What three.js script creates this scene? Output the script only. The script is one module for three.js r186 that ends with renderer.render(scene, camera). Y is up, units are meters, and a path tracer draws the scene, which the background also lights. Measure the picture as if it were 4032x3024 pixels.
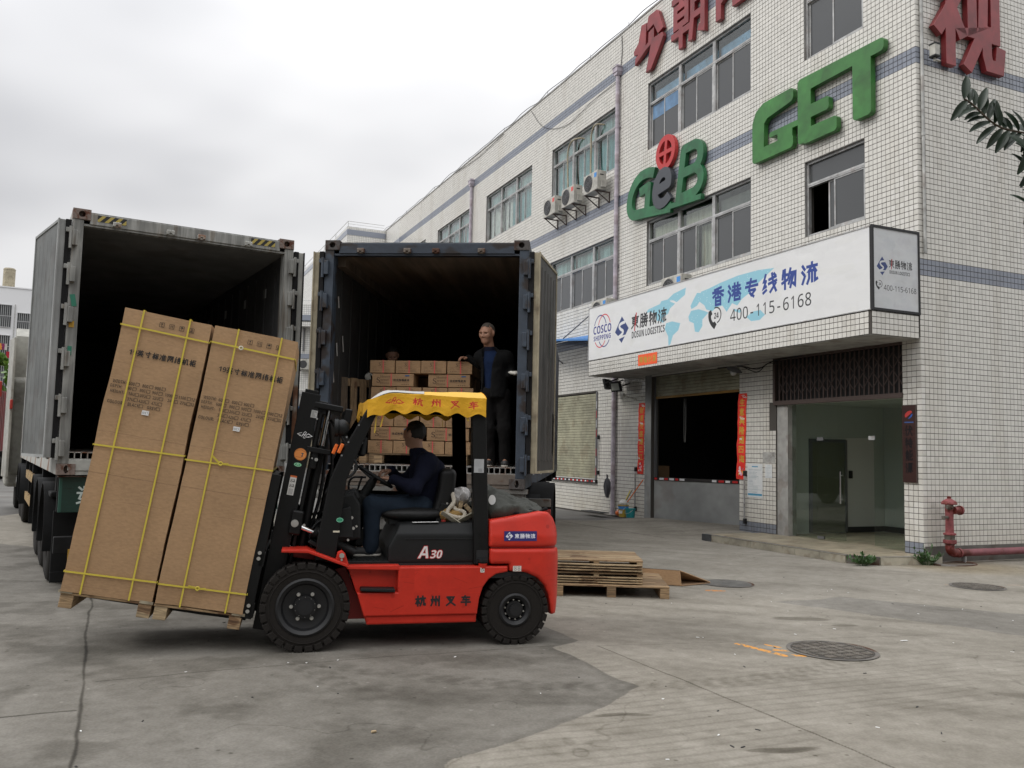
import * as THREE from 'three';
import { RoundedBoxGeometry } from 'three/addons/geometries/RoundedBoxGeometry.js';
import { mergeGeometries, mergeVertices } from 'three/addons/utils/BufferGeometryUtils.js';

// ---------------------------------------------------------------- camera
const scene = new THREE.Scene();
const camera = new THREE.PerspectiveCamera(48.51, 4 / 3, 0.1, 400);
camera.position.set(0, 1.6, 0);
camera.rotation.order = 'YXZ';
camera.rotation.set(0.0808, 0, 0.0221);

// ---------------------------------------------------------------- seeded noise
let seedState = 20240611;
function rnd() { seedState = (seedState + 0x6d2b79f5) | 0; let t = Math.imul(seedState ^ (seedState >>> 15), 1 | seedState); t = (t + Math.imul(t ^ (t >>> 7), 61 | t)) ^ t; return ((t ^ (t >>> 14)) >>> 0) / 4294967296; }
const rr = (a, b) => a + (b - a) * rnd();
const clamp = (x, a = 0, b = 1) => Math.min(b, Math.max(a, x));
const sstep = (a, b, x) => { const t = clamp((x - a) / (b - a)); return t * t * (3 - 2 * t); };
const lerp = (a, b, t) => a + (b - a) * t;
function hash2(ix, iy, s) { let h = Math.imul(ix, 374761393) + Math.imul(iy, 668265263) + Math.imul(s, 1442695041); h = Math.imul(h ^ (h >>> 13), 1274126177); return ((h ^ (h >>> 16)) >>> 0) / 4294967296; }
function vnoise(x, y, s = 0, px = 0, py = px) {
  const ix = Math.floor(x), iy = Math.floor(y), fx = x - ix, fy = y - iy, u = fx * fx * (3 - 2 * fx), v = fy * fy * (3 - 2 * fy);
  const wx = (i) => (px ? ((i % px) + px) % px : i), wy = (i) => (py ? ((i % py) + py) % py : i);
  const a = hash2(wx(ix), wy(iy), s), b = hash2(wx(ix + 1), wy(iy), s), c = hash2(wx(ix), wy(iy + 1), s), d = hash2(wx(ix + 1), wy(iy + 1), s);
  return a + (b - a) * u + (c - a) * v + (a - b - c + d) * u * v;
}
function fbm(x, y, s = 0, oct = 4, px = 0, py = px) { let sum = 0, a = 0.5, n = 0; for (let i = 0; i < oct; i++) { sum += a * vnoise(x, y, s + i * 17, px, py); n += a; x *= 2; y *= 2; px *= 2; py *= 2; a *= 0.5; } return sum / n; }

// ---------------------------------------------------------------- overcast sky, soft sun, exposure
{
  const W = 1024, H = 512, data = new Float32Array(W * H * 4);
  const low = new THREE.Vector3(-0.80, 0.62, 0.12).normalize();   // where the veiled sun stands
  for (let j = 0; j < H; j++) for (let i = 0; i < W; i++) {
    const el = ((j + 0.5) / H - 0.5) * Math.PI, az = ((i + 0.5) / W - 0.5) * 2 * Math.PI;
    const x = Math.cos(az) * Math.cos(el), y = Math.sin(el), z = Math.sin(az) * Math.cos(el), up = Math.max(y, 0);
    let L = 0.64 + 1.85 * up * up;
    const k = 1 / (up + 0.22), cx = x * k, cz = z * k;
    const c = fbm(cx * 0.6 + 15.07, cz * 0.78 - 7.81, 5, 5), c2 = fbm(cx * 2.1 + 9, cz * 2.6 + 4, 41, 4);
    const cover = sstep(0.40, 0.70, c * 0.78 + c2 * 0.22);
    L *= 1.16 - 0.42 * cover;
    const toSun = Math.max(0, x * low.x + y * low.y + z * low.z);
    L *= 1 + 0.5 * Math.pow(toSun, 4);
    if (y < 0) L *= Math.max(0.25, 1 + y * 4);
    const o = (j * W + i) * 4, t = cover * 0.02;
    data[o] = L * (1.0 - t); data[o + 1] = L * (1.0 - t * 0.5); data[o + 2] = L * (1.012 + t); data[o + 3] = 1;
  }
  const sky = new THREE.DataTexture(data, W, H, THREE.RGBAFormat, THREE.FloatType);
  sky.mapping = THREE.EquirectangularReflectionMapping;
  sky.magFilter = THREE.LinearFilter; sky.wrapS = THREE.RepeatWrapping; sky.needsUpdate = true;
  scene.background = sky; scene.environment = sky;
  const sun = new THREE.DirectionalLight(new THREE.Color().setRGB(1, 0.965, 0.91), 0.95);
  sun.name = 'sun';
  sun.position.copy(low).multiplyScalar(60).add(new THREE.Vector3(0, 0, -12)); sun.target.position.set(0, 0, -12);
  sun.castShadow = true; sun.shadow.radius = 30; sun.shadow.mapSize.set(2048, 2048);
  Object.assign(sun.shadow.camera, { left: -40, right: 40, top: 40, bottom: -40, near: 1, far: 140 });
  scene.add(sun, sun.target);
}
const renderer = new THREE.WebGLRenderer({ antialias: true });
renderer.toneMapping = THREE.LinearToneMapping;
renderer.toneMappingExposure = 1.0;
renderer.shadowMap.enabled = true;

// ---------------------------------------------------------------- geometry helpers
const V = (x, y, z) => new THREE.Vector3(x, y, z);
function tidy(g) {                               // non-indexed, position + normal + uv in metres (planar along the dominant normal)
  let n = g.index ? g.toNonIndexed() : g;
  if (!n.attributes.normal) n.computeVertexNormals();
  const p = n.attributes.position, nm = n.attributes.normal, uv = new Float32Array(p.count * 2);
  for (let i = 0; i < p.count; i += 3) {
    let ax = 0, ay = 0, az = 0;
    for (let k = 0; k < 3; k++) { ax += nm.getX(i + k); ay += nm.getY(i + k); az += nm.getZ(i + k); }
    ax = Math.abs(ax); ay = Math.abs(ay); az = Math.abs(az);
    for (let k = 0; k < 3; k++) {
      const x = p.getX(i + k), y = p.getY(i + k), z = p.getZ(i + k), o = (i + k) * 2;
      if (az >= ax && az >= ay) { uv[o] = x; uv[o + 1] = y; } else if (ax >= ay) { uv[o] = z; uv[o + 1] = y; } else { uv[o] = x; uv[o + 1] = z; }
    }
  }
  const out = new THREE.BufferGeometry();
  out.setAttribute('position', p); out.setAttribute('normal', nm); out.setAttribute('uv', new THREE.BufferAttribute(uv, 2));
  return out;
}
const join = (list) => { list = [].concat(list).map(tidy); return list.length === 1 ? list[0] : mergeGeometries(list); };
function turn(g, x = 0, y = 0, z = 0, rx = 0, ry = 0, rz = 0) { if (rx || ry || rz) g.applyMatrix4(new THREE.Matrix4().makeRotationFromEuler(new THREE.Euler(rx, ry, rz))); g.translate(x, y, z); return g; }
const box = (w, h, d, x = 0, y = 0, z = 0, rx = 0, ry = 0, rz = 0) => turn(new THREE.BoxGeometry(w, h, d), x, y, z, rx, ry, rz);
const rbox = (w, h, d, r, x = 0, y = 0, z = 0, rx = 0, ry = 0, rz = 0) => turn(new RoundedBoxGeometry(w, h, d, 2, Math.min(r, w / 2.01, h / 2.01, d / 2.01)), x, y, z, rx, ry, rz);
const span = (x0, x1, y0, y1, z0, z1, r = 0) => (r ? rbox : box)(...[Math.abs(x1 - x0), Math.abs(y1 - y0), Math.abs(z1 - z0)], ...(r ? [r] : []), (x0 + x1) / 2, (y0 + y1) / 2, (z0 + z1) / 2);
function cyl(r0, r1, h, x = 0, y = 0, z = 0, axis = 'y', seg = 20, open = false) { const g = new THREE.CylinderGeometry(r1, r0, h, seg, 1, open); if (axis === 'x') g.rotateZ(-Math.PI / 2); if (axis === 'z') g.rotateX(Math.PI / 2); g.translate(x, y, z); return g; }
function tube(pts, r, seg = 8, n = 0, closed = false) { const c = new THREE.CatmullRomCurve3(pts.map((p) => V(...p)), closed, 'centripetal'); return new THREE.TubeGeometry(c, n || Math.max(8, pts.length * 6), r, seg, closed); }
function bar(a, b, r, seg = 10) { const A = V(...a), B = V(...b), d = B.clone().sub(A), g = new THREE.CylinderGeometry(r, r, d.length(), seg); g.applyQuaternion(new THREE.Quaternion().setFromUnitVectors(V(0, 1, 0), d.normalize())); g.translate(...A.add(B).multiplyScalar(0.5).toArray()); return g; }
function beam(a, b, w, t, roll = 0, r = 0) {       // rectangular bar from a to b, w across, t thick
  const A = V(...a), B = V(...b), d = B.clone().sub(A), L = d.length(), g = r ? new RoundedBoxGeometry(w, L, t, 2, r) : new THREE.BoxGeometry(w, L, t); g.rotateY(roll);
  g.applyQuaternion(new THREE.Quaternion().setFromUnitVectors(V(0, 1, 0), d.normalize())); g.translate(...A.add(B).multiplyScalar(0.5).toArray()); return g;
}
function poly(pts, holes = []) { const s = new THREE.Shape(pts.map((p) => new THREE.Vector2(p[0], p[1]))); for (const h of holes) s.holes.push(new THREE.Path(h.map((p) => new THREE.Vector2(p[0], p[1])))); return s; }
function prism(pts, z0, z1, bevel = 0, holes = []) {  // outline in x,y carried from z0 to z1
  const s = pts instanceof THREE.Shape ? pts : poly(pts, holes), d = z1 - z0 - 2 * bevel;
  const g = new THREE.ExtrudeGeometry(s, { depth: Math.max(d, 0.0005), bevelEnabled: bevel > 0, bevelThickness: bevel, bevelSize: bevel, bevelOffset: -bevel, bevelSegments: 2, curveSegments: 10 });
  g.translate(0, 0, z0 + bevel); return g;
}
function smooth(g, deg = 35) {                   // soft normals over gentle edges, creases kept
  let n = tidy(g); const p = n.attributes.position, map = new Map(), fn = [], cosA = Math.cos((deg * Math.PI) / 180);
  const key = (i) => Math.round(p.getX(i) * 2e4) + '_' + Math.round(p.getY(i) * 2e4) + '_' + Math.round(p.getZ(i) * 2e4);
  const a = V(), b = V(), c = V();
  for (let i = 0; i < p.count; i += 3) { a.fromBufferAttribute(p, i); b.fromBufferAttribute(p, i + 1).sub(a); c.fromBufferAttribute(p, i + 2).sub(a); const f = b.clone().cross(c); fn.push(f); for (let k = 0; k < 3; k++) { const q = key(i + k); if (!map.has(q)) map.set(q, []); map.get(q).push(f); } }
  const out = new Float32Array(p.count * 3);
  for (let i = 0; i < p.count; i++) { const f = fn[(i / 3) | 0], u = f.clone().normalize(), s = V(); for (const g2 of map.get(key(i))) if (g2.lengthSq() > 0 && g2.clone().normalize().dot(u) > cosA) s.add(g2); if (s.lengthSq() < 1e-20) s.copy(u); s.normalize().toArray(out, i * 3); }
  n.setAttribute('normal', new THREE.BufferAttribute(out, 3)); return n;
}
// surface nets: meshes the zero set of a distance function on a grid
function netMesh(sdf, min, max, cell) {
  const n = [0, 1, 2].map((k) => Math.ceil((max[k] - min[k]) / cell) + 1), [nx, ny, nz] = n, f = new Float32Array(nx * ny * nz), id = new Int32Array(nx * ny * nz).fill(-1), pos = [], idx = [];
  const at = (i, j, k) => i + nx * (j + ny * k);
  for (let k = 0; k < nz; k++) for (let j = 0; j < ny; j++) for (let i = 0; i < nx; i++) f[at(i, j, k)] = sdf(min[0] + i * cell, min[1] + j * cell, min[2] + k * cell);
  const C = [[0, 0, 0], [1, 0, 0], [0, 1, 0], [1, 1, 0], [0, 0, 1], [1, 0, 1], [0, 1, 1], [1, 1, 1]], E = [[0, 1], [2, 3], [4, 5], [6, 7], [0, 2], [1, 3], [4, 6], [5, 7], [0, 4], [1, 5], [2, 6], [3, 7]];
  for (let k = 0; k < nz - 1; k++) for (let j = 0; j < ny - 1; j++) for (let i = 0; i < nx - 1; i++) {
    const v = C.map((c) => f[at(i + c[0], j + c[1], k + c[2])]); let x = 0, y = 0, z = 0, m = 0;
    for (const [a, b] of E) if (v[a] < 0 !== v[b] < 0) { const t = v[a] / (v[a] - v[b]); x += lerp(C[a][0], C[b][0], t); y += lerp(C[a][1], C[b][1], t); z += lerp(C[a][2], C[b][2], t); m++; }
    if (m) { id[at(i, j, k)] = pos.length / 3; pos.push(min[0] + (i + x / m) * cell, min[1] + (j + y / m) * cell, min[2] + (k + z / m) * cell); }
  }
  const quad = (a, b, c, d, flip) => { if (a < 0 || b < 0 || c < 0 || d < 0) return; if (flip) idx.push(a, c, b, a, d, c); else idx.push(a, b, c, a, c, d); };
  for (let k = 1; k < nz - 1; k++) for (let j = 1; j < ny - 1; j++) for (let i = 1; i < nx - 1; i++) {
    const s = f[at(i, j, k)] < 0;
    if (s !== f[at(i + 1, j, k)] < 0) quad(id[at(i, j - 1, k - 1)], id[at(i, j, k - 1)], id[at(i, j, k)], id[at(i, j - 1, k)], !s);
    if (s !== f[at(i, j + 1, k)] < 0) quad(id[at(i - 1, j, k - 1)], id[at(i - 1, j, k)], id[at(i, j, k)], id[at(i, j, k - 1)], !s);
    if (s !== f[at(i, j, k + 1)] < 0) quad(id[at(i - 1, j - 1, k)], id[at(i, j - 1, k)], id[at(i, j, k)], id[at(i - 1, j, k)], !s);
  }
  const g = new THREE.BufferGeometry(); g.setAttribute('position', new THREE.Float32BufferAttribute(pos, 3)); g.setIndex(idx); g.computeVertexNormals(); return g;
}
const smin = (a, b, k) => { const h = Math.max(k - Math.abs(a - b), 0) / k; return Math.min(a, b) - h * h * k * 0.25; };
function capsule(a, b, ra, rb) { const bx = b[0] - a[0], by = b[1] - a[1], bz = b[2] - a[2], bb = bx * bx + by * by + bz * bz + 1e-9; return (x, y, z) => { const px = x - a[0], py = y - a[1], pz = z - a[2], t = clamp((px * bx + py * by + pz * bz) / bb); return Math.hypot(px - bx * t, py - by * t, pz - bz * t) - (ra + (rb - ra) * t); }; }
function ellipsoid(c, r, q) { const Q = q ? new THREE.Quaternion().setFromEuler(new THREE.Euler(...q)).invert() : null, v = V(); const m = Math.min(...r); return (x, y, z) => { v.set(x - c[0], y - c[1], z - c[2]); if (Q) v.applyQuaternion(Q); const k = Math.hypot(v.x / r[0], v.y / r[1], v.z / r[2]); return (k - 1) * m * 1.0 * (k > 0 ? 1 : 1); }; }
function blend(list, k) { return (x, y, z) => { let d = 1e9; for (const f of list) d = smin(d, f(x, y, z), k); return d; }; }

// ---------------------------------------------------------------- object helpers
const used = new Map();
function numbered(name) { const n = used.get(name) || 0; used.set(name, n + 1); return n ? name + '_' + String(n).padStart(3, '0') : name; }
function tag(o, label, category, group) { o.userData.label = label; o.userData.category = category; if (group) o.userData.group = group; return o; }
const dress = (m) => { m.castShadow = true; m.receiveShadow = true; return m; };
function part(name, geos, m, parent, label) { const g = Array.isArray(geos) || !geos.isBufferGeometry || !geos.attributes.uv || geos.index ? join(geos) : tidy(geos); const o = dress(new THREE.Mesh(g, m)); o.name = name; parent.add(o); if (label) o.userData.label = label; return o; }
function raw(name, g, m, parent) { const o = dress(new THREE.Mesh(g, m)); o.name = name; parent.add(o); return o; }   // keeps the geometry's own uv
function thing(name, label, category, pos = [0, 0, 0], ry = 0, group) { const o = new THREE.Group(); o.name = numbered(name); o.position.set(...pos); o.rotation.y = ry; scene.add(o); return tag(o, label, category, group); }
function solo(name, geos, m, label, category, group) { const o = part(numbered(name), geos, m, scene); return tag(o, label, category, group); }
function frame(pos, ry, rz = 0) { const o = new THREE.Object3D(); o.position.set(...pos); o.rotation.set(0, ry, rz, 'YZX'); o.updateMatrixWorld(true); return o; }
function seat(o, fr, pos, rx = 0, ry = 0, rz = 0) {    // stand a top-level object at a place given in another thing's own axes
  const m = new THREE.Matrix4().makeRotationFromEuler(new THREE.Euler(rx, ry, rz, 'YXZ')); m.setPosition(...pos); m.premultiply(fr.matrixWorld); m.decompose(o.position, o.quaternion, o.scale); return o;
}
// ---------------------------------------------------------------- textures and materials
function dataTex(N, M, fn, srgb = true, repeat = true) {      // fn(u, v) -> [r, g, b] 0..1 as stored
  const d = new Uint8Array(N * M * 4); for (let j = 0; j < M; j++) for (let i = 0; i < N; i++) { const c = fn(i / N, j / M, i, j), o = (j * N + i) * 4; d[o] = clamp(c[0]) * 255; d[o + 1] = clamp(c[1]) * 255; d[o + 2] = clamp(c[2]) * 255; d[o + 3] = 255; }
  const t = new THREE.DataTexture(d, N, M, THREE.RGBAFormat); t.magFilter = THREE.LinearFilter; if (srgb) t.colorSpace = THREE.SRGBColorSpace; if (repeat) t.wrapS = t.wrapT = THREE.RepeatWrapping; t.needsUpdate = true; return t;
}
const scaled = (t, sx, sy = sx) => { const c = t.clone(); c.repeat.set(sx, sy); c.needsUpdate = true; return c; };
const grey = (f) => (u, v) => { const g = f(u, v); return [g, g, g]; };
// tileable patterns, 1 unit = one repeat
const T = {};
T.grime = dataTex(512, 512, (u, v) => { const a = fbm(u * 6, v * 6, 3, 5, 6), b = fbm(u * 24, v * 24, 9, 3, 24), g = 0.80 + 0.26 * (a - 0.45) + 0.16 * (b - 0.5), s = sstep(0.60, 0.72, fbm(u * 9, v * 9, 77, 4, 9)) * 0.10; return [g - s * 0.7, g - s * 0.9, g - s]; });
T.streak = dataTex(512, 512, (u, v) => { const a = fbm(u * 40, v * 3, 13, 4, 40, 3), b = fbm(u * 10, v * 5, 29, 4, 10, 5), c = fbm(u * 90, v * 6, 31, 2, 90, 6), g = 0.80 + 0.5 * (a - 0.5) + 0.28 * (b - 0.5) + 0.15 * (c - 0.5), r = sstep(0.62, 0.74, fbm(u * 16, v * 2, 57, 4, 16, 2)) * 0.16; return [g - r * 0.6, g - r * 0.8, g - r]; });
T.rust = dataTex(512, 512, (u, v) => { const a = sstep(0.48, 0.64, fbm(u * 7, v * 7, 103, 5, 7)), b = fbm(u * 30, v * 30, 9, 3, 30), w = 0.84 + 0.22 * (b - 0.5); return [lerp(w, 0.50 + 0.2 * b, a), lerp(w, 0.33 + 0.14 * b, a), lerp(w, 0.24 + 0.1 * b, a)]; });
T.fine = dataTex(256, 256, grey((u, v) => 0.5 + 0.8 * (fbm(u * 32, v * 32, 5, 3, 32) - 0.5)), false);
T.weave = dataTex(256, 256, grey((u, v) => 0.5 + 0.22 * Math.sin(u * Math.PI * 2 * 48) * Math.cos(v * Math.PI * 2 * 48) + 0.7 * (fbm(u * 10, v * 10, 15, 4, 10) - 0.5)), false);
T.folds = dataTex(512, 512, grey((u, v) => { const w = fbm(u * 4, v * 4, 71, 3, 4) * 0.5; return 0.5 + 0.9 * (fbm(u * 5 + w, v * 3, 81, 4, 5, 3) - 0.5); }), false);
T.wood = dataTex(512, 512, (u, v) => { const n = fbm(u * 3, v * 24, 201, 3, 3, 24), ring = 0.5 + 0.5 * Math.sin((v * 26 + n * 5) * Math.PI * 2), g = 0.76 + 0.15 * (ring - 0.5) + 0.34 * (fbm(u * 6, v * 90, 211, 3, 6, 90) - 0.5), k = sstep(0.68, 0.78, fbm(u * 5, v * 9, 219, 4, 5, 9)) * 0.25; return [g - k * 0.8, g - k, g - k * 1.1]; });
T.card = dataTex(512, 512, (u, v) => { const a = fbm(u * 5, v * 5, 301, 4, 5), b = fbm(u * 60, v * 160, 307, 2, 60, 160), g = 0.86 + 0.10 * (a - 0.5) + 0.10 * (b - 0.5); return [g, g - 0.004, g - 0.01]; });
T.corr = dataTex(64, 256, grey((u, v) => 0.5 + 0.5 * Math.sin(v * Math.PI * 2 * 32)), false);
T.bumpy = dataTex(512, 512, grey((u, v) => 0.5 + 0.55 * (fbm(u * 14, v * 14, 401, 5, 14) - 0.5) + 0.25 * (fbm(u * 90, v * 90, 409, 2, 90) - 0.5)), false);
function mat(r, g, b, rough = 0.7, o = {}) {
  const { phys, ...rest } = o; const m = new (phys ? THREE.MeshPhysicalMaterial : THREE.MeshStandardMaterial)({ roughness: rough, metalness: 0, side: THREE.DoubleSide, ...rest }); m.color.setRGB(r, g, b); return m;
}
T.scuff = (() => { const t = new THREE.CanvasTexture(canvas(512, 512, (c) => { for (let k = 0; k < 900; k++) { const g = 215 + rr(-26, 30); c.fillStyle = `rgba(${g},${g - 3},${g - 8},${rr(0.05, 0.16)})`; c.beginPath(); c.ellipse(rr(0, 512), rr(0, 512), rr(4, 70), rr(4, 40), rr(0, 3), 0, 7); c.fill(); } for (let k = 0; k < 150; k++) { c.strokeStyle = rnd() < 0.5 ? `rgba(255,240,235,${rr(0.1, 0.5)})` : `rgba(70,60,55,${rr(0.1, 0.35)})`; c.lineWidth = rr(0.4, 1.5); const x = rr(0, 512), y = rr(0, 512), a = rr(-0.5, 0.5); c.beginPath(); c.moveTo(x, y); c.lineTo(x + Math.cos(a) * rr(5, 60), y + Math.sin(a) * rr(5, 60)); c.stroke(); } for (let k = 0; k < 40; k++) { c.fillStyle = `rgba(60,52,46,${rr(0.05, 0.2)})`; c.beginPath(); c.arc(rr(0, 512), rr(0, 512), rr(1, 7), 0, 7); c.fill(); } }, '#e4e2de')); t.colorSpace = THREE.SRGBColorSpace; t.wrapS = t.wrapT = THREE.RepeatWrapping; return t; })();
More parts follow.
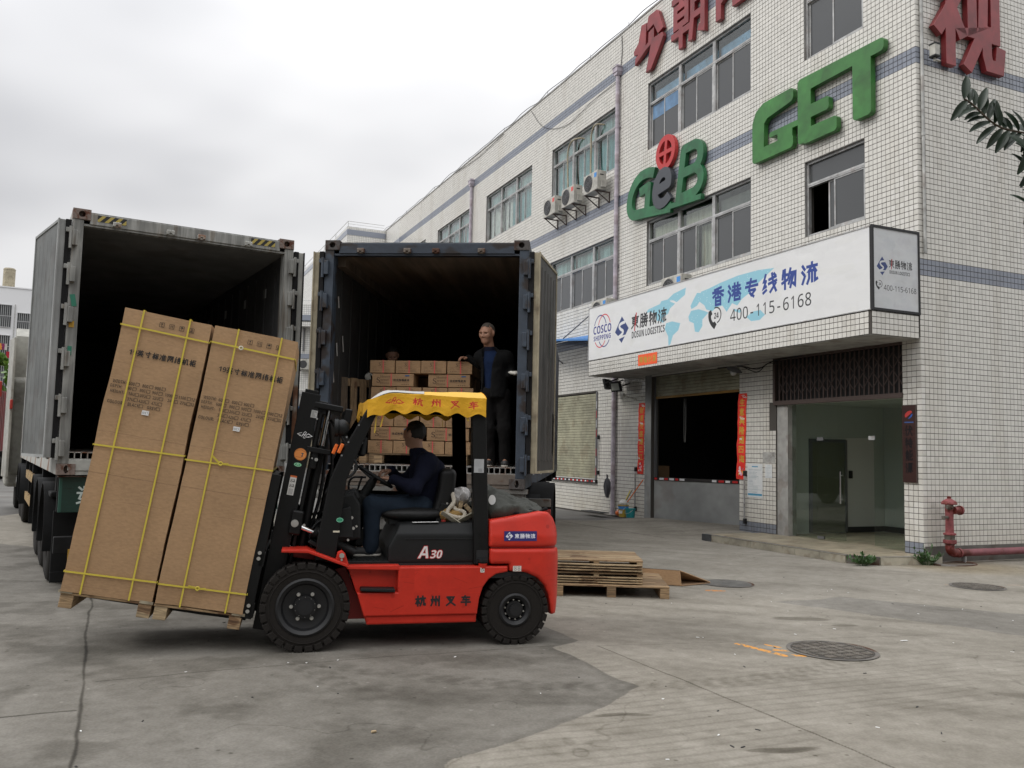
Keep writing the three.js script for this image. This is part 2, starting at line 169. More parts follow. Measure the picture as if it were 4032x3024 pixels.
const M = {
  grout: mat(0.07, 0.063, 0.055, 0.95), reveal: mat(0.42, 0.41, 0.39, 0.8, { map: scaled(T.grime, 0.5) }),
  plaster: mat(0.56, 0.55, 0.52, 0.9, { map: scaled(T.grime, 0.4), bumpMap: scaled(T.bumpy, 1), bumpScale: 0.002 }),
  plasterDim: mat(0.46, 0.47, 0.46, 0.9, { map: scaled(T.grime, 0.15), bumpMap: scaled(T.bumpy, 1), bumpScale: 0.003 }),
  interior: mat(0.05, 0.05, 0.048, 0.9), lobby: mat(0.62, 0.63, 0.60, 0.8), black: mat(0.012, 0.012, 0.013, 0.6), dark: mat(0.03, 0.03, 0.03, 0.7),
  alu: mat(0.62, 0.62, 0.61, 0.45, { metalness: 0.25, map: scaled(T.grime, 0.7) }), aluDark: mat(0.16, 0.16, 0.165, 0.5, { metalness: 0.3 }),
  steel: mat(0.55, 0.55, 0.54, 0.3, { metalness: 0.9 }), chrome: mat(0.8, 0.8, 0.8, 0.14, { metalness: 1 }),
  bolt: mat(0.62, 0.61, 0.58, 0.32, { metalness: 0.85 }),
  film: mat(0.075, 0.078, 0.08, 0.12, { phys: true, ior: 1.5, bumpMap: scaled(T.folds, 0.35), bumpScale: 0.004 }),
  pvc: mat(0.66, 0.59, 0.66, 0.5, { map: scaled(T.grime, 0.6) }), whitePipe: mat(0.66, 0.66, 0.63, 0.5, { map: scaled(T.grime, 0.6) }),
  acWhite: mat(0.66, 0.64, 0.57, 0.5, { map: scaled(T.grime, 0.8) }), acDark: mat(0.035, 0.035, 0.035, 0.6), label: mat(0.05, 0.25, 0.62, 0.5),
  teal: mat(0.10, 0.34, 0.38, 0.75, { map: scaled(T.streak, 0.6) }), tealLight: mat(0.30, 0.45, 0.47, 0.75, { map: scaled(T.streak, 0.5) }), skyBlue: mat(0.20, 0.36, 0.58, 0.7, { map: scaled(T.grime, 0.4) }), boardWhite: mat(0.72, 0.72, 0.70, 0.8, { map: scaled(T.grime, 0.5) }), curtain: mat(0.55, 0.52, 0.44, 0.9, { map: scaled(T.streak, 2, 0.4) }), blindGrey: mat(0.135, 0.135, 0.13, 0.8, { map: scaled(T.grime, 0.5) }),
  shutter: mat(0.50, 0.48, 0.335, 0.5, { map: scaled(T.grime, 0.4) }), shutterBar: mat(0.46, 0.25, 0.05, 0.5, { map: scaled(T.grime, 0.5) }),
  redTape: mat(0.55, 0.03, 0.03, 0.4), whiteTape: mat(0.72, 0.72, 0.72, 0.4), rubberStrip: mat(0.028, 0.025, 0.024, 0.85),
  redLetter: mat(0.34, 0.035, 0.04, 0.38, { map: scaled(T.grime, 0.35) }), greenLetter: mat(0.055, 0.25, 0.045, 0.34, { map: scaled(T.grime, 0.3) }), deepGreen: mat(0.022, 0.20, 0.07, 0.34, { map: scaled(T.grime, 0.3) }), charLetter: mat(0.05, 0.055, 0.065, 0.4), redLogo: mat(0.45, 0.025, 0.025, 0.4),
  glass: mat(0.93, 0.97, 0.95, 0.01, { phys: true, transmission: 1, thickness: 0, ior: 1.5 }), glassGreen: mat(0.84, 0.89, 0.86, 0.02, { phys: true, transmission: 1, thickness: 0, ior: 1.5 }),
  brownIron: mat(0.085, 0.06, 0.052, 0.6, { metalness: 0.2 }), doorOlive: mat(0.16, 0.16, 0.11, 0.6), beigeTile: mat(0.53, 0.46, 0.33, 0.45, { map: scaled(T.grime, 0.6) }), stepStone: mat(0.62, 0.57, 0.45, 0.35, { map: scaled(T.grime, 0.5) }), slate: mat(0.12, 0.125, 0.13, 0.6, { map: scaled(T.grime, 0.8) }), cement: mat(0.20, 0.185, 0.165, 0.95, { map: scaled(T.rust, 0.25), bumpMap: scaled(T.bumpy, 0.8), bumpScale: 0.006 }),
  hydrant: mat(0.33, 0.085, 0.09, 0.65, { map: scaled(T.rust, 1.2) }), hydrantPipe: mat(0.28, 0.085, 0.10, 0.6, { map: scaled(T.rust, 0.5) }),
  // containers
  cream: mat(0.50, 0.50, 0.46, 0.6, { map: scaled(T.rust, 0.6, 0.35) }), creamPost: mat(0.37, 0.37, 0.345, 0.6, { map: scaled(T.streak, 0.8) }), castRust: mat(0.26, 0.20, 0.17, 0.8, { map: scaled(T.rust, 2.2) }),
  navy: mat(0.055, 0.075, 0.105, 0.55, { map: scaled(T.rust, 0.7) }), navyRail: mat(0.04, 0.055, 0.08, 0.5, { map: scaled(T.rust, 0.5, 0.9) }), castDark: mat(0.10, 0.09, 0.085, 0.7, { map: scaled(T.rust, 1.5) }), sillBrown: mat(0.20, 0.165, 0.135, 0.75, { map: scaled(T.rust, 0.8) }),
  lining: mat(0.05, 0.05, 0.05, 0.75, { map: scaled(T.grime, 0.4) }), liningCeil: mat(0.22, 0.22, 0.21, 0.6, { map: scaled(T.grime, 0.3) }), ceilBrown: mat(0.19, 0.15, 0.115, 0.6, { map: scaled(T.streak, 0.3) }),  // lining: interior shade put into the colour, ceiling paler for bounced light
  doorGrey: mat(0.155, 0.163, 0.155, 0.55, { map: scaled(T.grime, 0.5) }), doorBrown: mat(0.085, 0.08, 0.072, 0.6, { map: scaled(T.streak, 1.1, 0.4) }), gasket: mat(0.008, 0.008, 0.0085, 0.8, { phys: true, specularIntensity: 0.5 }), gasketCream: mat(0.50, 0.44, 0.31, 0.75, { map: scaled(T.grime, 0.8) }), tAlu: mat(0.66, 0.66, 0.63, 0.42, { metalness: 0.5, map: scaled(T.rust, 0.6) }),
  chassis: mat(0.013, 0.013, 0.013, 0.85, { phys: true, specularIntensity: 0.5, map: scaled(T.grime, 0.6) }), chassisGrey: mat(0.21, 0.205, 0.19, 0.8, { map: scaled(T.rust, 0.6) }), flap: mat(0.010, 0.0105, 0.011, 0.75, { phys: true, specularIntensity: 0.6, map: scaled(T.grime, 0.8) }), tyre: mat(0.016, 0.0145, 0.013, 0.88, { phys: true, specularIntensity: 0.5, bumpMap: scaled(T.bumpy, 3), bumpScale: 0.003 }), greenBoard: mat(0.02, 0.075, 0.055, 0.5), ochre: mat(0.62, 0.35, 0.03, 0.6, { map: scaled(T.grime, 1) }), woodYellow: mat(0.50, 0.33, 0.13, 0.7, { map: scaled(T.wood, 1) }), cabWhite: mat(0.50, 0.49, 0.43, 0.45, { map: scaled(T.grime, 0.5) }), redBox: mat(0.24, 0.035, 0.035, 0.55, { map: scaled(T.streak, 0.4) }), lampRed: mat(0.35, 0.03, 0.02, 0.35), lampAmber: mat(0.40, 0.14, 0.02, 0.35),
  // forklift
  red: mat(0.74, 0.045, 0.026, 0.36, { phys: true, specularIntensity: 0.6, map: scaled(T.scuff, 0.8) }), redDark: mat(0.30, 0.024, 0.02, 0.5), blackPaint: mat(0.0095, 0.0098, 0.0102, 0.45, { phys: true, specularIntensity: 0.55, map: scaled(T.scuff, 1.3), bumpMap: scaled(T.fine, 6), bumpScale: 0.0004 }), blackPlastic: mat(0.0135, 0.015, 0.016, 0.55, { phys: true, specularIntensity: 0.6, map: scaled(T.scuff, 1.1), bumpMap: scaled(T.fine, 8), bumpScale: 0.0006 }), vinyl: mat(0.011, 0.011, 0.011, 0.45, { phys: true, specularIntensity: 0.6, bumpMap: scaled(T.folds, 2), bumpScale: 0.006 }),
  canvasYellow: mat(0.66, 0.40, 0.06, 0.8, { side: THREE.DoubleSide, bumpMap: scaled(T.folds, 2.2), bumpScale: 0.012 }), canvasGrey: mat(0.42, 0.41, 0.39, 0.8), orange: mat(0.72, 0.15, 0.02, 0.4), treadRubber: mat(0.017, 0.0145, 0.0125, 0.9, { phys: true, specularIntensity: 0.5, bumpMap: scaled(T.bumpy, 4), bumpScale: 0.003 }), rim: mat(0.008, 0.008, 0.009, 0.5),
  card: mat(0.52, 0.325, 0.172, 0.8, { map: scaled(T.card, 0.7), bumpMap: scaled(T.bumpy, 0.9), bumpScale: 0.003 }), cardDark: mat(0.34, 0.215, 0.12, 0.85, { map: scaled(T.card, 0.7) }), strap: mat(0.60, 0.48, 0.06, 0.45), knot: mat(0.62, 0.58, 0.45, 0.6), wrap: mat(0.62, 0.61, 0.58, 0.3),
  palletWood: mat(0.52, 0.35, 0.19, 0.8, { map: scaled(T.wood, 0.9), bumpMap: scaled(T.bumpy, 2), bumpScale: 0.003 }), palletPale: mat(0.62, 0.46, 0.27, 0.8, { map: scaled(T.wood, 0.8), bumpMap: scaled(T.bumpy, 2), bumpScale: 0.003 }), palletDark: mat(0.36, 0.24, 0.13, 0.85, { map: scaled(T.wood, 1.1), bumpMap: scaled(T.bumpy, 2), bumpScale: 0.003 }), palletOld: mat(0.17, 0.125, 0.085, 0.85, { map: scaled(T.wood, 1), bumpMap: scaled(T.bumpy, 2), bumpScale: 0.003 }),
  redStrap: mat(0.62, 0.10, 0.09, 0.5),
  skin: mat(0.38, 0.20, 0.13, 0.6, { bumpMap: scaled(T.bumpy, 6), bumpScale: 0.002 }), skinDim: mat(0.36, 0.20, 0.135, 0.55), hair: mat(0.012, 0.011, 0.010, 0.6), hairGrey: mat(0.075, 0.062, 0.05, 0.9), navyCloth: mat(0.008, 0.0095, 0.021, 0.95, { phys: true, specularIntensity: 0.3, bumpMap: scaled(T.folds, 2.2), bumpScale: 0.02 }), denim: mat(0.017, 0.026, 0.040, 0.95, { phys: true, specularIntensity: 0.3, bumpMap: scaled(T.folds, 2.5), bumpScale: 0.018 }), jacket: mat(0.0075, 0.0075, 0.0078, 0.95, { phys: true, specularIntensity: 0.3, bumpMap: scaled(T.folds, 2.2), bumpScale: 0.02 }), trousers: mat(0.009, 0.0085, 0.0085, 0.95, { phys: true, specularIntensity: 0.3, bumpMap: scaled(T.folds, 1.8), bumpScale: 0.02 }), jumper: mat(0.010, 0.020, 0.055, 0.98, { phys: true, specularIntensity: 0.3, bumpMap: scaled(T.weave, 4), bumpScale: 0.004 }), shoe: mat(0.035, 0.035, 0.035, 0.6), sole: mat(0.45, 0.43, 0.38, 0.7), glove: mat(0.60, 0.58, 0.52, 0.95, { bumpMap: scaled(T.weave, 6), bumpScale: 0.004 }), cuff: mat(0.02, 0.20, 0.12, 0.9),
  tarp: mat(0.05, 0.052, 0.044, 0.8, { bumpMap: scaled(T.folds, 2), bumpScale: 0.015 }), rope: mat(0.50, 0.45, 0.37, 0.9), webbing: mat(0.38, 0.35, 0.27, 0.9, { bumpMap: scaled(T.weave, 5), bumpScale: 0.003 }), plasticBag: mat(0.66, 0.64, 0.62, 0.4, { phys: true, transmission: 0.25, thickness: 0 }),
  iron: mat(0.17, 0.15, 0.125, 0.7, { metalness: 0.1, map: scaled(T.rust, 2) }), bark: mat(0.12, 0.09, 0.06, 0.9, { map: scaled(T.grime, 3) }), leafDark: mat(0.020, 0.036, 0.020, 0.38, { phys: true, transmission: 0.08, thickness: 0 }), leafBud: mat(0.5, 0.08, 0.06, 0.5), leafBright: mat(0.13, 0.26, 0.04, 0.6, { phys: true, transmission: 0.35, thickness: 0 }), weed: mat(0.055, 0.13, 0.03, 0.6, { phys: true, transmission: 0.3, thickness: 0 }),
  wallWhite: mat(0.74, 0.74, 0.745, 0.85), mopGrey: mat(0.12, 0.12, 0.13, 0.95), bucketYellow: mat(0.55, 0.38, 0.06, 0.5), bucketTeal: mat(0.02, 0.28, 0.30, 0.5), paper: mat(0.70, 0.70, 0.68, 0.7), blueSheet: mat(0.06, 0.20, 0.48, 0.5),
};
M.glass.side = THREE.DoubleSide;

// ---------------------------------------------------------------- brush strokes for the characters (100 x 100 box, y down)
const RAD = {
  mu: '5 30 95 30/50 2 50 98/48 32 8 75/52 32 92 72', ri: '15 5 15 95/15 5 85 5 85 95/15 50 85 50/15 95 85 95', yue: '20 5 20 60 8 98/20 5 85 5 85 95 70 92/20 35 85 35/20 63 85 63',
  water: '15 8 55 25/5 38 45 52/10 95 60 62', ox: '25 5 10 45/15 28 90 28/52 2 52 98/5 68 95 55', wu: '30 2 5 45/22 22 92 22 85 90 65 80/50 24 10 75/72 24 30 95',
  liu: '50 0 50 14/5 16 95 16/45 18 20 38 80 38/70 26 88 44/22 50 22 75 5 98/50 50 50 92/78 50 78 90 98 85', dong: '5 15 95 15/50 0 50 98/15 28 85 28 85 58 15 58 15 28/15 43 85 43/48 60 5 92/52 60 95 92',
  juan: '22 2 38 16/75 2 60 16/5 26 95 26/0 42 100 42/48 10 35 48 2 66/52 42 98 64/18 66 85 66 78 96 60 92/48 56 38 78 10 98', he: '75 2 20 10/5 24 95 24/50 8 50 50/48 26 8 50/52 26 92 50',
  xiang: '8 18 92 18/30 2 30 36/68 2 68 36/0 38 100 38/32 40 2 66/64 40 98 66/28 56 72 56 72 72 28 72/28 56 28 94 92 94 92 84', zhuan: '15 18 85 18/5 40 95 40/45 2 30 62 82 62 48 90/38 78 65 98',
  silk: '45 2 12 36 48 36/48 36 10 70 50 64/5 95 52 84', jian: '5 30 90 20/0 52 95 42/42 2 58 60 92 95/88 56 20 96/70 5 85 14', ren: '60 2 10 45/38 32 38 98', quan: '2 38 98 38/48 4 46 45 5 96/50 42 95 96/72 8 88 24',
  si: '20 18 85 18/52 2 52 36/5 38 98 38/5 58 98 58/72 42 72 94 58 90/22 68 38 82', mou: '45 2 12 28 75 24/70 12 88 30', bi: '85 5 20 40/20 2 20 88 92 88 92 66', yuan: '20 8 98 8/22 8 18 60 4 98/58 12 50 22/38 24 82 24 82 52 38 52 38 24/38 38 82 38/60 54 60 96 50 92/42 64 30 86/76 64 92 86',
  kang: '50 2 50 14/8 22 95 22/32 40 30 68 8 96/32 40 72 40 72 88 96 90 96 78', zhou: '18 8 18 60 4 96/52 6 52 92/86 4 86 98/4 36 10 54/34 34 42 52/66 32 74 50', cha: '10 12 82 12 60 55 8 96/18 22 50 65 95 96/42 26 54 40', che: '12 16 90 16/42 2 22 42 84 42/4 66 97 66/54 28 54 98',
  grass: '4 50 96 50/32 5 32 95/68 5 68 95', yang: '20 10 80 10 80 44/20 10 20 44/4 46 96 46/50 0 48 52 8 97/54 50 94 97', cun: '4 26 97 26/66 3 66 92 50 88/24 44 40 62', shi: '12 12 88 12/2 36 98 36/52 38 52 92 40 88/28 54 8 84/74 54 96 84', ice: '10 12 50 30/8 92 58 48',
  zhui: '28 2 4 40/18 28 18 98/62 4 72 16/18 24 95 24/18 46 90 46/18 68 90 68/18 92 98 92/56 26 56 92', wang: '8 6 8 98/8 6 92 6 92 92 78 90/24 22 44 50/44 22 20 76/56 22 78 50/78 22 54 76', ge: '38 2 8 36/34 16 80 16 12 56/26 24 92 54/24 60 82 60 82 94 24 94 24 60', ji: '22 8 20 60 4 96/22 8 76 8 76 88 97 90 97 76', ju: '12 6 12 94/12 6 94 6/12 94 97 94/12 34 84 34 84 66 12 66',
  walk: '8 6 20 18/2 36 20 36 10 66 22 72/2 92 30 82 60 92 98 92', jun: '4 4 4 18/4 4 96 4 96 18/10 28 90 28/18 38 82 38 82 66 18 66 18 38/18 52 82 52/2 82 98 82/50 18 50 100', da: '18 12 82 12/50 0 50 24/4 26 96 26/30 32 38 42/70 32 62 42/12 48 88 48/18 62 82 62/4 78 96 78/50 42 50 100',
  fa: '15 18 90 18/52 2 52 40/0 42 100 42/48 44 15 88 85 82/72 64 95 96', shi2: '4 24 96 24/14 48 54 48/34 48 34 86/4 90 58 80/64 2 70 70 96 96 98 80/78 4 90 14', bei: '12 4 12 62/12 4 86 4 86 62/48 20 46 60 8 98/54 64 92 96', cai: '4 28 98 28/64 2 64 92 46 88/60 30 6 78', wu2: '16 4 92 4/18 4 16 50 4 98/48 0 66 75 96 96/86 26 30 96/70 0 84 6',
  sheng: '14 16 92 16/16 16 12 50 4 62/46 4 62 50 94 62/84 26 40 62/28 32 46 32 42 52/14 68 86 68 86 94/14 68 14 94/38 68 38 94/62 68 62 94/2 96 98 96', san: '14 14 86 14/20 48 80 48/4 90 97 90', gong: '10 14 92 14/50 14 50 90/0 90 100 90', sheng2: '28 6 10 42/20 28 90 28/50 2 50 92/18 58 84 58/3 94 97 94',
  yi: '50 0 50 10/14 14 86 14/34 18 40 28/66 18 60 28/4 32 96 32/22 40 78 40 78 66 22 66 22 40/22 53 78 53/12 78 6 94/30 76 34 96 72 94 76 84/48 74 54 84/84 76 96 92', xing: '14 10 30 6/14 10 14 62/14 30 30 30/14 48 30 48/70 8 88 8 88 62/70 30 88 30/70 48 88 48/38 8 64 8 64 60/38 8 38 60/44 22 58 22/44 34 58 34 58 50 44 50 44 34/2 66 98 66/30 72 8 98/70 72 94 98',
  fu: '12 2 12 98/12 4 78 4 40 36 80 62 30 72', long: '38 2 12 30/30 12 80 12 8 46/28 20 94 44/14 54 94 54/30 48 18 66/56 46 56 96/20 74 90 74/4 96 98 96', yong: '16 4 84 4 54 20/34 10 54 20/14 26 12 100/14 26 88 26 88 96 76 94/14 48 88 48/14 70 88 70/50 26 50 98', four: '8 10 8 92/8 10 92 10 92 92/38 12 36 44 22 58/62 12 62 54 84 54/8 86 92 86', mei: '24 2 6 30/18 16 94 16/22 30 12 84 90 84/20 30 86 30 80 96 62 92/2 56 98 56/44 36 52 46/42 64 50 76',
  cart: '8 14 92 14/18 28 82 28 82 58 18 58 18 28/18 43 82 43/4 74 96 74/50 2 50 98', zhuan2: '14 10 88 10/20 20 82 20 82 46 20 46 20 20/20 33 82 33/52 2 52 58/6 58 94 58/4 70 98 70/72 60 72 96 58 92/24 78 38 88', lun: '50 2 4 34/50 2 98 34/30 34 72 34/14 46 14 98/14 46 88 46 88 94/14 68 88 68/38 46 38 96/62 46 62 96', nv: '40 2 20 60 76 96/66 34 50 66 10 96/2 34 96 34', kou: '14 20 86 20 86 84 14 84 14 20', huo: '30 2 8 26/22 16 22 42/82 6 48 24/50 2 50 36 90 36 90 26/22 46 78 46 78 80 22 80 22 46/22 57 78 57/22 68 78 68/36 82 12 98/62 82 88 98',
  zao: '2 12 98 12/50 0 50 26/14 28 86 28 86 62 14 62 14 28/14 45 86 45/0 76 100 76/50 62 50 100', spirit: '30 2 44 14/8 24 64 24 8 66/38 44 38 98/46 44 70 66', jian2: '14 6 14 62/14 6 82 6 82 62/48 18 44 60 4 98/56 58 56 84 62 94 92 94 96 78', bing: '50 2 4 40/50 2 96 40/20 50 20 98/20 50 90 50 90 96/20 72 90 72', shou: '50 2 50 12/14 12 96 12/14 12 12 60 2 98/6 30 14 44/0 66 14 56/40 24 40 46 84 46 84 24/40 34 84 34/30 54 84 54 30 98/40 64 92 98', rou: '12 20 12 98/12 20 88 20 88 92 72 90/50 2 46 32 24 52/52 30 78 52/50 54 28 78/54 60 78 82', liang: '50 2 50 12/4 14 96 14/26 22 74 22 74 38 26 38/6 46 94 46/20 54 80 54/50 54 50 98',
};
const GLYPH = {
  东: [['dong', 0, 0, 100, 100]], 胜: [['yue', 0, 0, 36, 100], ['juan', 40, 0, 60, 100]], 物: [['ox', 0, 0, 40, 100], ['wu', 42, 0, 58, 100]], 流: [['water', 0, 0, 30, 100], ['liu', 32, 0, 68, 100]], 香: [['he', 0, 0, 100, 100], ['ri', 20, 55, 60, 45]], 港: [['water', 0, 0, 28, 100], ['xiang', 32, 0, 68, 100]], 专: [['zhuan', 0, 0, 100, 100]], 线: [['silk', 0, 0, 42, 100], ['jian', 44, 0, 56, 100]],
  伏: [['ren', 0, 0, 34, 100], ['quan', 32, 0, 68, 100]], 特: [['ox', 0, 0, 40, 100], ['si', 42, 0, 58, 100]], 能: [['mou', 0, 0, 48, 100], ['yue', 0, 38, 48, 62], ['bi', 54, 0, 46, 46], ['bi', 54, 52, 46, 48]], 源: [['water', 0, 0, 28, 100], ['yuan', 28, 0, 72, 100]], 杭: [['mu', 0, 0, 44, 100], ['kang', 44, 0, 56, 100]], 州: [['zhou', 0, 0, 100, 100]], 叉: [['cha', 0, 0, 100, 100]], 车: [['che', 0, 0, 100, 100]],
  英: [['grass', 0, 0, 100, 30], ['yang', 0, 34, 100, 66]], 寸: [['cun', 0, 0, 100, 100]], 标: [['mu', 0, 0, 44, 100], ['shi', 44, 0, 56, 100]], 准: [['ice', 0, 0, 30, 100], ['zhui', 30, 0, 70, 100]], 网: [['wang', 0, 0, 100, 100]], 络: [['silk', 0, 0, 40, 100], ['ge', 40, 0, 60, 100]], 机: [['mu', 0, 0, 44, 100], ['ji', 44, 0, 56, 100]], 柜: [['mu', 0, 0, 44, 100], ['ju', 46, 0, 54, 100]], 运: [['walk', 0, 0, 100, 100], ['jun', 28, 0, 70, 80]], 达: [['walk', 0, 0, 100, 100], ['da', 28, 0, 70, 80]],
  法: [['water', 0, 0, 30, 100], ['fa', 32, 0, 68, 100]], 式: [['shi2', 0, 0, 100, 100]], 靓: [['liang', 0, 0, 50, 100], ['jian2', 52, 0, 48, 100]], 瘦: [['shou', 0, 0, 100, 100]], 肉: [['rou', 0, 0, 100, 100]], 财: [['bei', 0, 0, 48, 100], ['cai', 48, 0, 52, 100]], 茂: [['grass', 0, 0, 100, 28], ['wu2', 0, 32, 100, 68]], 盛: [['sheng', 0, 0, 100, 100]], 三: [['san', 0, 0, 100, 100]], 江: [['water', 0, 0, 30, 100], ['gong', 32, 0, 68, 100]],
  生: [['sheng2', 0, 0, 100, 100]], 意: [['yi', 0, 0, 100, 100]], 兴: [['xing', 0, 0, 100, 100]], 隆: [['fu', 0, 0, 36, 100], ['long', 32, 0, 68, 100]], 通: [['walk', 0, 0, 100, 100], ['yong', 30, 0, 66, 80]], 四: [['four', 0, 0, 100, 100]], 海: [['water', 0, 0, 30, 100], ['mei', 30, 0, 70, 100]], 转: [['cart', 0, 0, 44, 100], ['zhuan2', 46, 0, 54, 100]], 轮: [['cart', 0, 0, 44, 100], ['lun', 46, 0, 54, 100]], 如: [['nv', 0, 0, 52, 100], ['kou', 56, 10, 44, 80]], 货: [['huo', 0, 0, 100, 100]],
  朝: [['zao', 0, 0, 50, 100], ['yue', 52, 0, 48, 100]], 阳: [['fu', 0, 0, 40, 100], ['ri', 44, 4, 54, 92]], 视: [['spirit', 0, 0, 52, 100], ['jian2', 46, 0, 54, 100]],
};
function strokesOf(ch) { const out = []; for (const [r, x, y, w, h] of GLYPH[ch]) for (const s of RAD[r].split('/')) { const n = s.split(' ').map(Number), p = []; for (let i = 0; i < n.length; i += 2) p.push([(x + (n[i] * w) / 100) / 100, (y + (n[i + 1] * h) / 100) / 100]); out.push(p); } return out; }
function drawChar(c, ch, x, y, w, h, lw, color, slant = 0) { c.strokeStyle = color; c.lineWidth = lw; c.lineCap = 'square'; c.lineJoin = 'miter'; c.miterLimit = 3; for (const s of strokesOf(ch)) { c.beginPath(); s.forEach(([a, b], i) => { const X = x + a * w + slant * (0.5 - b) * h, Y = y + b * h; i ? c.lineTo(X, Y) : c.moveTo(X, Y); }); c.stroke(); } }
function drawText(c, str, x, y, size, color, font = 'bold', fam = 'sans-serif', align = 'left', sx = 1) { c.save(); c.translate(x, y); c.scale(sx, 1); c.font = `${font} ${size}px ${fam}`; c.textAlign = align; c.textBaseline = 'middle'; c.fillStyle = color; c.fillText(str, 0, 0); c.restore(); }
function canvas(w, h, fn, bg) { const k = document.createElement('canvas'); k.width = w; k.height = h; const c = k.getContext('2d'); if (bg) { c.fillStyle = bg; c.fillRect(0, 0, w, h); } fn(c, w, h); return k; }
function print(w, h, bg, fn, rough = 0.55, opts = {}) { const t = new THREE.CanvasTexture(canvas(w, h, fn, bg)); t.colorSpace = THREE.SRGBColorSpace; return mat(1, 1, 1, rough, { map: t, ...opts }); }
function ink(w, h, fn, rough = 0.6) { const t = new THREE.CanvasTexture(canvas(w, h, fn)); t.colorSpace = THREE.SRGBColorSpace; return mat(1, 1, 1, rough, { map: t, alphaMap: alphaOf(t.image), transparent: true }); }
function alphaOf(k) { const c = k.getContext('2d').getImageData(0, 0, k.width, k.height).data, d = new Uint8Array(k.width * k.height * 4); for (let j = 0; j < k.height; j++) for (let i = 0; i < k.width; i++) { const a = c[(j * k.width + i) * 4 + 3], o = ((k.height - 1 - j) * k.width + i) * 4; d[o] = d[o + 1] = d[o + 2] = a; d[o + 3] = 255; } const t = new THREE.DataTexture(d, k.width, k.height, THREE.RGBAFormat); t.magFilter = THREE.LinearFilter; t.needsUpdate = true; return t; }
const sheet = (w, h, x = 0, y = 0, z = 0, rx = 0, ry = 0, rz = 0) => turn(new THREE.PlaneGeometry(w, h), x, y, z, rx, ry, rz);
// outlines traced round a drawn mask, for letters cut from thick board
function outlines(draw, N = 160, ratio = 1) {
  const W = Math.round(N * ratio) + 8, H = N + 8, k = canvas(W, H, (c) => { c.translate(4, 4); draw(c, W - 8, H - 8); }), px = k.getContext('2d').getImageData(0, 0, W, H).data;
  const f = (i, j) => (i < 0 || j < 0 || i >= W || j >= H ? 0 : px[(j * W + i) * 4 + 3] / 255) - 0.4987, seg = new Map();
  for (let j = 0; j < H - 1; j++) for (let i = 0; i < W - 1; i++) {     // each crossing is known by the grid edge that it lies on
    const a = f(i, j), b = f(i + 1, j), c = f(i + 1, j + 1), d = f(i, j + 1), n = (a > 0) | ((b > 0) << 1) | ((c > 0) << 2) | ((d > 0) << 3); if (n === 0 || n === 15) continue;
    const t = [i + a / (a - b), j, 'h' + i + '_' + j], r = [i + 1, j + b / (b - c), 'v' + (i + 1) + '_' + j], u = [i + d / (d - c), j + 1, 'h' + i + '_' + (j + 1)], l = [i, j + a / (a - d), 'v' + i + '_' + j];
    const cases = { 1: [[l, t]], 2: [[t, r]], 3: [[l, r]], 4: [[r, u]], 5: [[l, t], [r, u]], 6: [[t, u]], 7: [[l, u]], 8: [[u, l]], 9: [[u, t]], 10: [[t, r], [u, l]], 11: [[u, r]], 12: [[r, l]], 13: [[r, t]], 14: [[t, l]] };
    for (const [p, q] of cases[n]) seg.set(p[2], [p, q]);
  }
  const loops = [];
  while (seg.size) { let kk = seg.keys().next().value; const loop = []; while (seg.has(kk)) { const s = seg.get(kk); seg.delete(kk); loop.push(s[0]); kk = s[1][2]; } if (loop.length > 8) loops.push(loop); }
  const dp = (pts, e) => { if (pts.length < 3) return pts; const [a, b] = [pts[0], pts[pts.length - 1]]; let m = 0, at = 0; const L = Math.hypot(b[0] - a[0], b[1] - a[1]) || 1e-6; for (let i = 1; i < pts.length - 1; i++) { const dd = Math.abs((b[0] - a[0]) * (a[1] - pts[i][1]) - (a[0] - pts[i][0]) * (b[1] - a[1])) / L; if (dd > m) { m = dd; at = i; } } return m > e ? [...dp(pts.slice(0, at + 1), e).slice(0, -1), ...dp(pts.slice(at), e)] : [a, b]; };
  const area = (l) => l.reduce((s, p, i) => { const q = l[(i + 1) % l.length]; return s + p[0] * q[1] - q[0] * p[1]; }, 0) / 2;
  const clean = loops.map((l) => { const h = l.length >> 1, a = dp(l.slice(0, h + 1), 0.45), b = dp([...l.slice(h), l[0]], 0.45); return [...a.slice(0, -1), ...b.slice(0, -1)]; }).filter((l) => l.length > 2 && Math.abs(area(l)) > 12);
  const toUnit = (l) => l.map((p) => [(p[0] - 4) / N, 1 - (p[1] - 4) / N]);
  const inside = (p, l) => { let r = false; for (let i = 0, j = l.length - 1; i < l.length; j = i++) if (l[i][1] > p[1] !== l[j][1] > p[1] && p[0] < ((l[j][0] - l[i][0]) * (p[1] - l[i][1])) / (l[j][1] - l[i][1]) + l[i][0]) r = !r; return r; };
  const solid = clean.filter((l) => clean.filter((o) => o !== l && inside(l[0], o)).length % 2 === 0), hole = clean.filter((l) => !solid.includes(l));
  return solid.map((s) => poly(toUnit(s), hole.filter((h) => inside(h[0], s)).map(toUnit)));
}
function boardLetter(draw, w, h, depth, bevel = 0.012, N = 160) { const shapes = outlines(draw, N, w / h); return shapes.map((s) => { const g = new THREE.ExtrudeGeometry(s, { depth: (depth - bevel) / h, bevelEnabled: true, bevelThickness: bevel / h, bevelSize: bevel / h, bevelOffset: -bevel / h, bevelSegments: 1, curveSegments: 4 }); g.scale(h, h, h); return g; }); }
